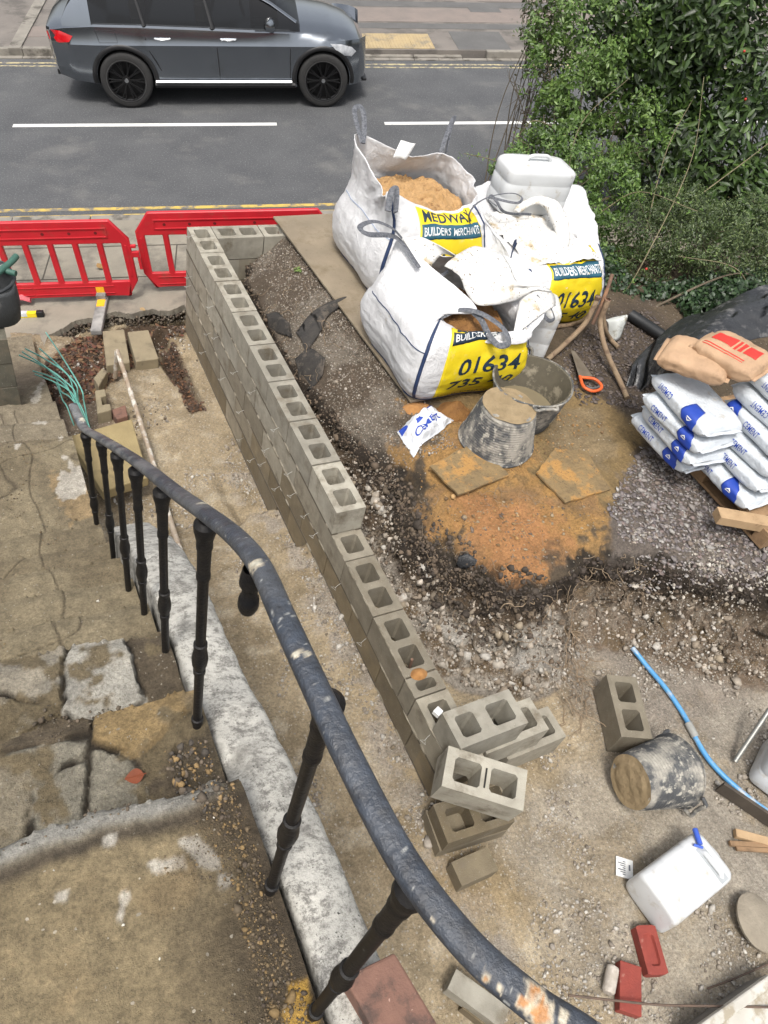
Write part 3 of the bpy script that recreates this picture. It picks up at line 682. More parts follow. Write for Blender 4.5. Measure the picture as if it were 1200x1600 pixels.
# ================================================================== RAILING
M_rail = pmat('railing_paint', .38, .5, 110, jit=.45, jscale=60, spec=.5)
M_iron = mat('black_ironwork', (.009, .009, .010), (.017, .015, .013), 20, .42, .25, 120, speck=(.16, .15, .13), sscale=60, slo=.70, shi=.76, spec=.18)
rl = thing('stair_railing', 'black iron stair railing with chipped paint and turned balusters', 'railing', (-1.44, -5.4, 1.54))
RP = [(122, 643, -2.92, .74), (134, 660, 0, 0)]
# rail axis: level end, then the pitch of the steps, then level along the landing
ax = [(-1.455, -3.16, .80), (-1.45, -3.32, .85), (-1.445, -3.46, .905), (-1.452, -3.99, 1.335), (-1.456, -4.43, 1.69), (-1.458, -4.85, 2.02), (-1.455, -5.2, 2.275), (-1.455, -5.40, 2.43), (-1.452, -5.56, 2.545), (-1.455, -5.68, 2.615), (-1.462, -5.80, 2.645), (-1.464, -5.92, 2.66), (-1.462, -6.03, 2.665), (-1.452, -6.16, 2.668), (-1.425, -6.26, 2.668), (-1.385, -6.335, 2.665), (-1.345, -6.385, 2.66), (-1.31, -6.44, 2.66), (-1.29, -6.52, 2.66)]
def cr(P, n):
    P = np.array(P, float); Q = np.concatenate([[2 * P[0] - P[1]], P, [2 * P[-1] - P[-2]]]); out = []
    for i in range(1, len(Q) - 2):
        t = np.linspace(0, 1, n, endpoint=False)[:, None]
        out.append(.5 * (2 * Q[i] + (Q[i + 1] - Q[i - 1]) * t + (2 * Q[i - 1] - 5 * Q[i] + 4 * Q[i + 1] - Q[i + 2]) * t ** 2 + (3 * Q[i] - Q[i - 1] - 3 * Q[i + 1] + Q[i + 2]) * t ** 3))
    return np.concatenate(out + [P[-1:]])
AX = cr(ax, 60)
mb = MB(); n = 26
mb.tube(AX, 1.0, n, up=(0, 0, 1))
V = np.array(mb.v); Vc = np.repeat(AX, n, axis=0); D = V - Vc
ang = np.tile(np.arange(n) * 2 * np.pi / n, len(AX))
# convex top, flat underside
wid = np.repeat(np.interp(AX[:, 1], [-6.2, -5.4, -3.2], [.0188, .0188, .0230]), n); hgt = .016
T = np.gradient(AX, axis=0); T /= np.linalg.norm(T, axis=1)[:, None]; Xd = np.cross([0, 0, 1], T); Xd /= np.linalg.norm(Xd, axis=1)[:, None]; Yd = np.cross(T, Xd)
c, s = np.cos(ang), np.sin(ang)
P = Vc + np.repeat(Xd, n, 0) * (wid * np.sign(c) * np.abs(c) ** .7)[:, None] + np.repeat(Yd, n, 0) * (np.where(s > 0, s * .0145, np.sign(s) * np.abs(s) ** .5 * .008))[:, None]
mb.v = [tuple(p) for p in P]
q1, q2 = fbm(P[:, 0], P[:, 1], P[:, 2], 3, 3, 170), fbm(P[:, 0], P[:, 1], P[:, 2], 4, 3, 14)
cc = np.array([.042, .051, .067]) * (1 + .5 * fbm(P[:, 0], P[:, 1], P[:, 2], 12, 4, 40))[:, None]
dust = np.clip(sstep(-.35, .35, q2) * .8, 0, 1) * (s > .1) * np.interp(P[:, 1], [-6.2, -5.7, -5.2, -3.2], [.10, .22, .5, 1.0])
cc = cc * (1 - dust[:, None]) + np.array([.27, .27, .265]) * dust[:, None]
sp2 = sstep(.50, .62, q1) * (s > 0); cc = cc * (1 - .7 * sp2[:, None]) + np.array([.45, .45, .42]) * .7 * sp2[:, None]
for (px, py, r_, kind) in ((688, 1474, .0075, 0), (757, 1531, .0075, 0), (838, 1558, .013, 0), (845, 1584, .014, 0), (817, 1567, .007, 0), (672, 1440, .005, 1), (880, 1590, .007, 1), (780, 1548, .005, 1), (400, 884, .012, 1), (545, 1262, .004, 1), (570, 1313, .004, 0), (462, 1022, .006, 1), (480, 1022, .005, 1), (318, 788, .012, 1), (345, 812, .005, 1), (362, 832, .006, 1), (130, 655, .015, 1), (140, 668, .012, 1), (180, 690, .012, 1)):
    z0 = float(np.interp(-3, [0, 1], [0, 1])) ; k = np.argmin([np.hypot(*(np.array([px, py]) - np.array([600 + FPX * (CAMR[0] @ (a - CAMP)) / (CAMR[2] @ (a - CAMP)), 800 + FPX * (CAMR[1] @ (a - CAMP)) / (CAMR[2] @ (a - CAMP))]))) for a in AX])
    pt = at(px, py, AX[k][2] + .014); d = np.linalg.norm(P - pt, axis=1) * (1 + .45 * fbm(P[:, 0], P[:, 1], P[:, 2], 8, 3, 190) * 1.4)
    k2 = (sstep(r_ * 1.25, r_ * .8, d) * (s > -.2))[:, None]; kc = sstep(r_ * .9, r_ * .5, d)[:, None]
    rim = np.array([.55, .48, .36]); core = np.array([.52, .24, .08]) if kind == 0 else np.array([.50, .47, .38])
    cc = cc * (1 - k2) + (rim * (1 - kc) + core * kc) * k2
mb.c = [tuple(x) for x in cc]
o = mb.build('handrail', M_rail, rl, 55, off=rl.location, col=True)
bp = [(0, .014), (0.0, .015), (.03, .015), (.032, .019), (.05, .019), (.052, .014), (.30, .0145), (.302, .018), (.318, .018), (.32, .0155), (.345, .022), (.37, .024), (.395, .021), (.42, .0165), (.422, .0195), (.436, .0195), (.438, .0145), (.69, .0145), (.70, .018), (.715, .018), (.72, .0165), (.80, .0175), (.802, .020), (.815, .020), (.82, .019), (.845, .024), (.858, .027), (.875, .027), (.885, .016)]
mb = MB(); mb.lathe([(r * .86, z) for z, r in bp], 16, cap0=True, cap1=True)
bal = mb.build('baluster', M_iron, rl, 35)
BL = [(-1.445, -3.47, 0.0), (-1.444, -3.99, .43), (-1.456, -4.43, .785), (-1.45, -4.71, .985), (-1.447, -5.02, 1.215), (-1.456, -5.41, 1.535), (-1.446, -5.935, 1.757), (-1.442, -6.185, 1.757)]
for i, (x, y, z) in enumerate(BL):
    b = bal if i == 0 else bal.copy()
    if i: COL.objects.link(b); b.parent = rl
    b.location = Vector((x, y, z)) - Vector(rl.location); b.scale = (1.12 if i == 0 else 1.0,) * 2 + (.885 / .885,)
mb = MB(); q = Vector((-1.462, -5.67, 2.60)); mb.lathe([(.015, 0), (.018, -.02), (.019, -.04), (.0135, -.045), (.013, -.075), (.017, -.08), (.018, -.10), (.014, -.115), (.004, -.12)], 14, Matrix.Translation(q)); mb.build('broken_baluster', M_iron, rl, 45, off=rl.location)

# ------------------------------------------------------------------ rendered wall beside the steps
M_rend, nt_, b_n = newmat('limewashed_render')
co_ = N_(nt_, 'ShaderNodeTexCoord').outputs['Object']
c_ = mixc(nt_, ramp(nt_, noise(nt_, co_, 5, 5), .35, .7), (.56, .54, .485), (.44, .425, .38))
c_ = mixc(nt_, ramp(nt_, noise(nt_, co_, 26, 12, .85), .475, .575), c_, (.19, .18, .16))
c_ = mixc(nt_, ramp(nt_, noise(nt_, co_, 7, 6, .6), .54, .74), c_, (.17, .16, .14))
c_ = mixc(nt_, ramp(nt_, noise(nt_, co_, 90, 4, .7), .62, .68), c_, (.05, .046, .04))
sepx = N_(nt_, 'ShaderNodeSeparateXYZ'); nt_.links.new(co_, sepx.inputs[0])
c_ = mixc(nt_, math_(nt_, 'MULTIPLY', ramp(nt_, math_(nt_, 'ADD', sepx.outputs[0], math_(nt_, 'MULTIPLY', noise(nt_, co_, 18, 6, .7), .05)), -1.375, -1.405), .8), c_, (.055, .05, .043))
nt_.links.new(c_, b_n.inputs['Base Color']); b_n.inputs['Roughness'].default_value = .9
bn_ = N_(nt_, 'ShaderNodeBump', Strength=.7, Distance=.012); nt_.links.new(noise(nt_, co_, 45, 10, .7), bn_.inputs['Height']); nt_.links.new(bn_.outputs[0], b_n.inputs['Normal'])
sec = []
for y in np.arange(-6.24, -3.62, .02):
    zt = float(np.interp(-y, [3.6, 3.75, 4.2, 4.7, 5.2, 5.65, 5.95, 6.3], [.12, .45, .86, 1.14, 1.33, 1.56, 1.68, 1.74])) + .05
    xl = -1.418 + .008 * math.sin(y * 5); xr = float(np.interp(-y, [3.6, 4.5, 5.3, 6.2], [-1.22, -1.20, -1.235, -1.262]))
    row = [(xl - .0, y, min(zt - .55, -.2 + zt * .4))]
    for t in np.linspace(0, 1, 15):
        x = xl + (xr - xl) * (.5 - .5 * math.cos(math.pi * t)); z = zt - .055 + .055 * math.sin(math.pi * t) ** .38 - .03 * t
        row.append((x, y, z))
    row += [(xr + .006, y, zt - .2), (xr + .012, y, -.75)]
    sec.append(row)
Gs = np.array(sec); nz = fbm(Gs[..., 0], Gs[..., 1], Gs[..., 2], 5, 4, 9); Gs[..., 2] += .010 * nz; Gs[..., 0] += .008 * nz
br = np.exp(-(((Gs[..., 1] + 5.55) / .05) ** 2 + ((Gs[..., 0] + 1.40) / .03) ** 2)); Gs[..., 2] -= .03 * br
mb = MB(); mb.grid(Gs); mb.f.append(tuple(range(Gs.shape[1]))); mb.f.append(tuple((Gs.shape[0] - 1) * Gs.shape[1] + k for k in range(Gs.shape[1] - 1, -1, -1)))
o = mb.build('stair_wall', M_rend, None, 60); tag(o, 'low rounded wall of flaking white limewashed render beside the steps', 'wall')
M_terra = mat('terracotta', (.20, .105, .075), (.14, .075, .055), 12, .85, .4, 90, dirt=(.08, .05, .04), dscale=12, dlo=.52, dhi=.62, speck=(.4, .25, .2), sscale=90, slo=.68, shi=.74)
t1, t2, t3 = at(537, 1527, 1.82), at(617, 1488, 1.82), at(690, 1610, 1.82)
ux = nrm(t2 - t1); uy = nrm(t3 - t2)
mb = MB(); q = [t1, t2, t2 + uy * .215, t1 + uy * .215]; mb.prism([(p[0], p[1]) for p in q], 1.745, 1.82)
o = mb.build('coping_brick', M_terra, None, 0, .006); tag(o, 'reddish brown brick lying on the near end of the whitewashed stair wall', 'brick')
M_brk = mat('dark_brickwork', (.10, .07, .055), (.07, .05, .04), 12, .9, .5, 80)
mb = MB(); q = [t1 + ux * .02, t2 - ux * .02, t2 - ux * .02 + uy * .5, t1 + ux * .02 + uy * .5]; mb.prism([(p[0], p[1]) for p in q], -.75, 1.62)
o = mb.build('stair_pier', M_brk, None, 0); tag(o, 'dark brick pier under the reddish brick, at the end of the whitewashed stair wall', 'pier')

def atg(px, py, dz=0.0):
    z = 0.0
    for _ in range(12):
        p = at(px, py, z); z = .5 * z + .5 * (G(p[0], p[1]) + dz)
    return at(px, py, z)
def project(P):
    q = CAMR @ (np.asarray(P, float) - CAMP); return 600 + FPX * q[0] / q[2], 800 + FPX * q[1] / q[2]
V3 = Vector
# ================================================================== RED PLASTIC BARRIERS
M_red = mat('red_plastic', (.52, .016, .026), (.43, .013, .022), 5, .42, .08, 60, dirt=(.30, .05, .04), dscale=7, dlo=.56, dhi=.75, spec=.5)
M_reddk = mat('red_plastic_hole_shade', (.16, .008, .01), None, 8, .6)
M_refl = mat('yellow_reflective', (.85, .45, .02), (.75, .38, .02), 30, .45)
M_rub = mat('worn_black_rubber', (.10, .10, .098), (.33, .32, .30), 7, .8, .3, 60)
def frame_plate(mb, xs, zs, void, th, corner):
    nx, nz = len(xs), len(zs)
    def P(i, j, y):
        x, z = xs[i], zs[j]; c = corner.get((i, j))
        return (c[0], y, c[1]) if c else (x, y, z)
    def solid(i, j): return 0 <= i < nx - 1 and 0 <= j < nz - 1 and (i, j) not in void
    V = [P(i, j, y) for y in (-th / 2, th / 2) for i in range(nx) for j in range(nz)]
    I = lambda i, j, s: s * nx * nz + i * nz + j
    F = []
    for i in range(nx - 1):
        for j in range(nz - 1):
            if not solid(i, j): continue
            F.append((I(i, j, 0), I(i + 1, j, 0), I(i + 1, j + 1, 0), I(i, j + 1, 0))); F.append((I(i, j, 1), I(i, j + 1, 1), I(i + 1, j + 1, 1), I(i + 1, j, 1)))
            for di, dj, a, b in ((-1, 0, (i, j), (i, j + 1)), (1, 0, (i + 1, j + 1), (i + 1, j)), (0, -1, (i + 1, j), (i, j)), (0, 1, (i, j + 1), (i + 1, j + 1))):
                if not solid(i + di, j + dj): F.append((I(*a, 0), I(*b, 0), I(*b, 1), I(*a, 1)))
    mb.add(V, F)
def barrier(a0, b0, label, rot=0.0):
    t = thing('barrier_panel', label, 'barrier', rp(a0 + 1.0, b0, .1), group='red plastic barrier panels by the road')
    M3 = Matrix([[RD[i], RH[i], RN[i]] for i in range(3)]) @ Matrix.Rotation(rot, 3, 'Z'); t.rotation_euler = M3.to_euler()
    xs = [0.0]; x = .085
    for k in range(8): xs += [x, x + .178]; x += .2361
    xs[-1] = 2 - .085; xs.append(2.0); xs = [v - 1 for v in xs]; zs = [.07, .235, .66, .90]
    void = {(1 + 2 * k, 1) for k in range(8)}; nx = len(xs) - 1
    cr_ = {(0, 3): (xs[0] + .15, .90), (nx, 3): (xs[-1] - .15, .90), (0, 0): (xs[0] + .11, .07), (nx, 0): (xs[-1] - .11, .07), (0, 2): (xs[0], .70), (nx, 2): (xs[-1], .70), (1, 3): (xs[0] + .19, .9), (nx - 1, 3): (xs[-1] - .19, .9)}
    mb = MB(); frame_plate(mb, xs, zs, void, .045, cr_)
    mb.build('panel', M_red, t, 40, .010)
    mb = MB()
    for z in (.725, .815): mb.box((-.80, -.031, z), (.80, -.0228, z + .016))
    for s in (-1, 1): mb.box((s * .80 - .008, -.031, .725), (s * .80 + .008, -.0228, .831))
    for x0 in (-.86, -.05): mb.box((x0, -.030, .105), (x0 + .80, -.0228, .117)); mb.box((x0, -.030, .185), (x0 + .80, -.0228, .197))
    for s in (-1, 1): mb.box((s * .955 - .012, -.030, .3), (s * .955 + .012, -.0228, .64))
    mb.build('rib', M_red, t, 0, .004)
    for x0 in (-.7, -.45, -.2, .2, .45, .7): mb = MB(); mb.lathe([(.016, 0), (.001, .001)], 12, Matrix.Translation((x0, -.0235, .775)) @ Matrix.Rotation(math.pi / 2, 4, 'X')); mb.build('drain_hole_shade', M_reddk, t, 0)  # flat discs in darkened red, the shade inside the holes painted as colour
    mb = MB(); mb.box((.985, -.02, .50), (1.07, .02, .56)); mb.box((1.045, -.016, .36), (1.075, .016, .50)); mb.box((.985, -.018, .60), (1.05, .018, .63)); mb.build('connector_hook', M_red, t, 0, .006)
    return t
b1 = barrier(-2.65, .60, 'red plastic barrier panel with open slots, at the left beside the tool bag')
barrier(-.60, .74, 'red plastic barrier panel mostly hidden behind the top of the block wall', .0)
f0 = (rp(-1.03, .72, .13) - np.array(b1.location)); fm_ = b1.rotation_euler.to_matrix()
mb = MB(); mb.box((-.055 - 0, -.62, .005), (.055, .30, .065)); mb.box((-.05, -.08, .06), (.05, .16, .12))
lx = 1.60 - 1.0
ft = mb.build('foot', M_rub, b1, 0, .012); ft.location = (lx, 0, 0)
mb = MB(); mb.box((-.04, -.024, .03), (.04, -.030, .185)); mb.box((-.04, -.20, .0655), (.04, -.03, .069)); rf = mb.build('reflective_plate', M_refl, ft, 0)

# ================================================================== CAR
M_paint = mat('grey_car_paint', (.20, .22, .245), (.19, .21, .235), 3, .20, 0, metal=.92, coat=1, dirt=(.10, .10, .10), dscale=3, dlo=.6, dhi=.9)
M_trim = mat('black_trim', (.014, .014, .015), None, 8, .5, .1, 90); M_glass = mat('tinted_glass', (.008, .008, .009), (.006, .006, .006), 3, .08, 0, spec=.3)
M_tint, _nt, _b = newmat('tinted_window'); _tr = N_(_nt, 'ShaderNodeBsdfTransparent'); _tr.inputs[0].default_value = (.30, .31, .32, 1); _mx = N_(_nt, 'ShaderNodeMixShader'); _mx.inputs[0].default_value = .42; _b.inputs['Base Color'].default_value = (.006, .006, .007, 1); _b.inputs['Roughness'].default_value = .03; _b.inputs['Specular IOR Level'].default_value = .8
_nt.links.new(_tr.outputs[0], _mx.inputs[1]); _nt.links.new(_b.outputs[0], _mx.inputs[2]); _nt.links.new(_mx.outputs[0], _nt.nodes['Material Output'].inputs[0])
M_tyre = mat('tyre', (.018, .018, .018), (.026, .025, .024), 12, .85, .3, 90); M_alloy = mat('black_alloy', (.02, .02, .021), None, 8, .32, 0, metal=.5)
M_chrome = mat('chrome', (.62, .63, .64), None, 8, .18, 0, metal=1); M_tail = mat('red_lens', (.55, .01, .015), (.42, .005, .01), 14, .16, 0, coat=1); M_lamp = mat('clear_lens', (.72, .74, .76), (.4, .42, .45), 16, .12, 0, coat=1); M_under = mat('underbody', (.008, .008, .008), None, 8, .9)
M_seat = mat('pale_seat_leather', (.16, .145, .125), (.12, .11, .095), 8, .6)
car = thing('parked_car', 'dark grey five door SUV with black alloy wheels driving past on the road', 'car')
car['category'] = 'car'; car.name = 'suv_car'
CS = 1.03; Mcar = RM @ Matrix.Translation((-1.23 - .90 * CS, 6.02 + .93 * CS, .0)) @ Matrix.Diagonal((CS, CS, CS, 1))
car.matrix_world = Mcar
ST = [(.0, .46, .60, .70, .98, .66, 1.02), (.06, .40, .74, .84, 1.00, .78, 1.05), (.25, .34, .82, .91, 1.045, .855, 1.08), (.6, .30, .86, .945, 1.07, .885, 1.10), (1.2, .28, .88, .945, 1.065, .895, 1.09), (2.0, .28, .89, .942, 1.045, .895, 1.07), (2.8, .28, .89, .942, 1.02, .893, 1.05), (3.3, .28, .89, .945, 1.01, .885, 1.09), (3.6, .28, .89, .948, .99, .86, 1.075), (4.0, .28, .88, .940, .955, .81, 1.03), (4.3, .28, .84, .905, .90, .74, .965), (4.5, .28, .74, .83, .84, .64, .90), (4.62, .30, .62, .70, .76, .52, .80), (4.66, .34, .5, .58, .70, .45, .74)]
ST = [(q[0] - .10 + (-.20 * (q[0] - 3.6) if q[0] > 3.6 else 0) + (.10 * min(1, q[0] / .9) if q[0] < .9 else .10) * 1.0 - .0, *q[1:]) for q in ST]
CX = [q[0] for q in ST]
def cs(x, k): return float(np.interp(x, CX, [q[k] for q in ST]))
def section(x):
    zb, wb, wm, zt_, wt, zc = [cs(x, k) for k in range(1, 7)]
    return [(0, zb - .05), (wb * .6, zb - .05), (wb, zb), (wm * .965, zb + .14), (wm * .955, .62), (wm, .83), (wm * .975, .90), (wt + .02, zt_ - .025), (wt - .02, zt_), (wt * .6, zt_ + (zc - zt_) * .7), (0, zc)]
xs = np.unique(np.concatenate([CX, np.linspace(CX[0], CX[-1], 40)])); rows = []
for x in xs:
    h = section(x); rows.append([(x, -y, z) for y, z in h] + [(x, y, z) for y, z in h[-2:0:-1]])
n = len(rows[0]); mb = MB(); mb.add([p for r in rows for p in r], [(i * n + k, i * n + (k + 1) % n, (i + 1) * n + (k + 1) % n, (i + 1) * n + k) for i in range(len(rows) - 1) for k in range(n)] + [tuple(range(n - 1, -1, -1)), tuple((len(rows) - 1) * n + k for k in range(n))])
body = mb.build('body', M_paint, None, 0); body.data.materials.append(M_under)
WX = (.90, .90 + 2.873)
cut = []
for wx in WX:
    for sgn in (-1, 1):
        c = MB(); c.lathe([(.405, -.2), (.405, .34)], 40, Matrix.Translation((wx, sgn * .93, .37)) @ Matrix.Rotation(math.pi / 2 * sgn, 4, 'X') @ Matrix.Scale(1, 4), cap0=True, cap1=True)
        co_ = c.build('cut', M_under, None, 0); md = body.modifiers.new('b', 'BOOLEAN'); md.object = co_; md.operation = 'DIFFERENCE'; md.solver = 'EXACT'; cut.append(co_)
dg = bpy.context.evaluated_depsgraph_get(); dg.update(); me2 = bpy.data.meshes.new_from_object(body.evaluated_get(dg)); body.modifiers.clear(); body.data = me2
for c in cut: bpy.data.objects.remove(c)
me2.shade_smooth(); me2.set_sharp_from_angle(angle=rad(28)); body.parent = car
def side(x, z):
    h = section(x); zz = [p[1] for p in h[2:9]]; return float(np.interp(z, zz, [p[0] for p in h[2:9]]))
def strip(pts, r, name, m, parent=car, off=.0, flat=1.0, n=6, both=True):
    mb = MB()
    for sgn in ((-1, 1) if both else (-1,)):
        mb = MB(); mb.tube([(x, sgn * (side(x, z) + off), z) for x, z in pts], r, n, flat); o = mb.build(name, m, parent, 50)
    return o
# cabin
RF = [(.16, 1.12), (.30, 1.33), (.55, 1.53), (1.0, 1.61), (1.6, 1.64), (2.2, 1.61), (2.6, 1.53), (2.95, 1.36), (3.45, 1.09)]
mb = MB(); rows = []
for x in np.linspace(.16, 3.45, 34):
    zr = float(np.interp(x, [q[0] for q in RF], [q[1] for q in RF])); zb = min(cs(x, 4) - .01, zr - .01); wt = cs(x, 5) - .012; k = (zr - zb) / .6
    rows.append([(x, s * w, z) for s, w, z in ((-1, wt, zb), (-1, wt - .10 * k, zb + (zr - zb) * .55), (-1, wt - .20 * k, zr - .06 * k), (-1, wt - .30 * k, zr - .01), (1, 0, zr), (1, wt - .30 * k, zr - .01), (1, wt - .20 * k, zr - .06 * k), (1, wt - .10 * k, zb + (zr - zb) * .55), (1, wt, zb))])
mb.grid(rows); gl = mb.build('window', M_tint, car, 35)
mb = MB()
rr = [r for r in rows if .5 < r[0][0] < 2.65]; mb.grid([[(p[0], p[1] * 1.004, p[2] + .006) for p in r[2:7]] for r in rr]); mb.build('roof', M_paint, car, 35)
def pillar(pts, w, name='pillar', m=M_paint):
    for sgn in (-1, 1): mb = MB(); mb.tube([(x, sgn * y, z) for x, y, z in pts], w, 8, .45, up=(0, 0, 1)); mb.build(name, m, car, 50)
def cabp(x, t):
    r = min(rows, key=lambda q: abs(q[0][0] - x)); a, b = np.array(r[0]), np.array(r[2]); p = a + (b - a) * t; return (x, abs(p[1]) + .006, p[2])
pillar([(3.40, .80, 1.10), (3.05, .745, 1.31), (2.7, .70, 1.47), (2.4, .66, 1.56)], .045)
for s in (-1, 1):
    mb = MB(); mb.grid([[(x, s * (abs(p[1]) + .008), p[2]) for p in r[:3]] for r in rows if .15 < r[0][0] < .56 for x in (r[0][0],)]); mb.build('rear_quarter', M_paint, car, 35)
pillar([cabp(1.28, 0), cabp(1.22, .5), cabp(1.15, 1)], .03, 'pillar', M_trim); pillar([cabp(2.22, 0), cabp(2.16, .5), cabp(2.08, 1)], .035, 'pillar', M_trim)
strip([(x, cs(x, 4) + .0) for x in np.linspace(.5, 3.3, 24)], .013, 'window_trim', M_chrome, off=-.012)
for sx_, sy_ in ((1.15, -.42), (1.15, .42), (2.05, -.42), (2.05, .42)):
    mb = MB(); mb.box((sx_ - .08, sy_ - .24, .95), (sx_ + .10, sy_ + .24, 1.30)); mb.box((sx_ - .05, sy_ - .12, 1.31), (sx_ + .06, sy_ + .12, 1.45)); mb.build('seat', M_seat, car, 0, .05)
mb = MB(); mb.tube([(2.62 + .05 * math.sin(q), .42 + .18 * math.cos(q), 1.12 + .18 * math.sin(q)) for q in np.linspace(0, 2 * math.pi, 24)], .014, 6); mb.build('steering_wheel', M_trim, car, 60)
mb = MB(); mb.box((2.75, -.72, 1.02), (3.15, .72, 1.12)); mb.build('dashboard', M_trim, car, 0, .04)
# shut lines, crease
for pts in ([(1.25, 1.05), (1.27, .9), (1.30, .75), (1.42, .5)], [(2.22, 1.03), (2.25, .8), (2.25, .35)], [(3.22, 1.0), (3.30, .8), (3.28, .4)]): strip(pts, .006, 'door_gap', M_trim, off=-.002)
strip([(x, .36) for x in np.linspace(1.32, 3.3, 12)], .03, 'running_board', M_chrome, off=.03, flat=.8)
strip([(x, .31) for x in np.linspace(1.3, 3.35, 12)], .05, 'sill', M_trim, off=-.01)
for x0 in (1.50, 2.42):
    for s in (-1, 1):
        mb = MB(); y = side(x0, .90); mb.tube([(x0 - .11 + .22 * t, s * (y + .012 + .02 * math.sin(math.pi * t)), .915) for t in np.linspace(0, 1, 9)], .012, 8, .8); mb.tube([(x0 - .10, s * y, .895), (x0 + .10, s * y, .895)], .014, 8, .5); mb.build('door_handle', M_chrome, car, 50)
for s in (-1, 1):
    for wx in WX:
        mb = MB(); P = [(wx + .44 * math.cos(a), s * (side(wx + .44 * math.cos(a), max(.32, .37 + .44 * math.sin(a))) + .004), .37 + .44 * math.sin(a)) for a in np.linspace(-.12, math.pi + .12, 24)]; mb.tube(P, .032, 8, .5, up=(0, 1, 0)); mb.build('wheel_arch', M_trim, car, 50)
    mb = MB()
    P = [(-.10, .93), (-.02, .985), (.12, .985), (.28, .93), (.22, .86), (.08, .845), (-.06, .86)]
    V = [(x, s * (side(x, z) + .012), z) for x, z in P] + [(.08, s * (side(.08, .92) + .03), .92)]
    mb.add(V, [(k, (k + 1) % 7, 7) for k in range(7)]); mb.build('tail_light', M_tail, car, 70)
    mb = MB(); P = [(3.88, .87), (4.04, .86), (4.20, .82), (4.27, .75), (4.20, .69), (4.08, .71), (3.96, .79)]
    V = [(x, s * (side(x, z) + .012), z) for x, z in P] + [(4.12, s * (side(4.12, .77) + .03), .77)]
    mb.add(V, [(k, (k + 1) % 7, 7) for k in range(7)]); mb.build('headlight', M_lamp, car, 70)
    mb = MB(); mb.lathe([(.02, -.12), (.07, -.11), (.088, 0), (.075, .10), (.02, .12)], 12, Matrix.Translation((3.02, s * 1.03, 1.13)) @ Matrix.Rotation(math.pi / 2, 4, 'X') @ Matrix.Diagonal((.9, .95, 1, 1)), cap0=True, cap1=True); mb.tube([(3.05, s * .88, 1.05), (3.03, s * .98, 1.09)], .03, 8); mb.build('mirror', M_paint, car, 60)
    mb = MB(); P = [(.60, 1.0), (.86, 1.0), (.88, .86), (.63, .86), (.60, 1.0)]; mb.tube([(x, s * (side(x, z) - .001), z) for x, z in P], .004, 5); mb.build('fuel_flap', M_trim, car, 50)
nx_ = CX[-1]; mb = MB(); mb.box((nx_ - .22, -.62, .27), (nx_ + .02, .62, .31)); mb.build('front_splitter', M_trim, car, 0, .01)
mb = MB(); mb.box((CX[0] - .02, -.55, .33), (.0, .55, .40)); mb.build('rear_diffuser', M_trim, car, 0, .01)
for s in (-1, 1): mb = MB(); mb.tube([(-.02, s * .72, .40), (.02, s * .60, .39)], .025, 8); mb.build('exhaust_trim', M_chrome, car, 50)
mb = MB(); mb.box((CX[0] - .015, -.26, .80), (CX[0], .26, .91)); mb.build('number_plate', M_refl, car, 0)
proto = None
for wx in WX:
    for s in (-1, 1):
        if proto is None:
            w0 = bpy.data.objects.new('wheel', None); COL.objects.link(w0); w0.parent = car
            mb = MB(); mb.lathe([(.27, -.11), (.33, -.12), (.362, -.10), (.37, -.05), (.37, .05), (.362, .10), (.33, .12), (.27, .11)], 40); mb.build('tyre', M_tyre, w0, 50)
            mb = MB(); mb.lathe([(.255, .11), (.275, .115), (.275, .09), (.255, .08), (.24, -.02), (.05, -.04), (.01, -.04)], 40)
            for k in range(10):
                a = k * math.pi / 5
                for d in (-.10, .10):
                    mb.tube([(.05 * math.cos(a), .05 * math.sin(a), .07), (.15 * math.cos(a + d * .4), .15 * math.sin(a + d * .4), .085), (.262 * math.cos(a + d), .262 * math.sin(a + d), .09)], .011, 6)
            mb.lathe([(.065, .06), (.06, .085), (.03, .09)], 20, cap1=True); mb.build('rim', M_alloy, w0, 45)
            mb = MB(); mb.lathe([(.279, .10), (.281, .117), (.268, .117)], 40); mb.build('rim_edge', mat('rim_edge', (.22, .22, .22), None, 8, .35, 0, metal=1), w0, 50)
            mb = MB(); mb.lathe([(.03, .0905), (.028, .094)], 20, cap1=True); mb.build('hub_cap', M_chrome, w0, 40)
            proto = w0; w = w0
        else: w = copy_tree(proto, car)
        w.location = (wx, s * .835, .37); w.rotation_euler = (-s * math.pi / 2, 0, 0)
# ================================================================== BOARDS
M_ply = mat('muddy_plywood', (.26, .212, .148), (.185, .15, .105), 3, .9, .4, 60, dirt=(.15, .115, .07), dscale=4, dlo=.5, dhi=.7, speck=(.10, .08, .05), sscale=60, slo=.66, shi=.72)
M_ply2 = mat('mud_caked_board', (.27, .185, .085), (.175, .125, .065), 9, .95, 1.0, 30, dirt=(.40, .22, .07), dscale=7, dlo=.5, dhi=.6, speck=(.11, .08, .05), sscale=40, slo=.6, shi=.7, bdist=.025)
p0, p1 = atg(427, 338, .03), atg(642, 627, .03)
zb_ = max(G(x_q, y_q) for x_q in np.arange(1.0, 2.0, .1) for y_q in np.arange(-2.6, -.1, .1)) - .006
p0, p1 = at(427, 338, zb_ + .018), at(642, 627, zb_ + .018); dd = nrm(p1 - p0); rr_ = np.array([-dd[1], dd[0], 0]) ; rr_ = rr_ if rr_[0] > 0 else -rr_
q = [p0, p0 + rr_ * 1.22, p1 + rr_ * 1.22, p1]; mb = MB(); mb.prism([(p[0], p[1]) for p in q], zb_, zb_ + .018)
o = mb.build('plywood_sheet', M_ply, None, 0, .002); tag(o, 'long muddy plywood sheet laid on the ground under the bulk bags', 'board')
BZ = zb_ + .018
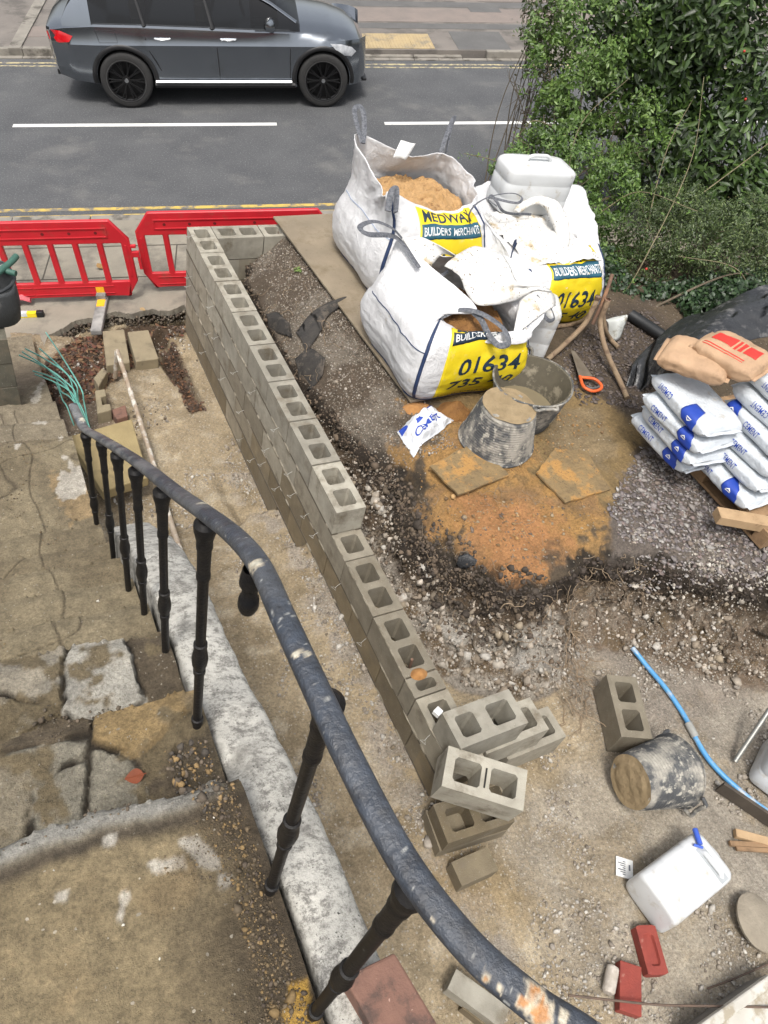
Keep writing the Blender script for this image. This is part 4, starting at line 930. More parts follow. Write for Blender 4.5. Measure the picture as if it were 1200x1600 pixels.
def board(P, label, th=.012, lift=.006, name='board_offcut'):
    W_ = [atg(a, b, lift + th) for a, b in P]; z = max(p[2] for p in W_) + .002; W_ = [at(a, b, z) for a, b in P]
    pts = []
    for i in range(len(W_)):
        a, b = W_[i], W_[(i + 1) % len(W_)]
        for t in np.linspace(0, 1, 8, endpoint=False): pp = a + (b - a) * t; pts.append((pp[0] + random.uniform(-.006, .006), pp[1] + random.uniform(-.006, .006)))
    mb = MB(); mb.prism(pts, z - th - lift, z); o = mb.build(name, M_ply2, None, 0, .002); tag(o, label, 'board'); return z
Z1 = board([(672, 728), (716, 772), (797, 742), (740, 690)], 'small mud caked board under the upturned rubber bucket')
board([(838, 738), (884, 784), (954, 764), (917, 705), (868, 700)], 'flat board offcut caked in yellow mud, right of the upturned rubber bucket')

# ================================================================== BULK BAGS
def bagmat():
    m, nt, b = newmat('woven_white_polypropylene')
    co = N_(nt, 'ShaderNodeTexCoord').outputs['Object']
    c = mixc(nt, ramp(nt, noise(nt, co, 4, 6), .3, .7), (.74, .74, .745), (.66, .66, .665))
    c = mixc(nt, ramp(nt, noise(nt, co, 7, 8, .65), .64, .80), c, (.50, .42, .30))
    c = mixc(nt, ramp(nt, noise(nt, co, 40, 4, .6), .73, .76), c, (.20, .15, .09))
    nt.links.new(c, b.inputs['Base Color']); b.inputs['Roughness'].default_value = .5; b.inputs['Specular IOR Level'].default_value = .4
    wv = N_(nt, 'ShaderNodeTexWave', Scale=38.0, Distortion=3.0, Detail=2.0); wv.bands_direction = 'Z'; nt.links.new(co, wv.inputs['Vector'])
    h = math_(nt, 'ADD', math_(nt, 'MULTIPLY', wv.outputs[0], .10), noise(nt, co, 11, 5, .6, 1.5))
    bn = N_(nt, 'ShaderNodeBump', Strength=.6, Distance=.03); nt.links.new(h, bn.inputs['Height']); nt.links.new(bn.outputs[0], b.inputs['Normal'])
    tr = N_(nt, 'ShaderNodeBsdfTranslucent'); nt.links.new(c, tr.inputs[0]); mx = N_(nt, 'ShaderNodeMixShader'); mx.inputs[0].default_value = .12
    nt.links.new(b.outputs[0], mx.inputs[1]); nt.links.new(tr.outputs[0], mx.inputs[2]); nt.links.new(mx.outputs[0], nt.nodes['Material Output'].inputs[0])
    return m
M_bag = bagmat()
M_ylw = mat('yellow_print', (.72, .56, .012), (.66, .50, .012), 6, .5, .3, 30, dirt=(.60, .52, .25), dscale=9, dlo=.6, dhi=.8)
M_nvy = mat('navy_print', (.012, .030, .055), None, 8, .5); M_teal = mat('teal_print', (.02, .10, .15), None, 8, .5); M_wtxt = mat('white_print', (.82, .83, .82), None, 8, .5)
M_strap = mat('blue_strap', (.012, .028, .085), (.02, .04, .10), 20, .6, .3, 200); M_loop = mat('grey_webbing', (.04, .045, .055), (.15, .155, .17), 55, .7, .3, 200)
M_sand = mat('builders_sand', (.50, .31, .14), (.40, .235, .095), 16, .95, 1.0, 60, dirt=(.25, .135, .055), dscale=14, dlo=.56, dhi=.66, bdist=.02)
M_wsand = mat('wet_sand', (.24, .115, .03), (.17, .075, .02), 16, .8, 1.0, 60, bdist=.02)
def spl(Q, t, closed):
    # Catmull-Rom over the first axis of Q
    n = len(Q); i = np.floor(t).astype(int); f = (t - i)[..., None]
    if closed: k = [(i + d) % n for d in (-1, 0, 1, 2)]
    else:
        i = np.clip(i, 0, n - 2); f = (t - i)[..., None]; k = [np.clip(i + d, 0, n - 1) for d in (-1, 0, 1, 2)]
    a, b, c, d = (Q[j] for j in k)
    return .5 * (2 * b + (c - a) * f + (2 * a - 5 * b + 4 * c - d) * f ** 2 + (3 * b - a - 3 * c + d) * f ** 3)
class Bag:
    def __init__(s, label, cen, half, rim, zs=.60, bulge=.07, seed=1, wr=.010, turn=0):
        s.cen = np.array(cen); s.seed = seed; s.wr = wr
        base = np.array([(-1, -1), (0, -1), (1, -1), (1, 0), (1, 1), (0, 1), (-1, 1), (-1, 0)], float)
        c_, s_ = math.cos(turn), math.sin(turn); rt = np.array([[c_, -s_], [s_, c_]])
        mid = np.array([0, 1, 0, 1, 0, 1, 0, 1])
        def ring(sc, bl, z): return np.array([[*(rt @ (b * half * (sc + bl * m_ * (1 if m_ else 0))) + s.cen[:2]), z] for b, m_ in zip(base, mid)])
        z0 = s.cen[2]
        s.R = np.stack([ring(.90, .04, z0 + .0), ring(1.04, bulge * 1.3, z0 + .12), ring(1.08, bulge * 2.0, z0 + zs * .55), ring(.93, bulge * 1.2, z0 + zs), np.array(rim)])   # (5,8,3)
        s.root = thing('bulk_bag', label, 'bag', tuple(s.cen), group='white builders bulk bags on the plywood sheet')
    def S(s, u, v):
        u = np.asarray(u, float); v = np.asarray(v, float); u, v = np.broadcast_arrays(u, v)
        rows = np.stack([spl(s.R[k], u, True) for k in range(5)])
        vi = np.clip(np.floor(v).astype(int), 0, 3); f = (v - vi)[..., None]
        idx = np.indices(u.shape)
        def g(k): return np.take_along_axis(rows, np.clip(k, 0, 4)[None, ..., None].repeat(3, -1), 0)[0]
        a, b, c, d = g(vi - 1), g(vi), g(vi + 1), g(vi + 2)
        P = .5 * (2 * b + (c - a) * f + (2 * a - 5 * b + 4 * c - d) * f ** 2 + (3 * b - a - 3 * c + d) * f ** 3)
        w = s.wr; fold = sstep(2.4, 4, v)
        n = s.nrm0(P, u)
        ang = u * math.pi / 4
        d1 = fbm(np.cos(ang) * 2.2 + 5, np.sin(ang) * 2.2, v * .9, s.seed, 4, 2.2) * w * 1.6 + vnoise(np.cos(ang) * 7, np.sin(ang) * 7, v * 3.5, s.seed + 5) * w * .6
        d1 = d1 - np.abs(fbm(np.cos(ang) * 3 + v * .7, np.sin(ang) * 3, v * 1.6 - ang * .4, s.seed + 31, 3, 1.7)) * w * 1.8
        d2 = vnoise(np.cos(ang) * 5 + 9, np.sin(ang) * 5, v * .35, s.seed + 9) * .030 * fold + vnoise(np.cos(ang) * 14, np.sin(ang) * 14, v * .6, s.seed + 3) * .010 * fold
        d1 = d1 * (.45 + .55 * sstep(1.6, 3.2, v)) + w * .35 * vnoise(np.cos(ang) * 3, np.sin(ang) * 3, v * 9, s.seed + 41)
        P = P + n * (d1 + d2)[..., None]
        P[..., 2] = np.maximum(P[..., 2], s.cen[2] - .0) if False else P[..., 2]
        return P
    def nrm0(s, P, u):
        d = P[..., :2] - s.cen[:2]; l = np.linalg.norm(d, axis=-1, keepdims=True) + 1e-6; return np.concatenate([d / l, np.zeros_like(l)], -1)
    def N(s, u, v):
        e = .02; a = s.S(u + e, v) - s.S(u - e, v); b = s.S(u, np.minimum(v + e, 4)) - s.S(u, v - e); n = np.cross(a, b); return n / (np.linalg.norm(n, axis=-1, keepdims=True) + 1e-9)
    def body(s, v1=4):
        U, Vv = np.meshgrid(np.linspace(0, 8, 193), np.linspace(0, v1, 60), indexing='ij'); mb = MB(); mb.grid(s.S(U, Vv))
        n = len(mb.v); o = mb.build('bag_body', M_bag, s.root, 180, off=s.cen, solid=.006); return o
    def patch(s, name, m, u0, u1, v0, v1, off=.004, nu=30, nv=40, parent=None):
        U, Vv = np.meshgrid(np.linspace(u0, u1, nu), np.linspace(v0, v1, nv), indexing='ij'); P = s.S(U, Vv) + s.N(U, Vv) * off
        mb = MB(); mb.grid(P); return mb.build(name, m, parent or s.root, 180, off=s.cen, solid=.002)
    def text(s, txt, m, x0, y0, w, h, box, off=.008, shear=.0, bold=.01, name='lettering', parent=None):
        # (x0,y0,w,h) inside the printed panel, 0..1; box = the panel's u0,u1,v0,v1
        V, F = text_mesh(txt, 1.0, bold, shear); lo, hi = V.min(0), V.max(0); tx = x0 + (V[:, 0] - lo[0]) / (hi[0] - lo[0]) * w; ty = y0 + (V[:, 1] - lo[1]) / (hi[1] - lo[1]) * h
        u = box[0] + (box[1] - box[0]) * tx; v = box[2] + (box[3] - box[2]) * ty
        P = s.S(u, v) + s.N(u, v) * off
        o = mesh_np(name, P, [F], m, parent or s.root, off=s.cen); return o
    def strap(s, u, v0, v1, w=.022, m=None, off=.006):
        vv = np.linspace(v0, v1, 40); du = w / (s.R[0, 2, 0] - s.R[0, 0, 0]) * 2
        mb = MB(); mb.grid(np.stack([s.S(np.full(40, u - du / 2), vv) + s.N(np.full(40, u), vv) * off, s.S(np.full(40, u), vv) + s.N(np.full(40, u), vv) * (off + .004), s.S(np.full(40, u + du / 2), vv) + s.N(np.full(40, u), vv) * off]))
        mb.build('corner_strap', m or M_strap, s.root, 180, off=s.cen, solid=.003)
    def loop(s, P, w=.018, th=.25, name='lifting_loop', m=None):
        Q = cr(P, 10); mb = MB(); mb.tube(Q, w, 8, th); mb.build(name, m or M_loop, s.root, 60, off=s.cen)
    def seam(s, v, us, m=None, r=.004):
        uu = np.linspace(us[0], us[1], 80); P = s.S(uu, np.full(80, v)) + s.N(uu, np.full(80, v)) * .004; mb = MB(); mb.tube(P, r, 5); mb.build('seam', m or M_strap, s.root, 60, off=s.cen)
    def printing(s, box, words):
        pn = s.patch('printed_panel', M_ylw, *box)
        b0 = box[2] + (box[3] - box[2]) * words['bar'][0]; b1 = box[2] + (box[3] - box[2]) * words['bar'][1]; du = box[1] - box[0]
        s.patch('banner', M_nvy if words.get('navy') else M_teal, box[0] + du * .03, box[1] - du * .02, b0, b1, .0065, 30, 8, pn)
        s.text('MEDWAY', M_nvy, .07, words['med'][0], .86, words['med'][1], box, bold=.02, shear=.15, parent=pn)
        hb = words['bar'][1] - words['bar'][0]
        s.text('BUILDERS', M_wtxt, .06, words['bar'][0] + hb * .22, .41, hb * .56, box, .0095, bold=.012, parent=pn); s.text('MERCHANTS', M_wtxt, .51, words['bar'][0] + hb * .22, .44, hb * .56, box, .0095, bold=.008, parent=pn)
        s.text('01634', M_nvy, .17, words['n1'][0], .68, words['n1'][1], box, bold=.018, shear=.12, parent=pn)
        s.text('735 40', M_nvy, .11, words['n2'][0], .72, words['n2'][1], box, bold=.018, shear=.12, parent=pn)
        s.text('www.medway', M_nvy, .04, words['w'][0], .70, words['w'][1], box, bold=.008, shear=.1, parent=pn)
Zb = BZ + .002
def base_from(px, py, half, sx_, sy_, z): p = at(px, py, z); return (p[0] - sx_ * half * .9, p[1] - sy_ * half * .9, z)
# --- front bag
hB = .455; cB = base_from(646, 621, hB, -1, -1, Zb)
rimB = [at(690, 492, .60), at(745, 532, .56), at(826, 530, .58), at(852, 452, .72), at(770, 388, .78), at(690, 398, .80), at(622, 372, .86), at(744, 479, .70)]
B = Bag('front bulk bag, its white side folded in over brown sand, behind the rubber buckets', cB, hB, rimB, .56, .03, 11, .011)
B.body(); boxB = (.42, 1.94, .12, 3.55)
B.printing(boxB, dict(bar=(.765, .90), med=(.915, .085), n1=(.50, .15), n2=(.28, .15), w=(.06, .075), navy=True))
B.strap(0.02, 0.1, 3.75, .030); B.strap(2.05, .1, 3.7, .030); B.seam(2.55, (6.3, 8)); B.seam(.06, (-1.6, 1.9), None, .006)
B.loop([at(655, 418, .80), at(620, 372, .90), at(575, 366, .98), at(563, 354, 1.0), at(585, 346, 1.0), at(612, 356, .96), at(628, 372, .90)], .022)
B.loop([at(688, 496, .62), at(720, 484, .68), at(752, 490, .72), at(785, 512, .68), at(795, 535, .62), at(780, 540, .60), at(765, 525, .62), at(752, 500, .68), at(740, 488, .70)], .022)
B.loop([at(832, 460, .74), at(848, 465, .72), at(860, 480, .66), at(866, 497, .60), at(858, 501, .60), at(850, 492, .64), at(846, 474, .70), at(838, 462, .74)], .016)
B.loop([at(700, 423, .74), at(690, 430, .70), at(678, 428, .70)], .02)
r1 = [at(745, 386, .84), at(785, 398, .85), at(812, 442, .82), at(850, 447, .76), at(862, 455, .74)]; r2 = [at(694, 416, .80), at(718, 432, .78), at(728, 458, .72), at(752, 478, .69), at(806, 470, .70)]
r1c, r2c = cr(r1, 8), cr(r2, 8); rows_ = []
for t in np.linspace(0, 1, 16):
    P = r1c * (1 - t) + r2c * t; P[:, 2] += .05 * math.sin(math.pi * t) + .022 * fbm(P[:, 0], P[:, 1], P[:, 2], 3, 4, 8); rows_.append(P)
M_bagd = mat('muddy_bag_cloth', (.66, .655, .635), (.56, .55, .52), 5, .55, .5, 18, dirt=(.42, .33, .20), dscale=6, dlo=.56, dhi=.66, speck=(.12, .10, .07), sscale=42, slo=.63, shi=.66, bdist=.02)
mb = MB(); mb.grid(np.array(rows_)); mb.build('folded_flap', M_bagd, B.root, 180, off=B.cen, solid=.006)
r1 = [at(852, 448, .76), at(866, 462, .70), at(868, 478, .66)]; r2 = [at(812, 470, .70), at(806, 500, .66), at(800, 530, .60)]
r1c, r2c = cr(r1, 8), cr(r2, 8); mb = MB(); mb.grid(np.array([r1c * (1 - t) + r2c * t + np.array([0, 0, .03 * math.sin(math.pi * t)]) for t in np.linspace(0, 1, 10)])); mb.build('folded_flap', M_bagd, B.root, 180, off=B.cen, solid=.006)
# back of the bag seen inside the peak, with print showing through
r1 = [at(628, 372, .86), at(655, 370, .90), at(680, 380, .88), at(722, 405, .82)]; r2 = [at(654, 412, .76), at(664, 425, .72), at(690, 398, .80), at(708, 400, .80)]
r1c, r2c = cr(r1, 8), cr(r2, 8); mb = MB(); mb.grid(np.array([r1c * (1 - t) + r2c * t for t in np.linspace(0, 1, 8)])); mb.build('back_panel', M_bagd, B.root, 180, off=B.cen, solid=.005)
def heap(name, label, cen, r, z, m, amp=.03, seed=3, slope=(0, 0), dome=.04, n=60):
    u = np.linspace(-1, 1, n); X, Y = np.meshgrid(u, u, indexing='ij'); k = np.maximum(np.abs(X), np.abs(Y)); rr = np.hypot(X, Y) + 1e-9; sc = np.where(rr > 0, k / rr, 1)
    X, Y = X * sc ** .5, Y * sc ** .5
    x, y = cen[0] + X * r[0], cen[1] + Y * r[1]
    zz = z + dome * (1 - X ** 2 - Y ** 2) + slope[0] * X + slope[1] * Y + amp * fbm(x, y, 0, seed, 5, 7) + amp * .6 * np.abs(fbm(x, y, 0, seed + 3, 3, 16))
    mb = MB(); mb.grid(np.stack([x, y, zz], -1)); o = mb.build(name, m, None, 60); tag(o, label, 'sand'); return o
heap('sand_heap', 'dark wet sand inside the front bulk bag', (cB[0] + .03, cB[1]), (.36, .36), Zb + .47, M_wsand, .05, 5, (0, -.02))
# --- back left bag
hA = .47; cA = base_from(592, 466, hA, -1, -1, Zb)
rimA = [at(611, 300, .97), at(678, 330, .80), at(738, 318, .86), at(742, 285, .92), at(697, 240, .98), at(640, 243, .97), at(556, 210, 1.08), at(596, 300, .93)]
A = Bag('back left bulk bag standing open, heaped with pale orange sand', cA, hA, rimA, .66, .08, 23, .011)
A.body(); boxA = (.55, 1.85, .1, 3.80)
A.printing(boxA, dict(bar=(.71, .83), med=(.85, .125), n1=(.48, .14), n2=(.28, .14), w=(.06, .07)))
A.strap(0.0, .1, 3.9, .032); A.strap(2.0, .1, 3.85, .032); A.seam(2.7, (6.2, 8), mat('pale_blue_thread', (.35, .42, .55), None, 8, .6)); A.seam(.06, (-1.8, 1.9), None, .006)
def loop2(b, P, **k): b.loop(P, **k)
A.loop([at(606, 330, .90), at(611, 302, .99), at(618, 295, 1.02), at(620, 305, 1.0), at(618, 332, .93)], .026)
A.loop([at(566, 222, 1.06), at(558, 195, 1.14), at(554, 172, 1.20), at(562, 166, 1.22), at(568, 178, 1.19), at(569, 205, 1.11), at(567, 224, 1.06)], .022)
A.loop([at(687, 242, .96), at(692, 228, 1.02), at(700, 205, 1.09), at(708, 186, 1.14), at(711, 186, 1.15), at(704, 205, 1.09), at(697, 238, .98)], .020)
A.loop([at(735, 352, .74), at(733, 335, .84), at(745, 318, .92), at(770, 306, .97), at(800, 302, 1.0), at(815, 308, 1.0), at(812, 316, .98), at(798, 316, .97), at(765, 308, .96)], .012)
heap('sand_heap', 'pale orange sand heaped in the open back left bulk bag', (cA[0] + .02, cA[1] + .02), (.40, .40), Zb + .66, M_sand, .06, 9, (-.0, .02), .06, 90)
mb = MB(); a, b_, c, d = at(614, 246, 1.02), at(634, 251, 1.0), at(650, 222, 1.12), at(626, 221, 1.12)
mb.grid([[a * (1 - s) * (1 - t) + b_ * s * (1 - t) + c * s * t + d * (1 - s) * t + np.array([0, 0, .012 * math.sin(3 * s + 2 * t)]) for s in np.linspace(0, 1, 6)] for t in np.linspace(0, 1, 6)])
M_paper = mat('printed_white_label', (.74, .74, .72), (.62, .62, .6), 60, .6, .1, 60)
lb = mb.build('document_label', M_paper, A.root, 180, off=A.cen, solid=.002)
# --- right bag
hC = .45; pc = atg(905, 497); cC = (pc[0] - hC * .92, pc[1] + hC * .92, min(pc[2], G(pc[0] - .4, pc[1] + .4)) + .0)
rimC = [at(798, 378, .64), at(852, 398, .60), at(928, 368, .66), at(925, 330, .70), at(905, 290, .72), at(830, 290, .72), at(752, 285, .72), at(748, 335, .68)]
Cb = Bag('right hand bulk bag with its top folded shut and a plastic container on it', cC, hC, rimC, .56, .09, 37, .014)
Cb.body(); boxC = (.55, 1.80, .1, 3.75)
Cb.printing(boxC, dict(bar=(.725, .86), med=(.875, .115), n1=(.46, .165), n2=(.22, .165), w=(.05, .08)))
Cb.strap(0.05, .1, 3.05, .030); Cb.strap(2.05, .1, 3.8, .030); Cb.seam(2.6, (6.6, 8)); Cb.seam(.06, (0, 3.5), None, .006)
u = np.linspace(-1, 1, 70); X, Y = np.meshgrid(u, u, indexing='ij'); lx_, ly_ = cC[0] + X * .40, cC[1] + .02 + Y * .40
zz = Zb + .60 + .05 * (1 - X ** 2) * (1 - Y ** 2) + .055 * fbm(lx_, ly_ * 2.2, 0, 91, 4, 4) + .03 * np.abs(fbm(lx_, ly_, 0, 92, 3, 7))
mb = MB(); mb.grid(np.stack([lx_, ly_, zz], -1)); mb.build('folded_top', M_bagd, Cb.root, 180, off=Cb.cen, solid=.004)
roll = cr([at(806, 332, .78), at(822, 318, .82), at(842, 313, .86), at(862, 322, .86), at(874, 345, .80), at(880, 372, .72), at(868, 392, .66)], 8)
mb = MB(); mb.tube(roll, np.interp(np.linspace(0, 1, len(roll)), [0, .3, .6, 1], [.03, .045, .075, .06]), 14, .7)
mb.v = [tuple(np.array(p) + .018 * np.array([fbm(*[np.array([c]) for c in p], 7, 3, 11)[0], fbm(*[np.array([c]) for c in p], 8, 3, 11)[0], fbm(*[np.array([c]) for c in p], 9, 3, 11)[0]])) for p in mb.v]
mb.build('rolled_edge', M_bagd, Cb.root, 70, off=Cb.cen)
Cb.loop([at(803, 385, .70), at(806, 378, .74), at(800, 395, .66), at(795, 415, .60)], .024, m=M_strap)
Cb.loop([at(776, 322, .82), at(764, 312, .86), at(768, 306, .88), at(776, 315, .86), at(790, 332, .80), at(830, 335, .78)], .012)

# ================================================================== PLASTIC CONTAINERS
M_hdpe = mat('translucent_white_plastic', (.60, .615, .62), (.53, .54, .54), 4, .33, .15, 14, dirt=(.40, .37, .31), dscale=9, dlo=.56, dhi=.70, sub=.1, spec=.5)
M_bluecap = mat('blue_plastic', (.05, .12, .55), None, 8, .4)
def container(label, L, Wd, H, M, name='water_container', cap=True):
    # body: height along local z, handle on top
    t = thing(name, label, 'container', M.to_translation()); t.rotation_euler = M.to_euler()
    def sq(hx, hy, z, n=48, e=6.5):
        out = []
        for k in range(n):
            a = 2 * math.pi * k / n; c, s = math.cos(a), math.sin(a); r = (abs(c) ** e + abs(s) ** e) ** (-1 / e); out.append((hx * c * r, hy * s * r, z))
        return out
    prof = [(.80, 0), (.93, .008), (.985, .03), (1, .06), (1, .30), (.985, .32), (.985, .34), (1, .36), (1, .62), (.985, .64), (.985, .66), (1, .68), (1, .86), (.98, .91), (.9, .955), (.72, .985), (.5, 1)]
    R = [sq(L / 2 * k, Wd / 2 * k, z * H) for k, z in prof]; n = 48
    mb = MB(); mb.add([p for r in R for p in r], [(i * n + k, i * n + (k + 1) % n, (i + 1) * n + (k + 1) % n, (i + 1) * n + k) for i in range(len(R) - 1) for k in range(n)] + [tuple(range(n - 1, -1, -1)), tuple((len(R) - 1) * n + k for k in range(n))])
    mb.build('body', M_hdpe, t, 50)
    mb = MB(); mb.tube(cr([(-L * .20, 0, H * .98), (-L * .14, 0, H + .035), (0, 0, H + .045), (L * .12, 0, H + .038), (L * .18, 0, H * .98)], 6), .016, 10); mb.build('handle', M_hdpe, t, 60)
    if cap:
        mb = MB(); mb.lathe([(.032, 0), (.032, .02), (.034, .022), (.034, .045), (.028, .048)], 20, Matrix.Translation((-L * .32, 0, H * .97)), cap1=True); mb.build('cap', M_hdpe, t, 40)
    return t
def MX(x, y, z, loc): return Matrix([[x[i], y[i], z[i], loc[i]] for i in range(3)] + [[0, 0, 0, 1]])
# on the folded bag: lying on its long side
pL, pR = at(792, 300, .92), at(897, 304, .92); wC = np.linalg.norm(pR - pL); x_ = nrm(pR - pL); y_ = nrm(np.cross([0, 0, 1], x_))
cc_ = (pL + pR) / 2 + y_ * .19
container('white plastic container lying on top of the folded right hand bag', wC * .98, .36, .42, MX(x_, y_, np.array([0, 0, 1.]), (cc_[0], cc_[1], .70)), cap=False)
pb = atg(848, 562); container('upright white plastic container standing behind the bucket of water', .36, .27, .47, Matrix.Translation((pb[0] - .03, pb[1] + .20, pb[2])) @ Matrix.Rotation(rad(62), 4, 'Z'))
# on its side in the dig
c1, c2, c3, c4 = (at(*q, -.44) for q in ((1088, 1293), (1166, 1362), (1060, 1440), (999, 1370)))
ctr = (c1 + c2 + c3 + c4) / 4; zx = nrm((c1 + c2) / 2 - (c3 + c4) / 2); xx = nrm(c2 - c1); up_ = np.array([0, 0, 1.]); xx = nrm(xx - zx * (xx @ zx)); yy_ = np.cross(zx, xx)
Hc, Lc = np.linalg.norm((c1 + c2) / 2 - (c3 + c4) / 2) * .98, .5 * (np.linalg.norm(c2 - c1) + np.linalg.norm(c3 - c4))
base_ = (c3 + c4) / 2; t = container('white plastic container lying on its side in the dig with a blue tap', Lc, .24, Hc, MX(xx, yy_, zx, (base_[0], base_[1], -.68 + .125)), cap=False)
def loc_(p): return t.matrix_basis.inverted() @ V3(p) if False else (Matrix.Translation(t.location) @ t.rotation_euler.to_matrix().to_4x4()).inverted() @ V3(p)
h1, h2 = at(1100, 1330, -.42), at(1130, 1368, -.42)
sgn = 1 if loc_((base_[0], base_[1], 1)).y > 0 else -1
mb = MB(); q1, q2 = loc_(h1), loc_(h2); mb.tube([(q1.x, sgn * .112, q1.z), (q1.x * .9 + q2.x * .1, sgn * .135, q1.z * .9 + q2.z * .1), (q2.x * .9 + q1.x * .1, sgn * .135, q2.z * .9 + q1.z * .1), (q2.x, sgn * .112, q2.z)], .017, 10); mb.build('side_grip', M_hdpe, t, 60); xa, xb = sorted((q1.x, q2.x)); za, zb2 = sorted((q1.z, q2.z)); ya, yb = sorted((sgn * .1195, sgn * .1215)); mb = MB(); mb.box((xa - .03, ya, za - .03), (xb + .03, yb, zb2 + .03)); mb.build('grip_recess_shade', mat('shaded_recess_plastic', (.40, .42, .43), (.34, .36, .37), 8, .4), t, 0, .001)  # flat grey plate under the grip, recess shade put into its colour
q1, q2, q3 = loc_(at(1084, 1297, -.40)), loc_(at(1096, 1318, -.40)), loc_(at(1088, 1321, -.40))
mb = MB(); mb.tube([(q1.x, sgn * .13, q1.z + .03), (q2.x, sgn * .14, q2.z)], .016, 10); mb.tube([(q3.x - .01, sgn * .14, q3.z), (q2.x + .02, sgn * .14, q2.z)], .008, 8); mb.build('tap', M_bluecap, t, 60)
p = at(1204, 1200, -.55); container('white plastic container cut off by the right edge, beyond the blue pipe', .40, .28, .46, Matrix.Translation((p[0] + .12, p[1] - .02, G(p[0] + .1, p[1]) + .01)) @ Matrix.Rotation(rad(25), 4, 'Z'), cap=False)

# ================================================================== RUBBER BUCKETS
M_trug = mat('cement_smeared_black_rubber', (.045, .047, .05), (.085, .088, .09), 7, .75, .5, 60, dirt=(.30, .28, .24), dscale=6, dlo=.46, dhi=.60, speck=(.36, .34, .29), sscale=26, slo=.56, shi=.66)
M_trugi = mat('muddy_bucket_inside', (.12, .105, .075), (.08, .07, .05), 7, .8, .4, 60, dirt=(.26, .23, .17), dscale=7)
M_crust = mat('dried_mud_crust', (.30, .225, .13), (.21, .155, .085), 8, .95, .8, 50)
def trug(label, M, rb=.20, rt=.275, h=.33, inside=True, crust=False, handles=True):
    t = thing('rubber_bucket', label, 'bucket', M.to_translation(), group='black rubber builders buckets'); t.rotation_euler = M.to_euler()
    prof = [(0.001, .0), (rb * .93, .0), (rb, .012)]
    for k in range(1, 34): q = k / 34; prof.append((rb + (rt - rb) * (q ** .85) + (.0022 if k % 2 else -.0008), .012 + (h - .012) * q))
    prof += [(rt + .004, h), (rt + .012, h + .002), (rt + .012, h + .012), (rt, h + .014)]
    mb = MB(); mb.lathe(prof, 56); mb.v = [(x * (1 + .03 * math.sin(2 * math.atan2(y, x)) * z / h), y * (1 - .03 * math.sin(2 * math.atan2(y, x)) * z / h), z) for x, y, z in mb.v]; mb.build('shell', M_trug, t, 30)
    mb = MB(); mb.lathe([(rt, h + .014), (rt - .01, h + .008), (rb + (rt - rb) * .5 - .01, h * .5), (rb - .008, .02), (.001, .016)], 48); mb.build('inside', M_trugi, t, 40)
    if handles:
        for s in (-1, 1):
            mb = MB(); q_ = 1.0 if s > 0 else .12; o_ = 0 if s > 0 else .03; mb.tube(cr([(s * rt * .98, -.09, h), (s * (rt + .01 + o_), -.075, h + .055 * q_), (s * (rt + .005 + o_), -.03, h + .085 * q_), (s * (rt + .005 + o_), .03, h + .085 * q_), (s * (rt + .01 + o_), .075, h + .055 * q_), (s * rt * .98, .09, h)], 6), .013, 8); mb.build('handle', M_trug, t, 60)
    if crust:
        mb = MB(); u = np.linspace(0, 1, 14); an = np.linspace(0, 2 * math.pi, 49); X = rb * .985 * u[:, None] * np.cos(an); Y = rb * .985 * u[:, None] * np.sin(an); Zc = -.004 - .012 * fbm(X, Y, 0, 44, 4, 14) - .008 * (u[:, None] < .75) + 0 * X
        mb.grid(np.stack([X, Y, Zc], -1)); mb.build('mud_crust', M_crust, t, 60)
    return t
p = atg(815, 650); zt = p[2]; T1 = thing  # upright with water
cw = (at(755, 578, zt + .36) + at(878, 592, zt + .36)) / 2; rr2 = np.linalg.norm(at(755, 578, zt + .36) - at(878, 592, zt + .36)) / 2
trug('upright black rubber bucket half full of muddy water, against the front bulk bag', Matrix.Translation((cw[0] + .06, cw[1] - .10, zt)) @ Matrix.Rotation(rad(75), 4, 'Z') @ Matrix.Rotation(rad(-5), 4, 'X'), rr2 * .68, rr2 * .95, .37)
M_water = mat('muddy_water', (.20, .17, .11), (.17, .14, .09), 3, .06, .02, 8)
mb = MB(); mb.lathe([(rr2 * .775, .13), (.001, .131)], 40, Matrix.Translation((cw[0] + .06, cw[1] - .10, zt))); o = mb.build('muddy_water', M_water, None, 60); tag(o, 'brown muddy water standing in the upright rubber bucket', 'water')
p = (at(716, 692, Z1) + at(834, 722, Z1)) / 2; rr3 = np.linalg.norm(at(716, 692, Z1) - at(834, 722, Z1)) / 2
trug('upturned black rubber bucket smeared with cement, its base crusted with mud', Matrix.Translation((p[0] + .07, p[1] + .13, Z1 + .33)) @ Matrix.Rotation(math.pi, 4, 'X') @ Matrix.Rotation(rad(2), 4, 'Y'), rr3 * .70, rr3 * .96, .33, crust=True, handles=False)
# on its side in the dig
ba, bb = at(955, 1165, -.50), at(990, 1255, -.50); ctr = (at(953, 1190, -.48) + at(1000, 1250, -.48)) / 2
axd = nrm((at(1070, 1195, -.47) - at(980, 1222, -.47)) * np.array([1, 1, 0])); yv = np.array([0, 0, 1.]); xv = np.cross(yv, axd)
pc_ = at(985, 1222, -.47)
trug('black rubber bucket lying on its side in the dig, caked in pale cement', MX(xv, yv, axd, (pc_[0], pc_[1], -.68 + .215)) @ Matrix.Rotation(rad(8), 4, 'X'), .165, .215, .37, crust=True)

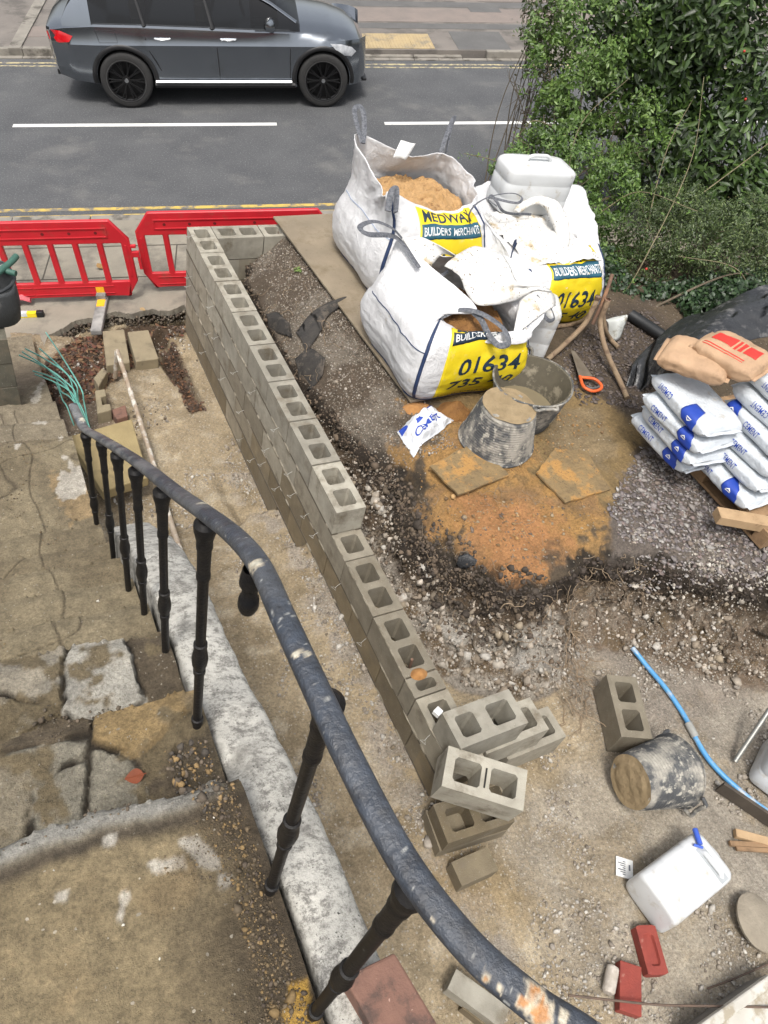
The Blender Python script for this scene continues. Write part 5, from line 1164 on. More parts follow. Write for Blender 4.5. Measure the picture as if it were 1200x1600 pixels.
# ================================================================== PALLET AND SACKS
M_wood = mat('pallet_wood', (.30, .19, .10), (.21, .13, .07), 9, .85, .4, 60, dirt=(.12, .075, .04), dscale=7, dlo=.54, dhi=.7)
M_wood2 = mat('fresh_timber', (.42, .29, .165), (.33, .22, .12), 9, .8, .4, 60, dirt=(.2, .13, .07), dscale=9, dlo=.58, dhi=.7)
pa, pb2 = atg(1056, 716, .02), atg(1200, 872, .02)
ydir = nrm((pb2 - pa) * np.array([1, 1, 0])); xdir = np.array([-ydir[1], ydir[0], 0]); xdir = xdir if xdir[0] > 0 else -xdir
zP = max(pa[2], pb2[2], G(pa[0] + .8, pa[1] - .5), G(pa[0] + .9, pa[1])) - .01
origin = at(1056, 716, zP) - ydir * .42
MP = MX(ydir, xdir, np.array([0, 0, 1.]), origin)      # local x runs along the front edge towards the camera, y away to the right
pal = thing('wooden_pallet', 'weathered wooden pallet under the stacks of cement bags', 'pallet', origin); pal.matrix_world = MP
for y0 in (0, .46, .93):
    mb = MB(); mb.box((0, y0, 0), (1.36, y0 + .10, .022)); mb.build('bottom_board', M_wood, pal, 0, .002)
    for x0 in (0, .60, 1.25): mb = MB(); mb.box((x0, y0, .0221), (x0 + .11, y0 + .10, .10)); mb.build('block', M_wood, pal, 0, .002)
    mb = MB(); mb.box((0, y0, .1001), (1.36, y0 + .10, .120)); mb.build('stringer', M_wood, pal, 0, .002)
for k in range(9): mb = MB(); mb.box((.004 + k * .153, 0, .1201), (.004 + k * .153 + .115, 1.03, .140)); mb.build('deck_board', M_wood, pal, 0, .002)
def pal2w(x, y, z): return np.array((MP @ V3((x, y, z)))[:])
PT = .142
M_cem = mat('white_paper_sack', (.58, .615, .65), (.48, .515, .55), 7, .5, .8, 22, dirt=(.40, .375, .33), dscale=8, dlo=.58, dhi=.72, bdist=.018)
M_cblue = mat('blue_print', (.015, .055, .36), (.012, .045, .30), 10, .55, .2, 30); M_brown = mat('brown_paper_sack', (.46, .30, .18), (.37, .24, .145), 6, .75, .6, 22, dirt=(.26, .17, .10), dscale=7, dlo=.6, dhi=.74, bdist=.015)
M_redp = mat('red_print', (.70, .03, .02), (.60, .03, .02), 10, .6, .2, 30)
def pil(L, Wd, H, seed, wr=.006):
    def Sx(a, x):
        # a: angle round the section, x -1..1 along the length
        a = np.asarray(a, float); x = np.asarray(x, float); e = 3.8
        pin = np.clip(1 - np.abs(x) ** 7, 0, 1) ** .5; pw = np.clip(1 - .10 * np.abs(x) ** 6, 0, 1)
        c, s = np.cos(a), np.sin(a); r = (np.abs(c) ** e + np.abs(s) ** e) ** (-1 / e)
        y = Wd / 2 * c * r * pw; z = H / 2 * s * r * (pin * .96 + .04)
        X = x * L / 2 * (1 + .012 * np.cos(3 * a))
        n = np.stack([np.zeros_like(c + x), c + 0 * x, s + 0 * x], -1)
        d = wr * fbm(X * 1.0, y, z, seed, 4, 9) + wr * .8 * vnoise(X * 26, y * 5, z * 5, seed + 3) * np.abs(x) ** 3
        return np.stack([X + 0 * c, y + 0 * x, z + 0 * x], -1) + n * np.asarray(d)[..., None]
    return Sx
def sack(name, label, cat, M, L, Wd, H, m, seed, group, wr=.011):
    t = thing(name, label, cat, M.to_translation(), group=group); t.rotation_euler = M.to_euler(); Sx = pil(L, Wd, H, seed, wr)
    A_, X_ = np.meshgrid(np.linspace(0, 2 * np.pi, 49), np.linspace(-1, 1, 41), indexing='ij'); mb = MB(); mb.grid(Sx(A_, X_)); mb.build('paper_sack', m, t, 60)
    # stitched flat ends
    for s in (-1, 1):
        mb = MB(); yy_ = np.linspace(-Wd * .42, Wd * .42, 12); mb.grid(np.array([[(s * (L / 2 - .01 + .035 * q), y, .004 * math.sin(y * 40 + seed)) for y in yy_] for q in (0, .5, 1)])); mb.build('stitched_end', m, t, 60, solid=.004)
    return t, Sx
def cement(label, M, L, Wd, H, seed, flip, group, kite=(.22, .78), txt=(-.62, -.08)):
    t, Sx = sack('cement_bag', label, 'bag', M, L, Wd, H, M_cem, seed, group)
    # the long side facing the camera is local -y (angle pi); print runs up from the lower edge over the upper edge
    a0, a1 = math.pi + .62, math.pi - 1.15
    def on(tx, ty, off):
        a = a0 + (a1 - a0) * ty; P = Sx(a, tx); Q = Sx(a, tx * .98); c = np.zeros_like(P); c[..., 0] = P[..., 0]; n = P - c; n /= np.linalg.norm(n, axis=-1, keepdims=True); return P + n * off
    f = -1 if flip else 1
    # blue kite
    k0, k1 = kite; u = np.linspace(0, 1, 12); Uu, Vv = np.meshgrid(u, u, indexing='ij')
    px = k0 + (k1 - k0) * Uu; lo_ = np.interp(Uu, [0, .35, 1], [.42, .0, .0]) * 1; hi_ = np.interp(Uu, [0, .1, .75, 1], [.98, 1.0, .80, .42])
    tx = f * px; ty = lo_ + (hi_ - lo_) * Vv; ty = ty if not flip else 1 - ty
    mb = MB(); mb.grid(on(tx, ty, .0035)); kt = mb.build('blue_kite', M_cblue, t, 60, solid=.001)
    # small white mark in the kite: peak over a bar
    V, F = np.array([(0, 0), (.5, .55), (1, 0), (.75, 0), (.5, .25), (.25, 0), (0, -.35), (1, -.35), (1, -.15), (0, -.15)]), [(0, 1, 4, 5), (1, 2, 3, 4), (6, 7, 8, 9)]
    cx = k0 + (k1 - k0) * .42; tx = f * (cx + (V[:, 0] - .5) * .15); ty = .50 + V[:, 1] * .26; ty = ty if not flip else 1 - ty
    mb = MB(); mb.add(on(tx, ty, .006), F); mb.build('white_mark', M_wtxt, kt, 0)
    V, F = text_mesh('CEMENT', 1.0, .004, spacing=1.12); lo, hi = V.min(0), V.max(0); q = (V[:, 0] - lo[0]) / (hi[0] - lo[0]); r = (V[:, 1] - lo[1]) / (hi[1] - lo[1])
    tx = f * (txt[0] + (txt[1] - txt[0]) * q); ty = .28 + .36 * r; ty = ty if not flip else 1 - ty
    mesh_np('lettering', on(tx, ty, .0035), [F], M_cblue, t)
    return t
def stackM(x, y, z, yaw=0, tilt=0):
    return MP @ Matrix.Translation((x, y, z)) @ Matrix.Rotation(yaw, 4, 'Z') @ Matrix.Rotation(tilt, 4, 'X')
Lb, Wb, Hb = .60, .42, .128
gl_ = 'cement bags in the stack further from the camera'; gr_ = 'cement bags in the stack nearer the camera'
wL = ['bottom', 'second from the bottom', 'third from the bottom', 'top']
wR = ['bottom', 'second from the bottom', 'third from the bottom', 'fourth from the bottom', 'second from the top', 'top']
def lx(px, py, z):
    p = at(px, py, z); q = MP.inverted() @ V3(p); return q
zt0 = zP + PT
for k, (px, py, yaw) in enumerate([(986, 651, .02), (1000, 641, -.05), (1004, 619, .04), (1015, 594, -.06)]):
    z = PT + Hb * .5 + k * Hb * .94; q = lx(px, py, zP + z)
    cement('white cement bag, %s of the further stack on the pallet' % wL[k], stackM(q.x + Lb / 2, q.y + Wb / 2 - .01, z, yaw, .02 * (-1) ** k), Lb * (1.03 if k == 3 else 1), Wb, Hb, 31 + k, k == 3, gl_, (.30, .80) if k != 3 else (-.74, -.22), (-.62, -.10) if k != 3 else (.18, .66))
for k, (px, py, yaw, fl) in enumerate([(1075, 703, .03, 0), (1094, 679, -.03, 1), (1107, 654, .04, 1), (1128, 632, -.05, 1), (1142, 604, .03, 2), (1158, 578, -.04, 2)]):
    z = PT + Hb * .5 + k * Hb * .94; q = lx(px, py, zP + z)
    cement('white cement bag, %s of the nearer stack on the pallet' % wR[k], stackM(q.x + Lb / 2, q.y + Wb / 2, z, yaw, .02 * (-1) ** k), Lb, Wb, Hb, 51 + k, fl == 2, gr_, *{0: ((.22, .72), (-.66, -.16)), 1: ((-.90, -.46), (-.22, .26)), 2: ((-.98, -.50), (-.16, .34))}[fl])
# brown sacks
for i, (pts, z, yaw, lab, tilt) in enumerate([((1075, 585), .80, .55, 'plain brown paper sack lying across the top of the further cement stack', -.18), ((1120, 572), .90, .25, 'brown paper sack with red print, lying on the plain brown sack', -.12)]):
    p = at(*pts, zP + z); Mx = Matrix.Translation(p) @ Matrix.Rotation(math.atan2(ydir[1], ydir[0]) + yaw, 4, 'Z') @ Matrix.Rotation(tilt, 4, 'Y') @ Matrix.Rotation(.12, 4, 'X')
    t, Sx = sack('brown_sack', lab, 'sack', Mx @ Matrix.Translation((0, .2, 0)), .47, .36, .14, M_brown, 80 + i, 'brown paper sacks on the cement stack', .022)
    if i == 1:
        for (a0, a1, x0, x1) in ((1.15, 1.75, -.75, -.1), (1.15, 1.75, -.04, .04), (1.15, 1.75, .10, .22), (1.15, 1.75, .28, .70), (2.05, 2.09, -.8, .5), (2.17, 2.20, -.8, .5)):
            A_, X_ = np.meshgrid(np.linspace(a0, a1, 10), np.linspace(x0, x1, 16), indexing='ij'); P = Sx(A_, X_); c = P.copy(); c[..., 1:] = 0; n = P - c; n /= np.linalg.norm(n, axis=-1, keepdims=True)
            mb = MB(); mb.grid(P + n * .004); mb.build('red_print', M_redp, t, 60, solid=.001)
# loose timber offcut on the pallet
q0, q1 = at(1124, 785, zP + .20), at(1205, 800, zP + .20); dx_ = nrm((q1 - q0) * np.array([1, 1, 0])); dy_ = np.array([-dx_[1], dx_[0], 0])
mb = MB(); mb.box((0, -.05, -.075), (.40, .055, 0), MX(dx_, dy_, np.array([0, 0, 1.]), at(1124, 800, zP + .17))); o = mb.build('timber_offcut', M_wood2, None, 0, .004); tag(o, 'short sawn timber offcut on the corner of the pallet', 'timber')
# black polythene
M_poly = mat('black_polythene', (.018, .019, .021), (.035, .036, .038), 6, .24, .5, 12, dirt=(.15, .145, .14), dscale=8, dlo=.55, dhi=.72, bdist=.03)
def sheet(name, label, r1, r2, m, n=40, sag=.05, seed=3, cat='sheet', amp=.06):
    a, b = cr(r1, 10), cr(r2, 10); k = min(len(a), len(b)); ia = np.linspace(0, len(a) - 1, 60).astype(int); ib = np.linspace(0, len(b) - 1, 60).astype(int); a, b = a[ia], b[ib]
    T = np.linspace(0, 1, n)[:, None, None]; P = a[None] * (1 - T) + b[None] * T
    P[..., 2] += sag * np.sin(np.pi * T[..., 0])
    nn = fbm(P[..., 0], P[..., 1], P[..., 2], seed, 2, 2.6); n2 = np.abs(fbm(P[..., 0] * .6 + P[..., 1] * .4, P[..., 1] * 1.5, P[..., 2] * .3, seed + 4, 2, 2.6))
    cz = np.abs(np.mod(fbm(P[..., 0] * .5, P[..., 1], P[..., 2] * .5, seed + 9, 2, 1.3) * 4, 2) - 1); P[..., 2] += amp * nn + amp * .55 * (cz - .5); P[..., 0] += amp * .6 * nn; P[..., 1] += amp * .4 * n2
    mb = MB(); mb.grid(P); o = mb.build(name, m, None, 180, solid=.003)
    if label: tag(o, label, cat)
    return o
sheet('plastic_sheet', 'crumpled black polythene sheet draped behind the cement stacks', [at(982, 600, .08), at(1000, 612, .06), at(1040, 580, .42), at(1085, 548, .62), at(1150, 535, .66), at(1230, 520, .70)], [at(990, 572, .14), at(1012, 545, .22), at(1062, 505, .42), at(1110, 487, .58), at(1165, 462, .74), at(1240, 440, .85)], M_poly, 70, .05, 3, amp=.09)
sheet('plastic_sheet', 'dark grey polythene hanging at the near end of the nearer cement stack', [at(1188, 700, .45), at(1200, 690, .45), at(1260, 660, .45)], [at(1178, 772, .20), at(1200, 810, .16), at(1260, 800, .16)], M_poly, 20, .05, 8, amp=.03)
M_wetp = mat('white_polythene', (.55, .57, .55), (.42, .44, .42), 6, .35, .4, 14, dirt=(.25, .23, .18), dscale=7)
p = atg(960, 512)
sheet('plastic_wrapper', 'crumpled white plastic wrapper on the soil behind the rusty pipe stand', [atg(944, 500, .16), atg(962, 495, .20), atg(980, 492, .22)], [atg(950, 528, .02), atg(962, 532, .03), atg(970, 528, .03)], M_wetp, 14, .06, 12, amp=.02)
M_blk2 = mat('black_pipe', (.014, .015, .016), None, 8, .5, .1, 40)
mb = MB(); mb.tube(cr([atg(985, 492, .06), atg(1005, 505, .06), atg(1040, 528, .06)], 8), .055, 14); o = mb.build('black_pipe', M_blk2, None, 60); tag(o, 'thick black plastic pipe lying under the ivy behind the cement', 'pipe')
# ------------------------------------------------------------------ rusty pipe stand
pst = atg(955, 540); st = thing('pipe_stand', 'rusty three legged pipe stand beside the bulk bags', 'stand', pst)
def pipe(P, r, name, m=None):
    mb = MB(); mb.tube(cr(P, 10), r, 12); return mb.build(name, m or M_rust, st, 60, off=pst)
M_rustm = mat('muddy_rusty_steel', (.20, .135, .085), (.25, .19, .12), 9, .9, .5, 60, dirt=(.13, .085, .055), dscale=10)
f1, f2, f3, f4 = atg(855, 562, .02), atg(980, 622, .02), atg(870, 510, .03), atg(966, 543, .03)
# depth of the joint: over the middle of the feet
jc = (f1 + f2 + f3) / 3
def onz(px, py, z): return at(px, py, z)
zj = .52; 
J1, J2 = at(936, 462, zj), at(950, 470, zj)
pipe([f1, at(880, 540, .14), at(912, 508, .28), at(925, 485, .40), J1], .023, 'leg', M_rustm); pipe([f2, at(968, 595, .10), at(946, 545, .22), at(938, 505, .33), at(944, 485, .44), J2], .023, 'leg', M_rustm)
pipe([f3, at(892, 507, .10), at(912, 500, .22), at(930, 480, .38)], .020, 'leg', M_rustm); pipe([f4, at(954, 530, .12), at(946, 515, .24), at(942, 490, .38)], .02, 'leg', M_rustm)
pipe([at(926, 506, .28), at(943, 468, .50), at(957, 428, .70)], .0165, 'centre_post')
for q in (at(935, 463, zj), at(950, 468, zj)): mb = MB(); mb.lathe([(.026, -.03), (.029, 0), (.022, .004)], 14, Matrix.Translation(q)); mb.build('collar', M_rust, st, 50, off=pst)
# ------------------------------------------------------------------ hand saw
M_steel = mat('dull_saw_steel', (.13, .105, .075), (.20, .17, .13), 10, .55, .3, 60, metal=.3); M_orange = mat('orange_grip', (.75, .13, .03), None, 8, .5); M_gy = mat('grey_rubber_grip', (.10, .10, .10), None, 8, .6)
s1, s2, s3, s4 = atg(892, 548, .05), atg(905, 590, .05), atg(926, 588, .04), atg(897, 548, .05)
hs_ = thing('hand_saw', 'hand saw with an orange handle lying on the slate', 'saw', s1)
mb = MB(); mb.add([s1, s2, s3, s4] + [p + np.array([0, 0, .003]) for p in (s1, s2, s3, s4)], [(3, 2, 1, 0), (4, 5, 6, 7), (0, 1, 5, 4), (1, 2, 6, 5), (2, 3, 7, 6), (3, 0, 4, 7)]); mb.build('blade', M_steel, hs_, 0, off=s1)
mb = MB(); mb.tube(cr([atg(906, 588, .05), atg(912, 604, .05), atg(926, 611, .05), atg(938, 608, .05), atg(939, 601, .05), atg(928, 592, .05), atg(912, 590, .05), atg(907, 589, .05)], 6), .014, 10, .9); mb.build('handle', M_orange, hs_, 60, off=s1)
mb = MB(); mb.tube(cr([atg(916, 603, .062), atg(926, 607, .062), atg(936, 604, .062)], 6), .011, 8); mb.build('grip', M_gy, hs_, 60, off=s1)
# ------------------------------------------------------------------ empty cement bag
M_crump = mat('crumpled_white_paper', (.68, .70, .73), (.55, .57, .6), 9, .6, .7, 26, dirt=(.42, .36, .28), dscale=9, dlo=.58, dhi=.72, bdist=.02)
u = np.linspace(0, 1, 50); c1, c2, c3, c4 = atg(622, 672, .03), atg(645, 712, .03), atg(710, 655, .03), atg(672, 632, .03)
U, Vv = np.meshgrid(u, u, indexing='ij'); P = (c1 * ((1 - U) * (1 - Vv))[..., None] + c2 * (U * (1 - Vv))[..., None] + c3 * (U * Vv)[..., None] + c4 * ((1 - U) * Vv)[..., None])
hz = .035 + .05 * np.abs(fbm(P[..., 0], P[..., 1], 0, 131, 3, 8)) + .035 * fbm(P[..., 0], P[..., 1], 0, 132, 3, 15) + .05 * np.exp(-((U - .5) / .4) ** 2) * np.exp(-((Vv - .55) / .2) ** 2)
edge_ = np.minimum.reduce([U, 1 - U, Vv, 1 - Vv]); hz = hz * sstep(0, .2, edge_) + .0; P[..., 2] = ground(P[..., 0], P[..., 1]) + .012 + hz; P[..., 0] += .012 * fbm(U * 6, Vv * 6, 0, 133, 3, 1); P[..., 1] += .02 * fbm(U * 6, Vv * 6, 3, 134, 3, 1)
eb = thing('empty_cement_bag', 'crumpled empty cement bag lying by the front bulk bag', 'bag', c1); mb = MB(); mb.grid(P); mb.build('paper_sack', M_crump, eb, 50, off=c1, solid=.003)
def onsheet(uu, vv, off):
    i, j = np.clip(uu, 0, 1) * 49, np.clip(vv, 0, 1) * 49; a, b = np.clip(i.astype(int), 0, 48), np.clip(j.astype(int), 0, 48); f, g = (i - a)[..., None], (j - b)[..., None]
    q = P[a, b] * (1 - f) * (1 - g) + P[a + 1, b] * f * (1 - g) + P[a, b + 1] * (1 - f) * g + P[a + 1, b + 1] * f * g; q[..., 2] += off; return q
V, F = text_mesh('CEMENT', 1.0, .02); lo, hi = V.min(0), V.max(0); mesh_np('lettering', onsheet(.62 - .22 * (V[:, 1] - lo[1]) / (hi[1] - lo[1]) + .15, .15 + .62 * (V[:, 0] - lo[0]) / (hi[0] - lo[0]), .006), [F], M_cblue, eb, off=c1)
for (a, b, c, d) in ((.02, .30, .02, .14), (.02, .16, .70, .98), (.30, .44, .30, .42)):
    U2, V2 = np.meshgrid(np.linspace(a, b, 10), np.linspace(c, d, 10), indexing='ij'); mb = MB(); mb.grid(onsheet(U2, V2, .005)); mb.build('blue_print', M_cblue, eb, 60, off=c1, solid=.001)
# sand spilt at the foot of the bag
def mound(name, label, P, h, m, seed, z=None):
    pts = np.array([atg(*q) for q in P]); c = pts.mean(0); rx = np.ptp(pts[:, 0]) / 2; ry = np.ptp(pts[:, 1]) / 2
    an, rr = np.meshgrid(np.linspace(0, 2 * np.pi, 49), np.linspace(0, 1, 22), indexing='ij'); x = c[0] + rx * rr * np.cos(an) * (1 + .15 * np.cos(3 * an + seed)); y = c[1] + ry * rr * np.sin(an) * (1 + .15 * np.sin(2 * an + seed))
    zz = ground(x, y) - .015 + (h + .015) * (1 - rr ** 1.6) + .25 * h * fbm(x, y, 0, seed, 4, 16); mb = MB(); mb.grid(np.stack([x, y, zz], -1)); o = mb.build(name, m, None, 60); tag(o, label, 'sand'); return o
mound('sand_pile', 'small pile of orange sand spilt at the foot of the front bulk bag', [(680, 630), (735, 630), (690, 660), (735, 660)], .09, M_wsand, 3); mound('sand_pile', 'low smear of muddy sand beside the end of the plywood sheet', [(622, 632), (668, 622), (640, 650), (665, 645)], .04, M_sandspill, 6)
# sand dropped on the wall top (part of the wall)
an, rr = np.meshgrid(np.linspace(0, 2 * np.pi, 30), np.linspace(0, 1, 12), indexing='ij'); p = at(655, 1052, -.215); x = p[0] + .055 * rr * np.cos(an); y = p[1] + .04 * rr * np.sin(an); zz = -.2245 + .03 * (1 - rr ** 2) + .008 * fbm(x, y, 0, 4, 3, 40); mb = MB(); mb.grid(np.stack([x, y, zz], -1)); mb.build('sand_spill', M_sandspill, wall, 60, off=wall.location)
# ================================================================== LOOSE BLOCKS
def loose(label, M, L=.44, Wd=.215, H=.215, wet=0.0, holes=None, group='loose concrete blocks around the dig', name='concrete_block', slot=False):
    mb = MB(); mb.cur = tint(wet); hollow_block(mb, L, Wd, H, Matrix(), holes=holes)
    t = mb.build(name, M_blk, None, 0, .004, col=True); t.matrix_world = M; tag(t, label, 'block', group); return t
def frame3(a, b, c):
    # a origin, b along the length, c across
    x = nrm(b - a); y = nrm((c - a) - x * ((c - a) @ x))
    if np.cross(x, y)[2] < 0: a = a + y * ((c - a) @ y); y = -y
    return MX(x, y, np.cross(x, y), a)
M_slot = mat('slot_shade', (.02, .018, .015), None, 8, .9)
def slotted(t, L=.44, Wd=.215, H=.215):
    mb = MB(); mb.box((L / 2 - .005, .055, H), (L / 2 + .005, Wd - .055, H + .0013)); mb.build('slot', M_slot, t, 0)  # near-black strip on the web, colour standing in for shade inside the slot
a, b, c = at(690, 1228, -.04), at(832, 1272, -.06), at(711, 1171, -.02)
M0 = frame3(a, b, c); t = loose('grey hollow block tipped askew on top of a second block at the near wall end', M0 @ Matrix.Translation((0, 0, -.215)), wet=0); slotted(t)
a, b, c = at(700, 1318, -.44), at(800, 1285, -.44), at(668, 1262, -.44); M0 = frame3(a, b, c); loose('brown wet hollow block underneath the tipped block', M0 @ Matrix.Translation((0, 0, -.125)), .42, .215, .125, wet=.85, holes=[(.05, .19), (.24, .37)])
M0 = frame3(a + np.array([-.01, .01, -.10]), b + np.array([0, 0, -.10]), c + np.array([0, 0, -.10])); loose('wet muddy slab block at the bottom of the pile by the wall end', M0 @ Matrix.Translation((0, -.005, -.135)), .43, .225, .11, wet=.7, holes=[])
a, b, c = at(722, 1385, -.56), at(782, 1358, -.56), at(702, 1355, -.56); M0 = frame3(a, b, c); loose('brown half block lying in front of the block pile', M0 @ Matrix.Translation((0, 0, -.115)), .235, .13, .115, wet=.95, holes=[], name='half_block')
a, b, c = at(970, 1152, -.47), at(943, 1041, -.47), at(1013, 1138, -.47); M0 = frame3(a, b, c) ; t = loose('olive brown hollow block on its own in the dig beside the blue pipe', MX(nrm(b - a), nrm(np.cross([0, 0, 1], nrm(b - a))), np.array([0, 0, 1.]), a) @ Matrix.Translation((0, -.215, -.205)), wet=.75)
a, b, c = at(699, 1545, -.52), at(760, 1590, -.52), at(715, 1518, -.52); M0 = frame3(a, b, c); loose('pale broken block behind the handrail at the foot of the picture', M0 @ Matrix.Translation((0, 0, -.1)), .30, .10, .10, wet=.0, holes=[], name='broken_block'); 
a, b, c = at(722, 1575, -.60), at(760, 1605, -.60), at(738, 1560, -.60); M0 = frame3(a, b, c); loose('dark brick fragment below the pale broken block', M0 @ Matrix.Translation((0, 0, -.08)), .2, .10, .08, wet=1.0, holes=[], name='brick_fragment')
# block scraps on the raised corner
p = at(683, 1115, 0.0); mb = MB(); mb.box((-.022, -.018, .001), (.02, .02, .03), Matrix.Translation(p) @ Matrix.Rotation(.4, 4, 'Z')); o = mb.build('paper_scrap', M_paper, wall, 0, off=wall.location)
# ================================================================== LEFT: PIER, BAG, LEVEL
pz = -.80; mb = MB()
pr = thing('block_pier', 'dark block pier at the left edge with a tool bag on top', 'pier', (-1.85, -1.05, pz))
for k in range(3): mb.cur = tuple(np.array([.34, .34, .31])); hollow_block(mb, .44, .44, .215, Matrix.Translation((-2.10 - .004 * k, -1.265 + .004 * (k % 2), pz + .225 * k)), holes=[])
mb.build('block_course', M_blk, pr, 0, .004, off=pr.location, col=True); mb = MB(); mb.box((-2.09, -1.26, pz), (-1.67, -.83, pz + .66)); mb.build('mortar', M_mort, pr, 0, off=pr.location)
zt_ = pz + .667
M_bagk = mat('black_tool_bag', (.028, .031, .033), (.045, .048, .05), 9, .6, .4, 80, dirt=(.12, .12, .115), dscale=9, dlo=.58, dhi=.72); M_hose = mat('green_hose', (.035, .10, .075), (.05, .12, .09), 12, .55)
tb = thing('tool_bag', 'black tool bag with green and grey hoses on the block pier', 'bag', (-1.88, -.95, zt_))
mb = MB(); Rr = []
for z, k in ((0, .92), (.03, 1), (.16, 1.04), (.26, 1.0), (.29, .97)): Rr.append([(-1.83 + .29 * k * math.cos(q) * (abs(math.cos(q)) ** 5 + abs(math.sin(q)) ** 5) ** -.2, -.90 + .24 * k * math.sin(q) * (abs(math.cos(q)) ** 5 + abs(math.sin(q)) ** 5) ** -.2, zt_ + z) for q in np.linspace(0, 2 * math.pi, 41)])
mb.grid(Rr); mb.f.append(tuple(range(41))); mb.build('shell', M_bagk, tb, 50, off=tb.location, solid=.012)
mb = MB(); mb.tube([(-1.83 + .30 * math.cos(q), -.90 + .25 * math.sin(q), zt_ + .29) for q in np.linspace(0, 2 * math.pi, 40)], .013, 8, cap=False); mb.build('rim', M_bagk, tb, 60, off=tb.location)
mb = MB(); mb.tube(cr([(-1.95, -1.10, zt_ + .22), (-1.70, -1.04, zt_ + .36), (-1.54, -.90, zt_ + .40), (-1.49, -.82, zt_ + .40)], 8), .024, 10); mb.tube(cr([(-1.9, -.75, zt_ + .2), (-1.7, -.88, zt_ + .36), (-1.52, -1.0, zt_ + .37)], 8), .022, 10); mb.build('hose', M_hose, tb, 60, off=tb.location)
M_steelg = mat('grey_steel_tube', (.32, .32, .30), (.22, .22, .2), 12, .45, .2, 50, metal=.6)
mb = MB(); mb.tube([(-2.0, -1.0, zt_ + .27), (-1.55, -.92, zt_ + .40)], .018, 10); mb.build('grey_tube', M_steelg, tb, 60, off=tb.location)
mb = MB(); mb.box((-2.0, -1.148, zt_ + .06), (-1.80, -1.142, zt_ + .19)); mb.build('pocket', M_bagk, tb, 0, .01, off=tb.location)
lv = rp(*atr(38, 495, .1), .1); lvl = thing('spirit_level', 'yellow and black spirit level lying on the pavement under the barrier', 'level', lv); lvl.matrix_world = MX(RD, RH, RN, lv)
mb = MB(); mb.box((-.5, -.022, .0), (.13, .022, .055)); mb.build('body', mat('yellow_enamel', (.80, .62, .02), (.7, .55, .02), 6, .4), lvl, 0, .004)
mb = MB(); mb.box((.1301, -.026, -.004), (.20, .026, .062)); mb.build('end_cap', M_blk2, lvl, 0, .008); mb = MB(); mb.box((-.02, -.0235, .012), (.04, .0235, .058)); mb.build('vial', M_lamp, lvl, 0, .003)
M_pink = mat('pink_plastic', (.62, .12, .14), (.5, .1, .12), 14, .4, .2, 30); p = rp(*atr(36, 480, .1), .1)
sheet('drinks_bottle', None, [p + RD * -.10 + RN * .02, p + RN * .09, p + RD * .10 + RN * .06], [p + RD * -.10 + RH * .1 + RN * .02, p + RH * .12 + RN * .10, p + RD * .10 + RH * .1 + RN * .02], M_pink, 14, .04, 5, amp=.02); o = bpy.context.scene.objects[-1]
for o in bpy.data.objects:
    if o.name.startswith('drinks_bottle'): o.name = 'pink_wrapper'; tag(o, 'crumpled pink plastic wrapper on the pavement beside the tool bag', 'wrapper')
# green strapping
M_strapg = mat('green_plastic_strip', (.16, .46, .40), (.22, .55, .48), 30, .4, .1, 40, spec=.6)
sp0 = at(125, 690, -1.05); gs = thing('green_strapping', 'tangle of green plastic strapping springing out of the ground', 'strapping', sp0)
ends = [((128, 652, -1.02), (105, 585, -.75), (40, 545, -.72)), ((130, 655, -1.02), (112, 605, -.76), (35, 550, -.74)), ((132, 660, -1.02), (95, 590, -.80), (30, 555, -.80)), ((134, 662, -1.02), (100, 600, -.84), (52, 580, -.90)), ((136, 664, -1.02), (110, 612, -.84), (55, 585, -.92)), ((126, 648, -1.02), (118, 600, -.74), (62, 545, -.78)), ((140, 668, -1.02), (120, 625, -.88), (70, 572, -.94)), ((124, 640, -1.02), (96, 612, -1.0), (86, 590, -1.0)), ((112, 655, -1.1), (98, 625, -1.05), (88, 600, -.98)), ((138, 662, -1.02), (126, 606, -.72), (72, 520, -.86))]
for e in ends:
    a, b, c = (at(*q) for q in e); mb = MB(); mb.tube(cr([a + np.array([0.02, -.02, -.12]), a, .5 * (a + b) + np.array([0, 0, .04]), b, .5 * (b + c) + np.array([0, 0, .02]), c], 8), .010, 6, .6); mb.build('strip', M_strapg, gs, 60, off=sp0)
# slabs and kerbs in the left trench
M_slab = mat('muddy_paving_slab', (.27, .225, .145), (.205, .17, .11), 6, .9, .6, 60, dirt=(.14, .11, .075), dscale=6, dlo=.55, dhi=.7); M_sandst = mat('yellow_sandstone', (.30, .235, .115), (.24, .185, .09), 6, .85, .5, 60, dirt=(.17, .13, .07), dscale=8, dlo=.56, dhi=.72)
def slab(P, z, th, label, m=M_slab, name='paving_slab', cat='slab', tilt=None):
    W_ = [at(a, b, z) for a, b in P]; mb = MB(); mb.prism([(p[0], p[1]) for p in W_], z - th, z); o = mb.build(name, m, None, 0, .010); tag(o, label, cat); return o
slab([(160, 517), (194, 514), (203, 566), (166, 571)], -1.16, .12, 'left of two muddy paving blocks below the barrier foot', name='paving_block')
slab([(199, 518), (232, 515), (248, 560), (212, 565)], -1.15, .12, 'right of two muddy paving blocks, nearer the block wall', name='paving_block')
slab([(105, 682), (206, 654), (232, 745), (160, 768)], -.80, .10, 'yellow sandstone slab lying beside the far end of the railing', M_sandst, 'sandstone_slab')
slab([(146, 590), (160, 574), (168, 580), (154, 604)], -1.10, .12, 'small brick shaped block standing in the leaf litter', name='edging_block', cat='block')
slab([(148, 610), (164, 607), (166, 618), (158, 620), (160, 632), (172, 630), (174, 640), (152, 646)], -1.02, .16, 'broken hollow block piece beside the white painted pole', M_slab, 'block_fragment', 'block')
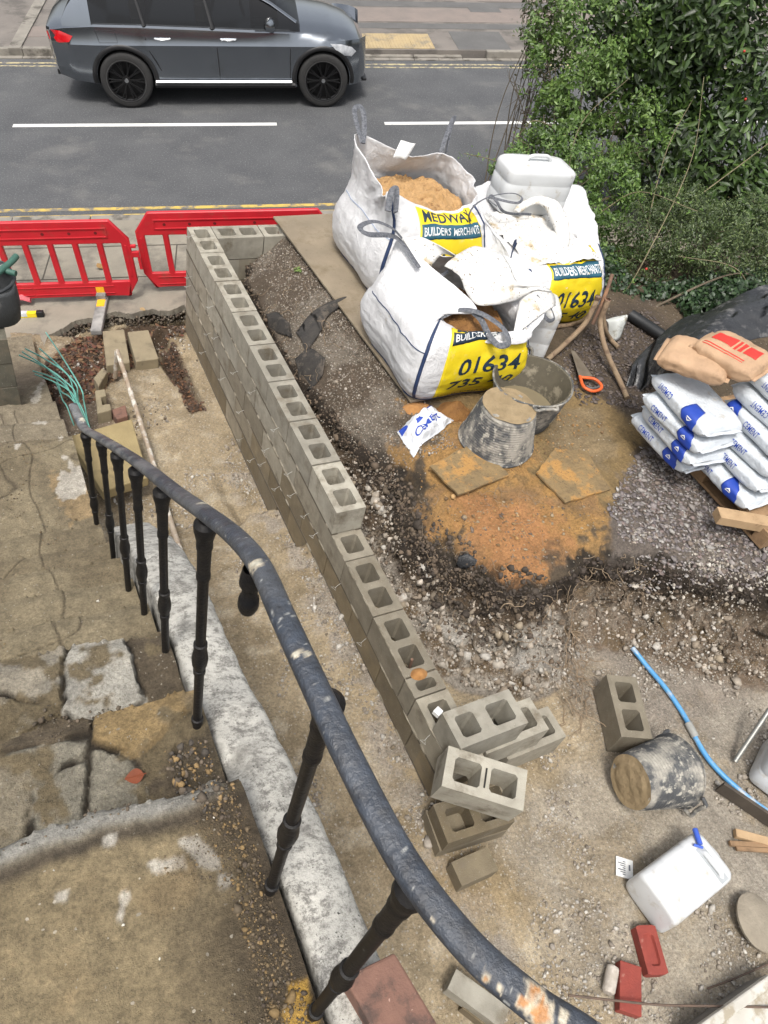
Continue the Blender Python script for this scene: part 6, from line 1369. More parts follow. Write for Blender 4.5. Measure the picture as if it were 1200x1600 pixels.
slab([(174, 640), (196, 632), (200, 650), (182, 655)], -1.06, .12, 'reddish brown brick beside the broken hollow block piece', M_terra, 'buried_brick', 'brick')
M_poleW = mat('flaking_white_pole', (.36, .30, .235), (.26, .19, .13), 12, .85, .5, 40, dirt=(.55, .52, .46), dscale=9, dlo=.5, dhi=.6)
pp = [at(183, 548, -.86), at(200, 600, -.92), at(232, 700, -.95), at(262, 800, -.92), at(302, 922, -.80)]
wp = thing('wooden_pole', 'long pole with flaking white paint lying along the trench', 'pole', pp[2]); mb = MB(); mb.tube(cr(pp, 12), .021, 12); mb.build('shaft', M_poleW, wp, 60, off=pp[2]); mb = MB(); mb.tube([pp[0] + np.array([0, .0, 0]), at(180, 590, -1.2)], .022, 8); mb.build('support_peg', M_poleW, wp, 50, off=pp[2])
# ================================================================== DIG FLOOR BITS
M_pipeb = mat('blue_water_pipe', (.06, .24, .50), (.09, .29, .52), 8, .42, .1, 50, dirt=(.42, .42, .40), dscale=9, dlo=.52, dhi=.66)
P = [(988, 1012, .02), (1010, 1040, .03), (1042, 1078, .03), (1070, 1120, .03), (1085, 1150, .03), (1110, 1190, .03), (1150, 1230, .03), (1200, 1268, .03), (1260, 1300, .03)]
pts = [atg(a, b, c) for a, b, c in P]; hp = thing('water_pipe', 'blue plastic water pipe curving across the dig', 'pipe', pts[4]); mb = MB(); mb.tube(cr(pts, 10), .018, 12); mb.build('pipe', M_pipeb, hp, 60, off=pts[4])
mb = MB(); d_ = nrm(pts[4] - pts[3]); mb.tube([atg(1075, 1130, .03), atg(1087, 1152, .03)], .027, 12); mb.build('joint', mat('grey_tape', (.33, .33, .31), (.25, .25, .23), 12, .7), hp, 50, off=pts[4])
mb = MB(); mb.tube([atg(1148, 1190, .04), atg(1205, 1105, .30)], .017, 10); o = mb.build('metal_tube', M_steelg, None, 60); tag(o, 'muddy grey metal tube leaning at the right edge', 'tube')
mb = MB(); q0 = at(1128, 1226, -.60); q1 = at(1215, 1285, -.60); dx_ = nrm((q1 - q0) * np.array([1, 1, 0])); mb.box((0, -.012, -.08), (.7, .012, .03), MX(dx_, np.array([-dx_[1], dx_[0], 0]), np.array([0, 0, 1.]), q0)); o = mb.build('timber_edging', mat('dark_wet_timber', (.075, .06, .045), None, 9, .8), None, 0, .003); tag(o, 'dark wet timber board on edge beside the blue pipe', 'timber')
for k, (a, b, r) in enumerate([((1148, 1302), (1215, 1320), .018), ((1140, 1318), (1215, 1322), .011), ((1150, 1326), (1215, 1330), .009)]):
    p0_, p1_ = atg(*a, .03), atg(*b, .04); dx_ = nrm(p1_ - p0_); mb = MB(); mb.box((0, -r * 1.4, -r), (np.linalg.norm(p1_ - p0_) + .1, r * 1.4, r), MX(dx_, nrm(np.cross([0, 0, 1], dx_)), np.cross(dx_, nrm(np.cross([0, 0, 1], dx_))), p0_)); o = mb.build('wooden_stake', M_wood2 if k == 0 else M_wood, None, 0, .002); tag(o, ['pale thick wooden stake beside the container on its side', 'thin brown wooden stake just under the pale one', 'thinnest dark stake, lowest of the three'][k], 'stake')
M_brick = mat('red_brick', (.25, .045, .03), (.19, .033, .024), 12, .8, .4, 90, dirt=(.40, .22, .17), dscale=14, dlo=.6, dhi=.74)
def brick(P, z, label, frog):
    a, b, c = (at(*q, z) for q in P); M0 = frame3(a, b, c); L = np.linalg.norm(b - a); Wd = np.linalg.norm(c - a); h = .065
    t = thing('red_brick', label, 'brick', M0.to_translation(), group='red bricks on the chalky ground'); t.matrix_world = M0
    if not frog: mb = MB(); mb.box((0, 0, -h), (L, Wd, 0)); mb.build('body', M_brick, t, 0, .004)
    else:
        mb = MB(); n = 28; o8 = []; i8 = []; fx_, fy_ = L * .33, Wd * .28
        for k in range(n):
            q = 2 * math.pi * k / n; e = 5; rr = (abs(math.cos(q)) ** e + abs(math.sin(q)) ** e) ** (-1 / e); o8.append((L / 2 + fx_ * math.cos(q) * rr, Wd / 2 + fy_ * math.sin(q) * rr, 0)); i8.append((L / 2 + fx_ * .86 * math.cos(q) * rr, Wd / 2 + fy_ * .8 * math.sin(q) * rr, -.016))
        rim_ = []
        for k in range(n):
            x, y = o8[k][0] - L / 2, o8[k][1] - Wd / 2; s = min(L / 2 / max(abs(x), 1e-6), Wd / 2 / max(abs(y), 1e-6)); rim_.append((L / 2 + x * s, Wd / 2 + y * s, 0))
        low_ = [(x, y, -h) for x, y, z_ in rim_]; V = o8 + i8 + rim_ + low_
        F = [tuple(n + k for k in range(n))] + [(k, (k + 1) % n, n + (k + 1) % n, n + k) for k in range(n)] + [(2 * n + k, 2 * n + (k + 1) % n, (k + 1) % n, k) for k in range(n)] + [(3 * n + k, 3 * n + (k + 1) % n, 2 * n + (k + 1) % n, 2 * n + k) for k in range(n)] + [tuple(3 * n + k for k in range(n - 1, -1, -1))]
        mb.add(V, F); mb.build('body', M_brick, t, 30)
    return t
brick([(1012, 1522), (1044, 1518), (990, 1448)] if False else [(1014, 1524), (993, 1446), (1044, 1518)], -.615, 'bright red brick with its frog facing up, beside the white container', True)
brick([(969, 1578), (970, 1500), (1003, 1580)], -.615, 'dull red brick lying frog down beside the twine spool', False)
M_twine = mat('white_twine', (.55, .50, .44), (.42, .37, .31), 40, .9, .8, 130); a, b = at(950, 1552, -.645), at(958, 1510, -.645); mb = MB(); d_ = nrm(b - a); xv = nrm(np.cross([0, 0, 1], d_)); Lt = np.linalg.norm(b - a)
mb.lathe([(.001, 0), (.026, 0), (.032, .008)] + [(.033 + .0022 * (k % 2), .01 + (Lt - .02) * k / 24) for k in range(25)] + [(.030, Lt - .004), (.001, Lt)], 24, MX(xv, np.cross(d_, xv), d_, a)); o = mb.build('twine_spool', M_twine, None, 50); tag(o, 'spool of whitish twine lying next to the dull red brick', 'spool')
a, b, c = at(962, 1368, -.678), at(962, 1338, -.678), at(988, 1372, -.678); M0 = frame3(a, b, c); L = np.linalg.norm(b - a); Wd = np.linalg.norm(c - a); lbx = thing('paper_label', 'small white printed paper label on the chalky ground', 'label', M0.to_translation()); lbx.matrix_world = M0
sg = 1 if M0.to_3x3()[2][2] > 0 else -1; zz0 = sg * .01
mb = MB(); mb.box((0, 0, min(0, zz0)), (L, Wd, max(0, zz0))); mb.build('card', M_paper, lbx, 0); M_ink = mat('grey_ink', (.16, .17, .19), None, 8, .7)
mb = MB()
for k in range(7): mb.box((L * (.12 + .11 * k), Wd * .45, min(zz0, zz0 + sg * .0012)), (L * (.12 + .11 * k) + .006, Wd * (.62 + .28 * ((k * 7) % 3) / 2), max(zz0, zz0 + sg * .0012)))
mb.box((L * .42, Wd * .16, min(zz0, zz0 + sg * .0012)), (L * .72, Wd * .26, max(zz0, zz0 + sg * .0012))); mb.build('print', M_ink, lbx, 0)
M_rebar = mat('rusty_reinforcing_bar', (.09, .065, .05), (.13, .085, .06), 20, .75, .4, 120); pts = [at(888, 1555, -.58), at(950, 1562, -.57), at(1030, 1570, -.55), at(1120, 1572, -.50), at(1215, 1574, -.45)]
mb = MB(); mb.tube(cr(pts, 14), .006, 8); o = mb.build('steel_rod', M_rebar, None, 60); tag(o, 'long thin rusty steel rod resting over the dull red brick', 'rod')
mb = MB(); mb.tube(cr([atg(1105, 1545, .01), atg(1150, 1528, .02), atg(1215, 1500, .03)], 8), .005, 7); o = mb.build('steel_rod', M_rebar, None, 60); tag(o, 'short rusty rod above the pale panel in the corner', 'rod')
p = at(1185, 1440, -.60); mb = MB(); mb.lathe([(.001, .0), (.13, .004), (.15, .012), (.155, .028), (.14, .040), (.08, .046), (.001, .048)], 40, Matrix.Translation((p[0] + .02, p[1], -.66)) @ Matrix.Rotation(.22, 4, 'Y') @ Matrix.Rotation(.15, 4, 'X')); o = mb.build('cement_disc', mat('cement_crust', (.30, .26, .20), (.22, .19, .145), 9, .95, .9, 40), None, 50); tag(o, 'round lid crusted with cement at the right edge', 'lid')
a, b, c, d = at(1085, 1606, -.45), at(1205, 1520, -.45), at(1330, 1600, -.45), at(1200, 1700, -.45)
pnp = thing('white_panel', 'dirty white plastic panel with a raised rim in the bottom right corner', 'panel', a); mb = MB(); q = [a, d, c, b]; mb.prism([(p[0], p[1]) for p in q], -.52, -.475); mb.build('sheet', mat('dirty_white_plastic', (.55, .53, .48), (.43, .41, .36), 5, .45, .2, 30, dirt=(.32, .28, .21), dscale=7), pnp, 0, .01, off=a)
mb = MB(); e1 = nrm(b - a); e2 = np.array([e1[1], -e1[0], 0]); mb.prism([(p[0], p[1]) for p in (a, a + e2 * .05, b + e2 * .05, b)], -.4745, -.445); mb.build('rim', bpy.data.materials['dirty_white_plastic'], pnp, 0, .01, off=a)
mb = MB(); mb.prism([(p[0], p[1]) for p in (a, d, c, b)], -.68, -.5201); mb.build('backing', mat('grey_backing', (.2, .19, .17), None, 8, .9), pnp, 0, off=a)
# weed membrane over the lip of the cut
M_memb = mat('black_weed_membrane', (.024, .022, .020), (.045, .04, .035), 14, .9, .9, 60, dirt=(.09, .075, .06), dscale=12)
sheet('weed_membrane', 'torn black weed membrane hanging over the cut edge behind the wall', [atg(548, 462, .02), atg(510, 473, .05), atg(485, 490, .05), atg(462, 520, .02)], [atg(545, 472, .02), atg(515, 492, .03), atg(500, 520, .03), atg(478, 552, .02)], M_memb, 16, .03, 5, amp=.03)
sheet('weed_membrane', 'ragged lower scrap of black membrane against the cut face behind the wall', [atg(462, 560, .05), atg(485, 545, .05), atg(508, 560, .03)], [atg(470, 600, .02), atg(485, 608, .02), atg(505, 585, .02)], M_memb, 16, .04, 9, amp=.03)
sheet('weed_membrane', 'small dark clump of membrane beside the block wall top', [atg(415, 492, .04), atg(435, 488, .06), atg(450, 505, .04)], [atg(420, 515, .0), atg(438, 525, .0), atg(455, 530, .0)], M_memb, 14, .04, 13, amp=.03)
sheet('rubber_scrap', 'small black rubber scrap on the dark lip of the cut', [atg(716, 870, .04), atg(730, 866, .05), atg(745, 876, .02)], [atg(712, 885, .02), atg(725, 890, .02), atg(742, 884, .02)], M_poly, 8, .02, 15, amp=.01, cat='scrap')

# ================================================================== LOOSE STUFF ON THE GROUND
M_stone = pmat('loose_stone', .85, .4, 60, jit=.35, jscale=25)
def inP(n, P, z):
    W_ = np.array(plan(P, z)); lo, hi = W_.min(0), W_.max(0); out = []
    x = rng.uniform(lo[0], hi[0], n * 4); y = rng.uniform(lo[1], hi[1], n * 4); k = inpoly(x, y, [tuple(p) for p in W_]); return x[k][:n], y[k][:n]
def stones(name, x, y, size, cols, T, tilt=.35, sink=.2, lognorm=.4, keep=None):
    if keep is not None: x, y = x[keep], y[keep]
    n = len(x); s = size * np.exp(rng.normal(0, lognorm, n)); z = ground(x, y) + s * (.5 - sink) * (.5 if T is FLAKE else 1)
    c = np.array(cols)[rng.integers(0, len(cols), n)] * rng.uniform(.75, 1.2, (n, 1))
    o = scatter(name, T, np.stack([x, y, z], -1), randrot(n, tilt), s[:, None] * rng.uniform(.6, 1.2, (n, 3)), M_stone, None, np.clip(c, 0, .85)); tag(o, kind='stuff'); return o
SL = [(.19, .165, .16), (.24, .215, .205), (.145, .125, .125), (.29, .26, .24), (.20, .155, .14), (.34, .32, .295), (.17, .135, .11)]
x, y = inP(5200, [(945, 800), (1000, 700), (1040, 640), (1080, 660), (1230, 830), (1230, 930), (1110, 905), (970, 885), (930, 860)], 0); sdq = sdpoly(x, y, plan([(960, 800), (1010, 700), (1060, 650), (1230, 760), (1230, 930), (1110, 905), (970, 885)], 0)); k = fbm(x, y, 0, 201, 3, 4) + sdq * 4 > -.25 + rng.uniform(-.3, .3, len(x)); stones('slate_chippings', x, y, .017, SL, FLAKE, .35, .1, .35, k)
x, y = inP(1700, [(870, 560), (950, 500), (1010, 500), (1060, 590), (1010, 660), (960, 640), (900, 640)], 0); stones('slate_chippings', x, y, .017, [(.11, .09, .085), (.15, .12, .10), (.09, .072, .065)], FLAKE, .35, .15, .35)
x, y = inP(260, [(700, 780), (880, 780), (950, 800), (930, 850), (860, 900), (760, 880)], 0); stones('slate_chippings', x, y, .010, [(.26, .16, .07), (.16, .12, .09), (.34, .26, .16)], FLAKE, .3, .2, .4)
CH = [(.42, .38, .32), (.36, .32, .27), (.30, .26, .21), (.48, .45, .40), (.24, .205, .165)]
x, y = inP(900, [(980, 830), (1130, 860), (1140, 915), (1060, 905), (985, 890)], 0); stones('chalk_chips', x, y, .011, CH, FLAKE, .35, .1, .4, fbm(x, y, 0, 205, 3, 6) > -.05)
x, y = inP(1500, [(640, 690), (760, 640), (960, 660), (960, 800), (880, 880), (790, 900), (700, 820)], 0); stones('sand_clods', x, y, .007, [(.36, .21, .08), (.28, .16, .065), (.22, .14, .07), (.40, .25, .11)], ROCK, .6, .2, .5, fbm(x, y, 0, 209, 3, 4) > -.05)
# pea gravel between the wall and the plywood
x = rng.uniform(.36, 1.12, 9000); y = rng.uniform(-3.25, .30, 9000); k = (fbm(x, y, 0, 211, 3, 3) + .9 * sstep(.3, .9, x) > .12) ; stones('pea_gravel', x, y, .0070, [(.27, .23, .18), (.18, .145, .11), (.37, .33, .28), (.12, .095, .07), (.22, .17, .125)], ROCK, .6, .15, .35, k)
# soil clods on the cut face and lip
GRAD = np.hypot(*np.gradient(HZ, DH))
def gradat(x, y): return GRAD[np.clip(((x - HX[0]) / DH).astype(int), 0, len(HX) - 1), np.clip(((y - HY[0]) / DH).astype(int), 0, len(HY) - 1)]
TTg = np.where((gx > .2) & (gy < .3) & (gx < 3.4), tt2, 0).ravel()
FXg, FYg, FZg = HXY[0].ravel(), HXY[1].ravel(), HXY[2].ravel()
fidx = np.where((TTg > .06) & (TTg < .985))[0]; fidx = rng.choice(fidx, 9000); x, y, zq = FXg[fidx], FYg[fidx], FZg[fidx]
n = len(x); s = .0085 * np.exp(rng.normal(0, .5, n)); dep = -zq; c = np.where((dep[:, None] < .17), (.05, .037, .028), np.where((dep[:, None] < .32) | (rng.random((n, 1)) < .35) | (y[:, None] > -2.4), (.13, .095, .065), (.40, .35, .29))) * rng.uniform(.7, 1.25, (n, 1))
o = scatter('soil_clods', ROCK, np.stack([x, y, zq + s * .25], -1), randrot(n), s[:, None] * rng.uniform(.7, 1.2, (n, 3)), M_stone, None, c); tag(o, kind='stuff')
x, y = inP(1800, [(560, 690), (640, 720), (700, 800), (780, 880), (860, 900), (880, 950), (800, 960), (700, 890), (620, 790)], 0); stones('soil_clods', x, y, .010, [(.05, .038, .028), (.08, .06, .045), (.12, .09, .06)], ROCK, .6, .2, .5)
li = np.where((TTg > .06) & (TTg < .78) & (FYg < -2.9) & (fbm(FXg, FYg, FZg, 251, 3, 5) > .0) & (FXg < 2.7) & ((FXg < 1.25) | (rng.random(len(FXg)) < .35)))[0]; li = rng.choice(li, 750); x, y, zq = FXg[li], FYg[li], FZg[li]; n = len(x); s = .018 * np.exp(rng.normal(0, .45, n)); c = np.array([(.38, .34, .285), (.32, .275, .22), (.24, .195, .145), (.16, .13, .095), (.45, .42, .37), (.28, .23, .165)])[rng.integers(0, 6, n)]
o = scatter('chalk_lumps', ROCK, np.stack([x, y, zq], -1), randrot(n), s[:, None] * rng.uniform(.6, 1.3, (n, 3)), M_stone, None, c); tag(o, kind='stuff')
# chalk rubble on the floor of the dig
x = rng.uniform(1.15, 3.3, 9000); y = rng.uniform(-6.9, -4.7, 9000); dn = fbm(x, y, 0, 221, 3, 2.2); k = (dn + .2 * sstep(1.5, 2.3, x) > .28); stones('chalk_rubble', x, y, .0095, CH, ROCK, .6, .15, .5, k)
x = rng.uniform(-.3, 1.4, 9000); y = rng.uniform(-7.2, -5.3, 9000); dn = fbm(x, y, 0, 222, 3, 2.0); stones('chalk_rubble', x, y, .0065, CH, ROCK, .6, .2, .5, (dn > .02))
x = rng.uniform(-1.15, 0.0, 14000); y = rng.uniform(-6.2, -1.6, 14000); dn = fbm(x, y, 0, 223, 4, 2.4); k = (dn + .55 * sstep(-.28, -.05, x) + .5 * sstep(-.95, -1.15, x) > .26); stones('chalk_rubble', x, y, .0065, CH, ROCK, .6, .2, .5, k)
x = rng.uniform(-.17, -.01, 900); y = rng.uniform(-5.4, -1.7, 900); stones('chalk_rubble', x, y, .009, CH + [(.2, .16, .11)], ROCK, .6, .2, .5, fbm(x, y, 0, 224, 3, 4) > 0)
# crumbs on the landing
def crumbs(name, n, X, Y, size, cols, dens=None):
    x, y = rng.uniform(*X, n), rng.uniform(*Y, n)
    if dens is not None: k = dens(x, y); x, y = x[k], y[k]
    i, j = np.clip(((x - STX[0]) / SDX).astype(int), 0, len(STX) - 1), np.clip(((y - STY[0]) / SDX).astype(int), 0, len(STY) - 1); z = STZ[i, j]; n = len(x); s = size * np.exp(rng.normal(0, .5, n))
    c = np.array(cols)[rng.integers(0, len(cols), n)] * rng.uniform(.7, 1.2, (n, 1)); o = scatter(name, ROCK, np.stack([x, y, z + s * .2], -1), randrot(n), s[:, None] * rng.uniform(.7, 1.2, (n, 3)), M_stone, None, c); tag(o, kind='stuff')
EC = [(.12, .09, .055), (.16, .115, .065), (.08, .06, .042), (.20, .14, .07)]
crumbs('earth_crumbs', 5000, (-2.0, -1.45), (-6.35, -5.68), .0016, EC, lambda x, y: fbm(x, y, 0, 231, 3, 5) + .5 * sstep(-1.62, -1.46, x) > .18)
crumbs('earth_crumbs', 900, (-1.53, -1.445), (-6.2, -5.70), .0028, EC + [(.22, .145, .06)])
crumbs('earth_crumbs', 900, (-2.0, -1.45), (-5.66, -4.9), .004, [(.09, .072, .05), (.13, .10, .07), (.2, .16, .11)], lambda x, y: fbm(x, y, 0, 232, 3, 4) > .12)
crumbs('earth_crumbs', 300, (-1.56, -1.445), (-5.72, -5.45), .005, [(.08, .068, .055), (.14, .11, .08), (.3, .2, .09)])
crumbs('earth_crumbs', 2500, (-2.0, -1.44), (-4.9, -2.4), .0028, EC, lambda x, y: fbm(x, y, 0, 233, 3, 4) > .2)
crumbs('white_pebbles', 20, (-1.95, -1.5), (-6.3, -3), .003, [(.6, .57, .5)])
M_leafd = pmat('dead_leaf', .7, .3, 40, two=.15)
LT = [(np.array([(-1, 0, .1), (-.5, -.45, -.05), (.4, -.42, .05), (1, 0, .12), (.4, .42, -.06), (-.5, .45, .1), (0, 0, -.02)]), np.array([(0, 1, 6), (1, 2, 6), (2, 3, 6), (3, 4, 6), (4, 5, 6), (5, 0, 6)]))]
def leaves_on(name, x, y, z, size, cols, tilt=.5, kind='stuff'):
    n = len(x); s = size * rng.uniform(.6, 1.4, n); c = np.array(cols)[rng.integers(0, len(cols), n)] * rng.uniform(.7, 1.25, (n, 1)); o = scatter(name, LT, np.stack([x, y, z + s * .35], -1), randrot(n, tilt), s, M_leafd, None, c); tag(o, kind=kind); return o
x, y = inP(1900, [(55, 575), (120, 510), (150, 505), (300, 500), (290, 540), (255, 545), (200, 575), (165, 610), (150, 640), (90, 640), (110, 740), (60, 660)], -1.25); k = fbm(x, y, 0, 241, 3, 3) > -.25; leaves_on('leaf_litter', x[k], y[k], ground(x[k], y[k]), .024, [(.11, .06, .035), (.16, .08, .04), (.07, .042, .028), (.20, .12, .06), (.14, .05, .03)])
x, y = inP(420, [(250, 545), (272, 545), (322, 650), (296, 655)], -1.2); leaves_on('leaf_litter', x, y, ground(x, y), .02, [(.11, .06, .035), (.16, .08, .04), (.07, .042, .028)])
x, y = inP(1800, [(60, 570), (300, 500), (320, 650), (200, 700), (100, 740)], -1.25); stones('chalk_chips', x, y, .008, CH + [(.12, .09, .06)] * 3, ROCK, .6, .2, .5, fbm(x, y, 0, 243, 3, 3) > .0)
for k_ in (0,):
    q_ = np.array([rp(a + rng.normal(0, .012), b - abs(rng.normal(0, .03)), rng.uniform(-.04, .05)) for (a0, b0), (a1, b1) in zip(pts_edge[:-1], pts_edge[1:]) for t in np.linspace(0, 1, 60) for a, b in [(a0 + (a1 - a0) * t, b0 + (b1 - b0) * t)]]); n = len(q_); s = .011 * np.exp(rng.normal(0, .5, n)); c = np.array([(.07, .05, .035), (.11, .085, .06), (.05, .04, .03), (.2, .17, .13)])[rng.integers(0, 4, n)]; o = scatter('soil_clods', ROCK, q_, randrot(n), s, M_stone, None, c); tag(o, kind='stuff')
# the one bright leaf on the steps, a few on the pavement
def single_leaf(px, py, z, size, label, c, face=None):
    p = at(px, py, z); n = 9; t = np.linspace(0, 1, n); w = np.sin(np.pi * t ** .8) * .42; V = []; 
    for q, ww in zip(t, w): V += [(q - .5, -ww, .10 * ww), (q - .5, 0, 0), (q - .5, ww, .12 * ww)]
    F = [(i * 3 + k, i * 3 + k + 1, i * 3 + k + 4, i * 3 + k + 3) for i in range(n - 1) for k in (0, 1)]
    mb = MB(); mb.add([V3(v) * size for v in V], F); mb.tube([(-.62 * size, 0, .004), (-.2 * size, 0, .003), (.45 * size, 0, .003)], .0012, 5); mb.c = [c] * len(mb.v)
    o = mb.build('fallen_leaf', M_leafd, None, 60, col=True); o.location = (p[0], p[1], p[2] + .006); o.rotation_euler = (rng.uniform(-.2, .2), rng.uniform(-.2, .2), rng.uniform(0, 6)); tag(o, label, 'leaf'); return o
p_ = at(210, 1215, 1.545); single_leaf(210, 1215, stepz(p_[0], p_[1]), .05, 'reddish brown leaf lying on the cracked stone step', (.22, .055, .02))
single_leaf(156, 416, -1.26, .10, 'yellow brown leaf on the pavement behind the red barrier', (.34, .20, .07)); p_ = atg(628, 537); single_leaf(628, 537, BZ, .07, 'small red brown leaf on the plywood sheet', (.20, .06, .035)); single_leaf(223, 484, -1.14, .06, 'pale leaf on the pavement by the block wall', (.40, .28, .14))
# roots and dead stalks at the cut
M_root = mat('root', (.20, .145, .09), (.28, .21, .14), 20, .9, .3, 90)
def rootlets(name, label, n, box_, L, r, seed, kind=None):
    rr_ = np.random.default_rng(seed); mb = MB()
    for k in range(n):
        px, py = rr_.uniform(box_[0], box_[2]), rr_.uniform(box_[1], box_[3]); p = atg(px, py, .02); d = nrm(rr_.normal(size=3) * np.array([1, 1, .6])); P = [p]
        for q in range(6): d = nrm(d + rr_.normal(size=3) * .55 + np.array([0, -.05, -.08])); P.append(P[-1] + d * L / 6)
        P = [np.array([p_[0], p_[1], max(p_[2], G(p_[0], p_[1]) + .006)]) for p_ in P]
        mb.tube(cr(P, 3), r * rr_.uniform(.5, 1.3), 4)
    o = mb.build(name, M_root, None, 60); tag(o, kind='stuff'); return o
rootlets('roots', '', 46, (880, 1000, 930, 1120), .26, .0028, 1); rootlets('roots', '', 40, (900, 870, 1010, 930), .16, .002, 2); rootlets('roots', '', 40, (390, 400, 520, 640), .18, .002, 3); rootlets('roots', '', 60, (600, 760, 860, 960), .12, .0018, 4); rootlets('roots', '', 16, (820, 930, 900, 1050), .25, .003, 6)
li = rng.choice(np.where((TTg > .55) & (TTg < .99) & (FYg < -.4))[0], 420); mb = MB(); rr_ = np.random.default_rng(77)
for i in li:
    q = np.array([FXg[i], FYg[i], FZg[i]]); d = nrm(rr_.normal(size=3) + np.array([0, -.5, -.2])); L = rr_.uniform(.03, .12); mb.tube([q, q + d * L * .5 + rr_.normal(0, .012, 3), q + d * L + np.array([0, 0, -.03])], [.0018, .0014, .0008], 4, cap=False)
o = mb.build('root_fibres', mat('dark_root', (.06, .045, .03), (.16, .12, .08), 30, .9), None, 60); tag(o, kind='stuff')
p = atg(467, 423); mb = MB()
# small green weed on the gravel
M_leaf = pmat('green_leaf', .42, .15, 30, two=.28, jit=.2, jscale=14)
LEAF = [(np.array([(-1, 0, 0), (-.35, -.42, .10), (.35, -.36, .06), (1, 0, -.16), (.35, .36, .06), (-.35, .42, .10), (-.35, 0, -.02), (.35, 0, -.04)]), np.array([(0, 1, 6, 6), (1, 2, 7, 6), (2, 3, 7, 7), (7, 3, 4, 4), (6, 7, 4, 5), (0, 6, 5, 5)]))]
LEAF = [(V, np.array([(0, 1, 6), (1, 2, 7), (1, 7, 6), (2, 3, 7), (3, 4, 7), (7, 4, 5), (7, 5, 6), (6, 5, 0)])) for V, F in LEAF]
n = 14; pp = np.tile(p, (n, 1)) + rng.normal(0, .02, (n, 3)) * np.array([1, 1, .3]) + np.array([0, 0, .015]); o = scatter('weed', LEAF, pp, randrot(n, .4), np.full(n, .022), M_leaf, None, np.tile((.20, .30, .08), (n, 1))); tag(o, 'small green weed growing in the gravel behind the block wall', 'weed')

# ================================================================== SHRUBS
M_stem = mat('shrub_stem', (.085, .065, .045), (.13, .105, .07), 16, .85, .4, 60); M_stem2 = mat('pale_stem', (.20, .17, .10), (.13, .11, .06), 16, .8, .3, 60)
HD = nrm([.956, -.29, 0]); HN = np.array([-HD[1], HD[0], 0])
def hed(px, py, d=0.0):
    # point on an upright plane standing along the garden edge, d metres further from the camera
    return atv(px, py, np.array([3.5, .25, 0]) + HN * d, HN)
def blob_pts(blobs, n, shell=.55, clump=5.0, thr=-.1, seed=1):
    vol = np.array([b[1][0] * b[1][1] * b[1][2] for b in blobs]) ** .75; w = vol / vol.sum(); k = rng.choice(len(blobs), n * 3, p=w)
    d = rng.normal(size=(n * 3, 3)); d /= np.linalg.norm(d, axis=1)[:, None]; r = rng.uniform(shell ** 3, 1, n * 3) ** (1 / 3); C_ = np.array([b[0] for b in blobs])[k]; R_ = np.array([b[1] for b in blobs])[k]
    lump = 1 + .22 * vnoise(d[:, 0] * 3 + k, d[:, 1] * 3, d[:, 2] * 3, seed) ; P = C_ + d * R_ * (r * lump)[:, None]; keep = fbm(P[:, 0], P[:, 1], P[:, 2], seed + 2, 3, clump) > thr
    return P[keep][:n], d[keep][:n]
def shrub(name, label, blobs, n, size, cols, base, seed, tilt=.7, thr=-.1, clump=5.0, shell=.5, stems=14, long_=1.0, group='garden shrubs along the pavement', sprigs=0, aspect=.5, sw=1.0):
    t = thing(name, label, 'shrub', base, group=group)
    P, d = blob_pts(blobs, n, shell, clump, thr, seed); m = len(P); up = np.array([0, 0, 1.0]); ok = P[:, 2] > -.9
    P, d = P[ok], d[ok]; m = len(P)
    nv = d * .8 + np.array([-.25, -.5, .75]) + rng.normal(0, tilt, (m, 3)); nv /= np.linalg.norm(nv, axis=1)[:, None]; tv = rng.normal(size=(m, 3)) + np.array([0, 0, -.4]); tv -= nv * (tv * nv).sum(1)[:, None]; tv /= np.linalg.norm(tv, axis=1)[:, None]; bv = np.cross(nv, tv); R_ = np.stack([tv, bv, nv], -1)
    c = np.array(cols)[rng.integers(0, len(cols), m)] * (1 + .35 * fbm(P[:, 0], P[:, 1], P[:, 2], seed + 7, 3, 3.0))[:, None] * rng.uniform(.8, 1.2, (m, 1))
    s = size * rng.uniform(.6, 1.35, m); o = scatter('foliage', LEAF, P - np.array(base), R_, np.stack([s, s * aspect * 1.8, s], -1), M_leaf, t, np.clip(c, .005, .5))
    mb = MB(); rr_ = np.random.default_rng(seed)
    for k in range(stems):
        b = blobs[rr_.integers(0, len(blobs))]; e = np.array(b[0]) + rr_.normal(0, .45, 3) * np.array(b[1]); s0 = np.array(base) + rr_.normal(0, .12, 3) * np.array([2.0, 1, 0]); mid = s0 * .5 + e * .5 + rr_.normal(0, .12, 3); Q = cr([s0 - np.array([0, 0, .15]), mid, e], 8); mb.tube(Q, np.linspace(.016 * sw, .003, len(Q)), 6)
        for j in range(4):
            i = rr_.integers(8, len(Q)); dv = nrm(rr_.normal(size=3) + np.array([-.1, -.2, .5])); L = rr_.uniform(.15, .4); mb.tube([Q[i], Q[i] + dv * L * .5 + rr_.normal(0, .02, 3), Q[i] + dv * L], [.004, .003, .0015], 4)
    mb.build('stem', M_stem, t, 60, off=base)
    return t
GL = [(.060, .118, .024), (.046, .095, .019), (.080, .150, .030), (.098, .172, .038)]
GM = [(.10, .178, .036), (.13, .22, .048), (.08, .145, .032), (.165, .25, .064)]
GD = [(.022, .050, .018), (.030, .065, .022), (.018, .040, .015), (.045, .085, .03)]
GB = [(.105, .150, .050), (.075, .112, .038), (.14, .185, .064), (.05, .078, .028), (.062, .095, .032)]
def gb(p, dz=0): return (p[0], p[1], G(p[0], p[1]) if p[1] < 1.4 and p[0] < 6 else -.3)
def blobs(L): return [(hed(a, b, d), (rx, ry, rz)) for a, b, d, rx, ry, rz in L]
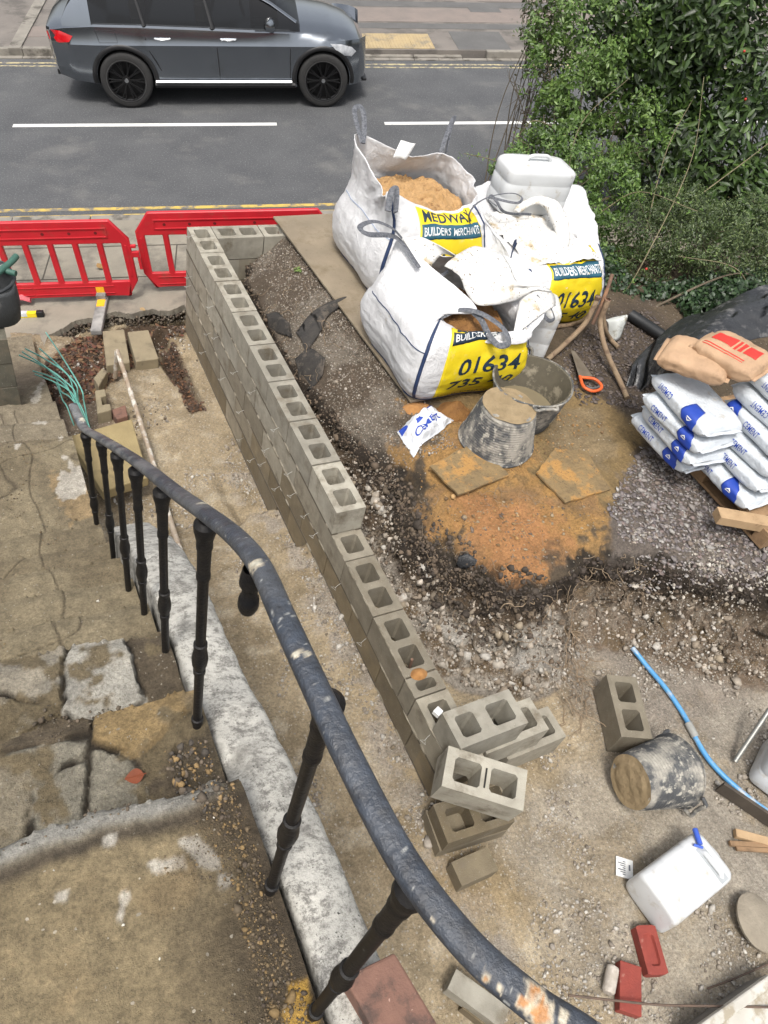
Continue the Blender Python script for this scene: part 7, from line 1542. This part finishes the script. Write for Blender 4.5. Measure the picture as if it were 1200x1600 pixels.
P0_ = hed(1090, 420, .9); shrub('laurel_shrub', 'tall dark glossy shrub filling the top right corner', blobs([(1080, 60, 1.1, .95, .7, .8), (1180, 90, .9, 1.0, .7, .9), (1000, 120, 1.1, .7, .6, .7), (1130, 220, .7, .9, .6, .8), (1040, 250, .8, .75, .55, .7), (1200, 300, .5, .8, .6, .7), (1110, -40, 1.2, 1.1, .8, .8), (980, 10, 1.2, .7, .6, .6), (1150, 330, .3, .7, .5, .6)]), 17000, .058, [(.045, .088, .018), (.034, .07, .015), (.062, .116, .022), (.08, .138, .030), (.024, .046, .012)], gb(P0_), 301, .55, -.22, 3.2, .25, 20, aspect=.42)
P0_ = hed(900, 330, .45); shrub('rose_shrub', 'light green small leaved shrub leaning over the road edge', blobs([(880, 190, .5, .46, .42, .40), (930, 150, .6, .50, .45, .45), (900, 90, .7, .52, .45, .50), (960, 60, .8, .5, .4, .45), (870, 40, .9, .35, .35, .42), (930, 230, .4, .50, .4, .35), (1000, 200, .5, .45, .4, .4), (860, 130, .6, .3, .3, .4)]), 9000, .028, GM, gb(P0_), 302, .8, .05, 4.5, .3, 22, aspect=.5)
P0_ = hed(850, 300, -.1); shrub('bramble_shrub', 'mid green low bushy shrub directly behind the container on the folded bag', blobs([(815, 255, .1, .26, .3, .20), (850, 235, .2, .32, .32, .26), (900, 265, -.1, .40, .35, .32), (950, 300, -.4, .40, .35, .32), (910, 340, -.6, .32, .3, .30), (960, 380, -.9, .36, .32, .30), (785, 268, .1, .15, .2, .10), (940, 420, -1.2, .25, .25, .25)]), 10500, .021, GM + GL, gb(P0_), 303, .8, -.06, 6, .35, 16, aspect=.55)
P0_ = hed(1090, 440, -1.3); shrub('box_shrub', 'dense blue green small leaved shrub over the black polythene', blobs([(1020, 360, -1.1, .38, .38, .30), (1090, 370, -1.3, .42, .4, .32), (1160, 360, -1.4, .46, .4, .34), (1230, 380, -1.5, .45, .4, .34), (1060, 330, -.9, .42, .38, .28), (1130, 410, -1.5, .42, .35, .28), (1010, 410, -1.3, .30, .3, .24), (1200, 430, -1.7, .4, .3, .25)]), 26000, .0155, GB, gb(P0_), 304, .9, -.10, 7, .45, 14, aspect=.45)
P0_ = hed(1000, 480, -1.6); shrub('ivy', 'dark ivy covering the ground below the shrubs', blobs([(950, 450, -1.5, .30, .25, .24), (1000, 470, -1.65, .34, .25, .22), (1060, 470, -1.7, .38, .25, .22), (930, 420, -1.2, .28, .25, .25), (1120, 460, -1.75, .38, .25, .22), (1180, 450, -1.8, .38, .25, .22), (1010, 500, -1.85, .28, .22, .14), (970, 495, -1.75, .28, .2, .16), (1050, 505, -1.95, .3, .22, .16), (1100, 480, -2.0, .3, .22, .18), (1150, 465, -2.05, .3, .2, .18)]), 12000, .025, GD, gb(P0_), 305, .6, -.3, 6, .5, 8, aspect=.75)
P0_ = hed(845, 190, 1.0); shrub('twiggy_shrub', 'bare twiggy shrub at the top left of the greenery', blobs([(840, 40, 1.3, .28, .3, .5), (870, -20, 1.4, .4, .35, .5), (850, 110, 1.1, .22, .25, .4)]), 1500, .024, [(.06, .09, .03), (.10, .09, .05), (.07, .11, .03)], gb(P0_), 306, .8, .0, 5, .2, 26, aspect=.5, sw=.5)
# arching bramble canes
mb = MB(); rr_ = np.random.default_rng(8)
canes = [[(880, 330, -.5), (905, 200, -.1), (985, 120, .0)], [(1000, 400, -1.2), (1040, 240, -.5), (1085, 150, -.2)], [(950, 500, -1.7), (1010, 400, -1.6), (1080, 250, -.8), (1100, 120, -.2)], [(870, 200, .3), (830, 190, .3), (800, 230, .3)], [(820, 270, .3), (770, 250, .3), (725, 240, .35)], [(1180, 480, -1.9), (1150, 420, -1.9), (1060, 400, -1.7)], [(1100, 300, -.8), (1180, 240, -.3), (1230, 200, .0)], [(940, 330, -.9), (1000, 300, -1.0), (1090, 330, -1.6)]]
ct = thing('bramble_canes', 'pale arching bramble canes standing out in front of the dark shrub', 'bramble', hed(1000, 420, 0)); Lp = []
for c in canes:
    Q = cr([hed(*q) for q in c], 14); mb.tube(Q, np.linspace(.007, .003, len(Q)), 6)
    for q in Q[::2]:
        for k in range(3): Lp.append(q + rr_.normal(0, .035, 3))
mb.build('cane', M_stem2, ct, 60, off=ct.location); Lp = np.array(Lp); n = len(Lp); scatter('foliage', LEAF, Lp - np.array(ct.location), randrot(n, .8), rng.uniform(.015, .03, n)[:, None] * np.array([1, .9, 1]), M_leaf, ct, np.array(GM)[rng.integers(0, 4, n)] * 1.2)
M_hip = mat('red_berry', (.55, .04, .03), None, 8, .35)
mb = MB()
for (a, b) in ((1163, 80), (1165, 155), (1010, 420)): mb.lathe([(.001, -.014), (.012, -.006), (.013, .004), (.001, .014)], 10, Matrix.Translation(hed(a, b, -.15 if b < 300 else -1.7)))
mb.build('rose_hip', M_hip, ct, 60, off=ct.location)
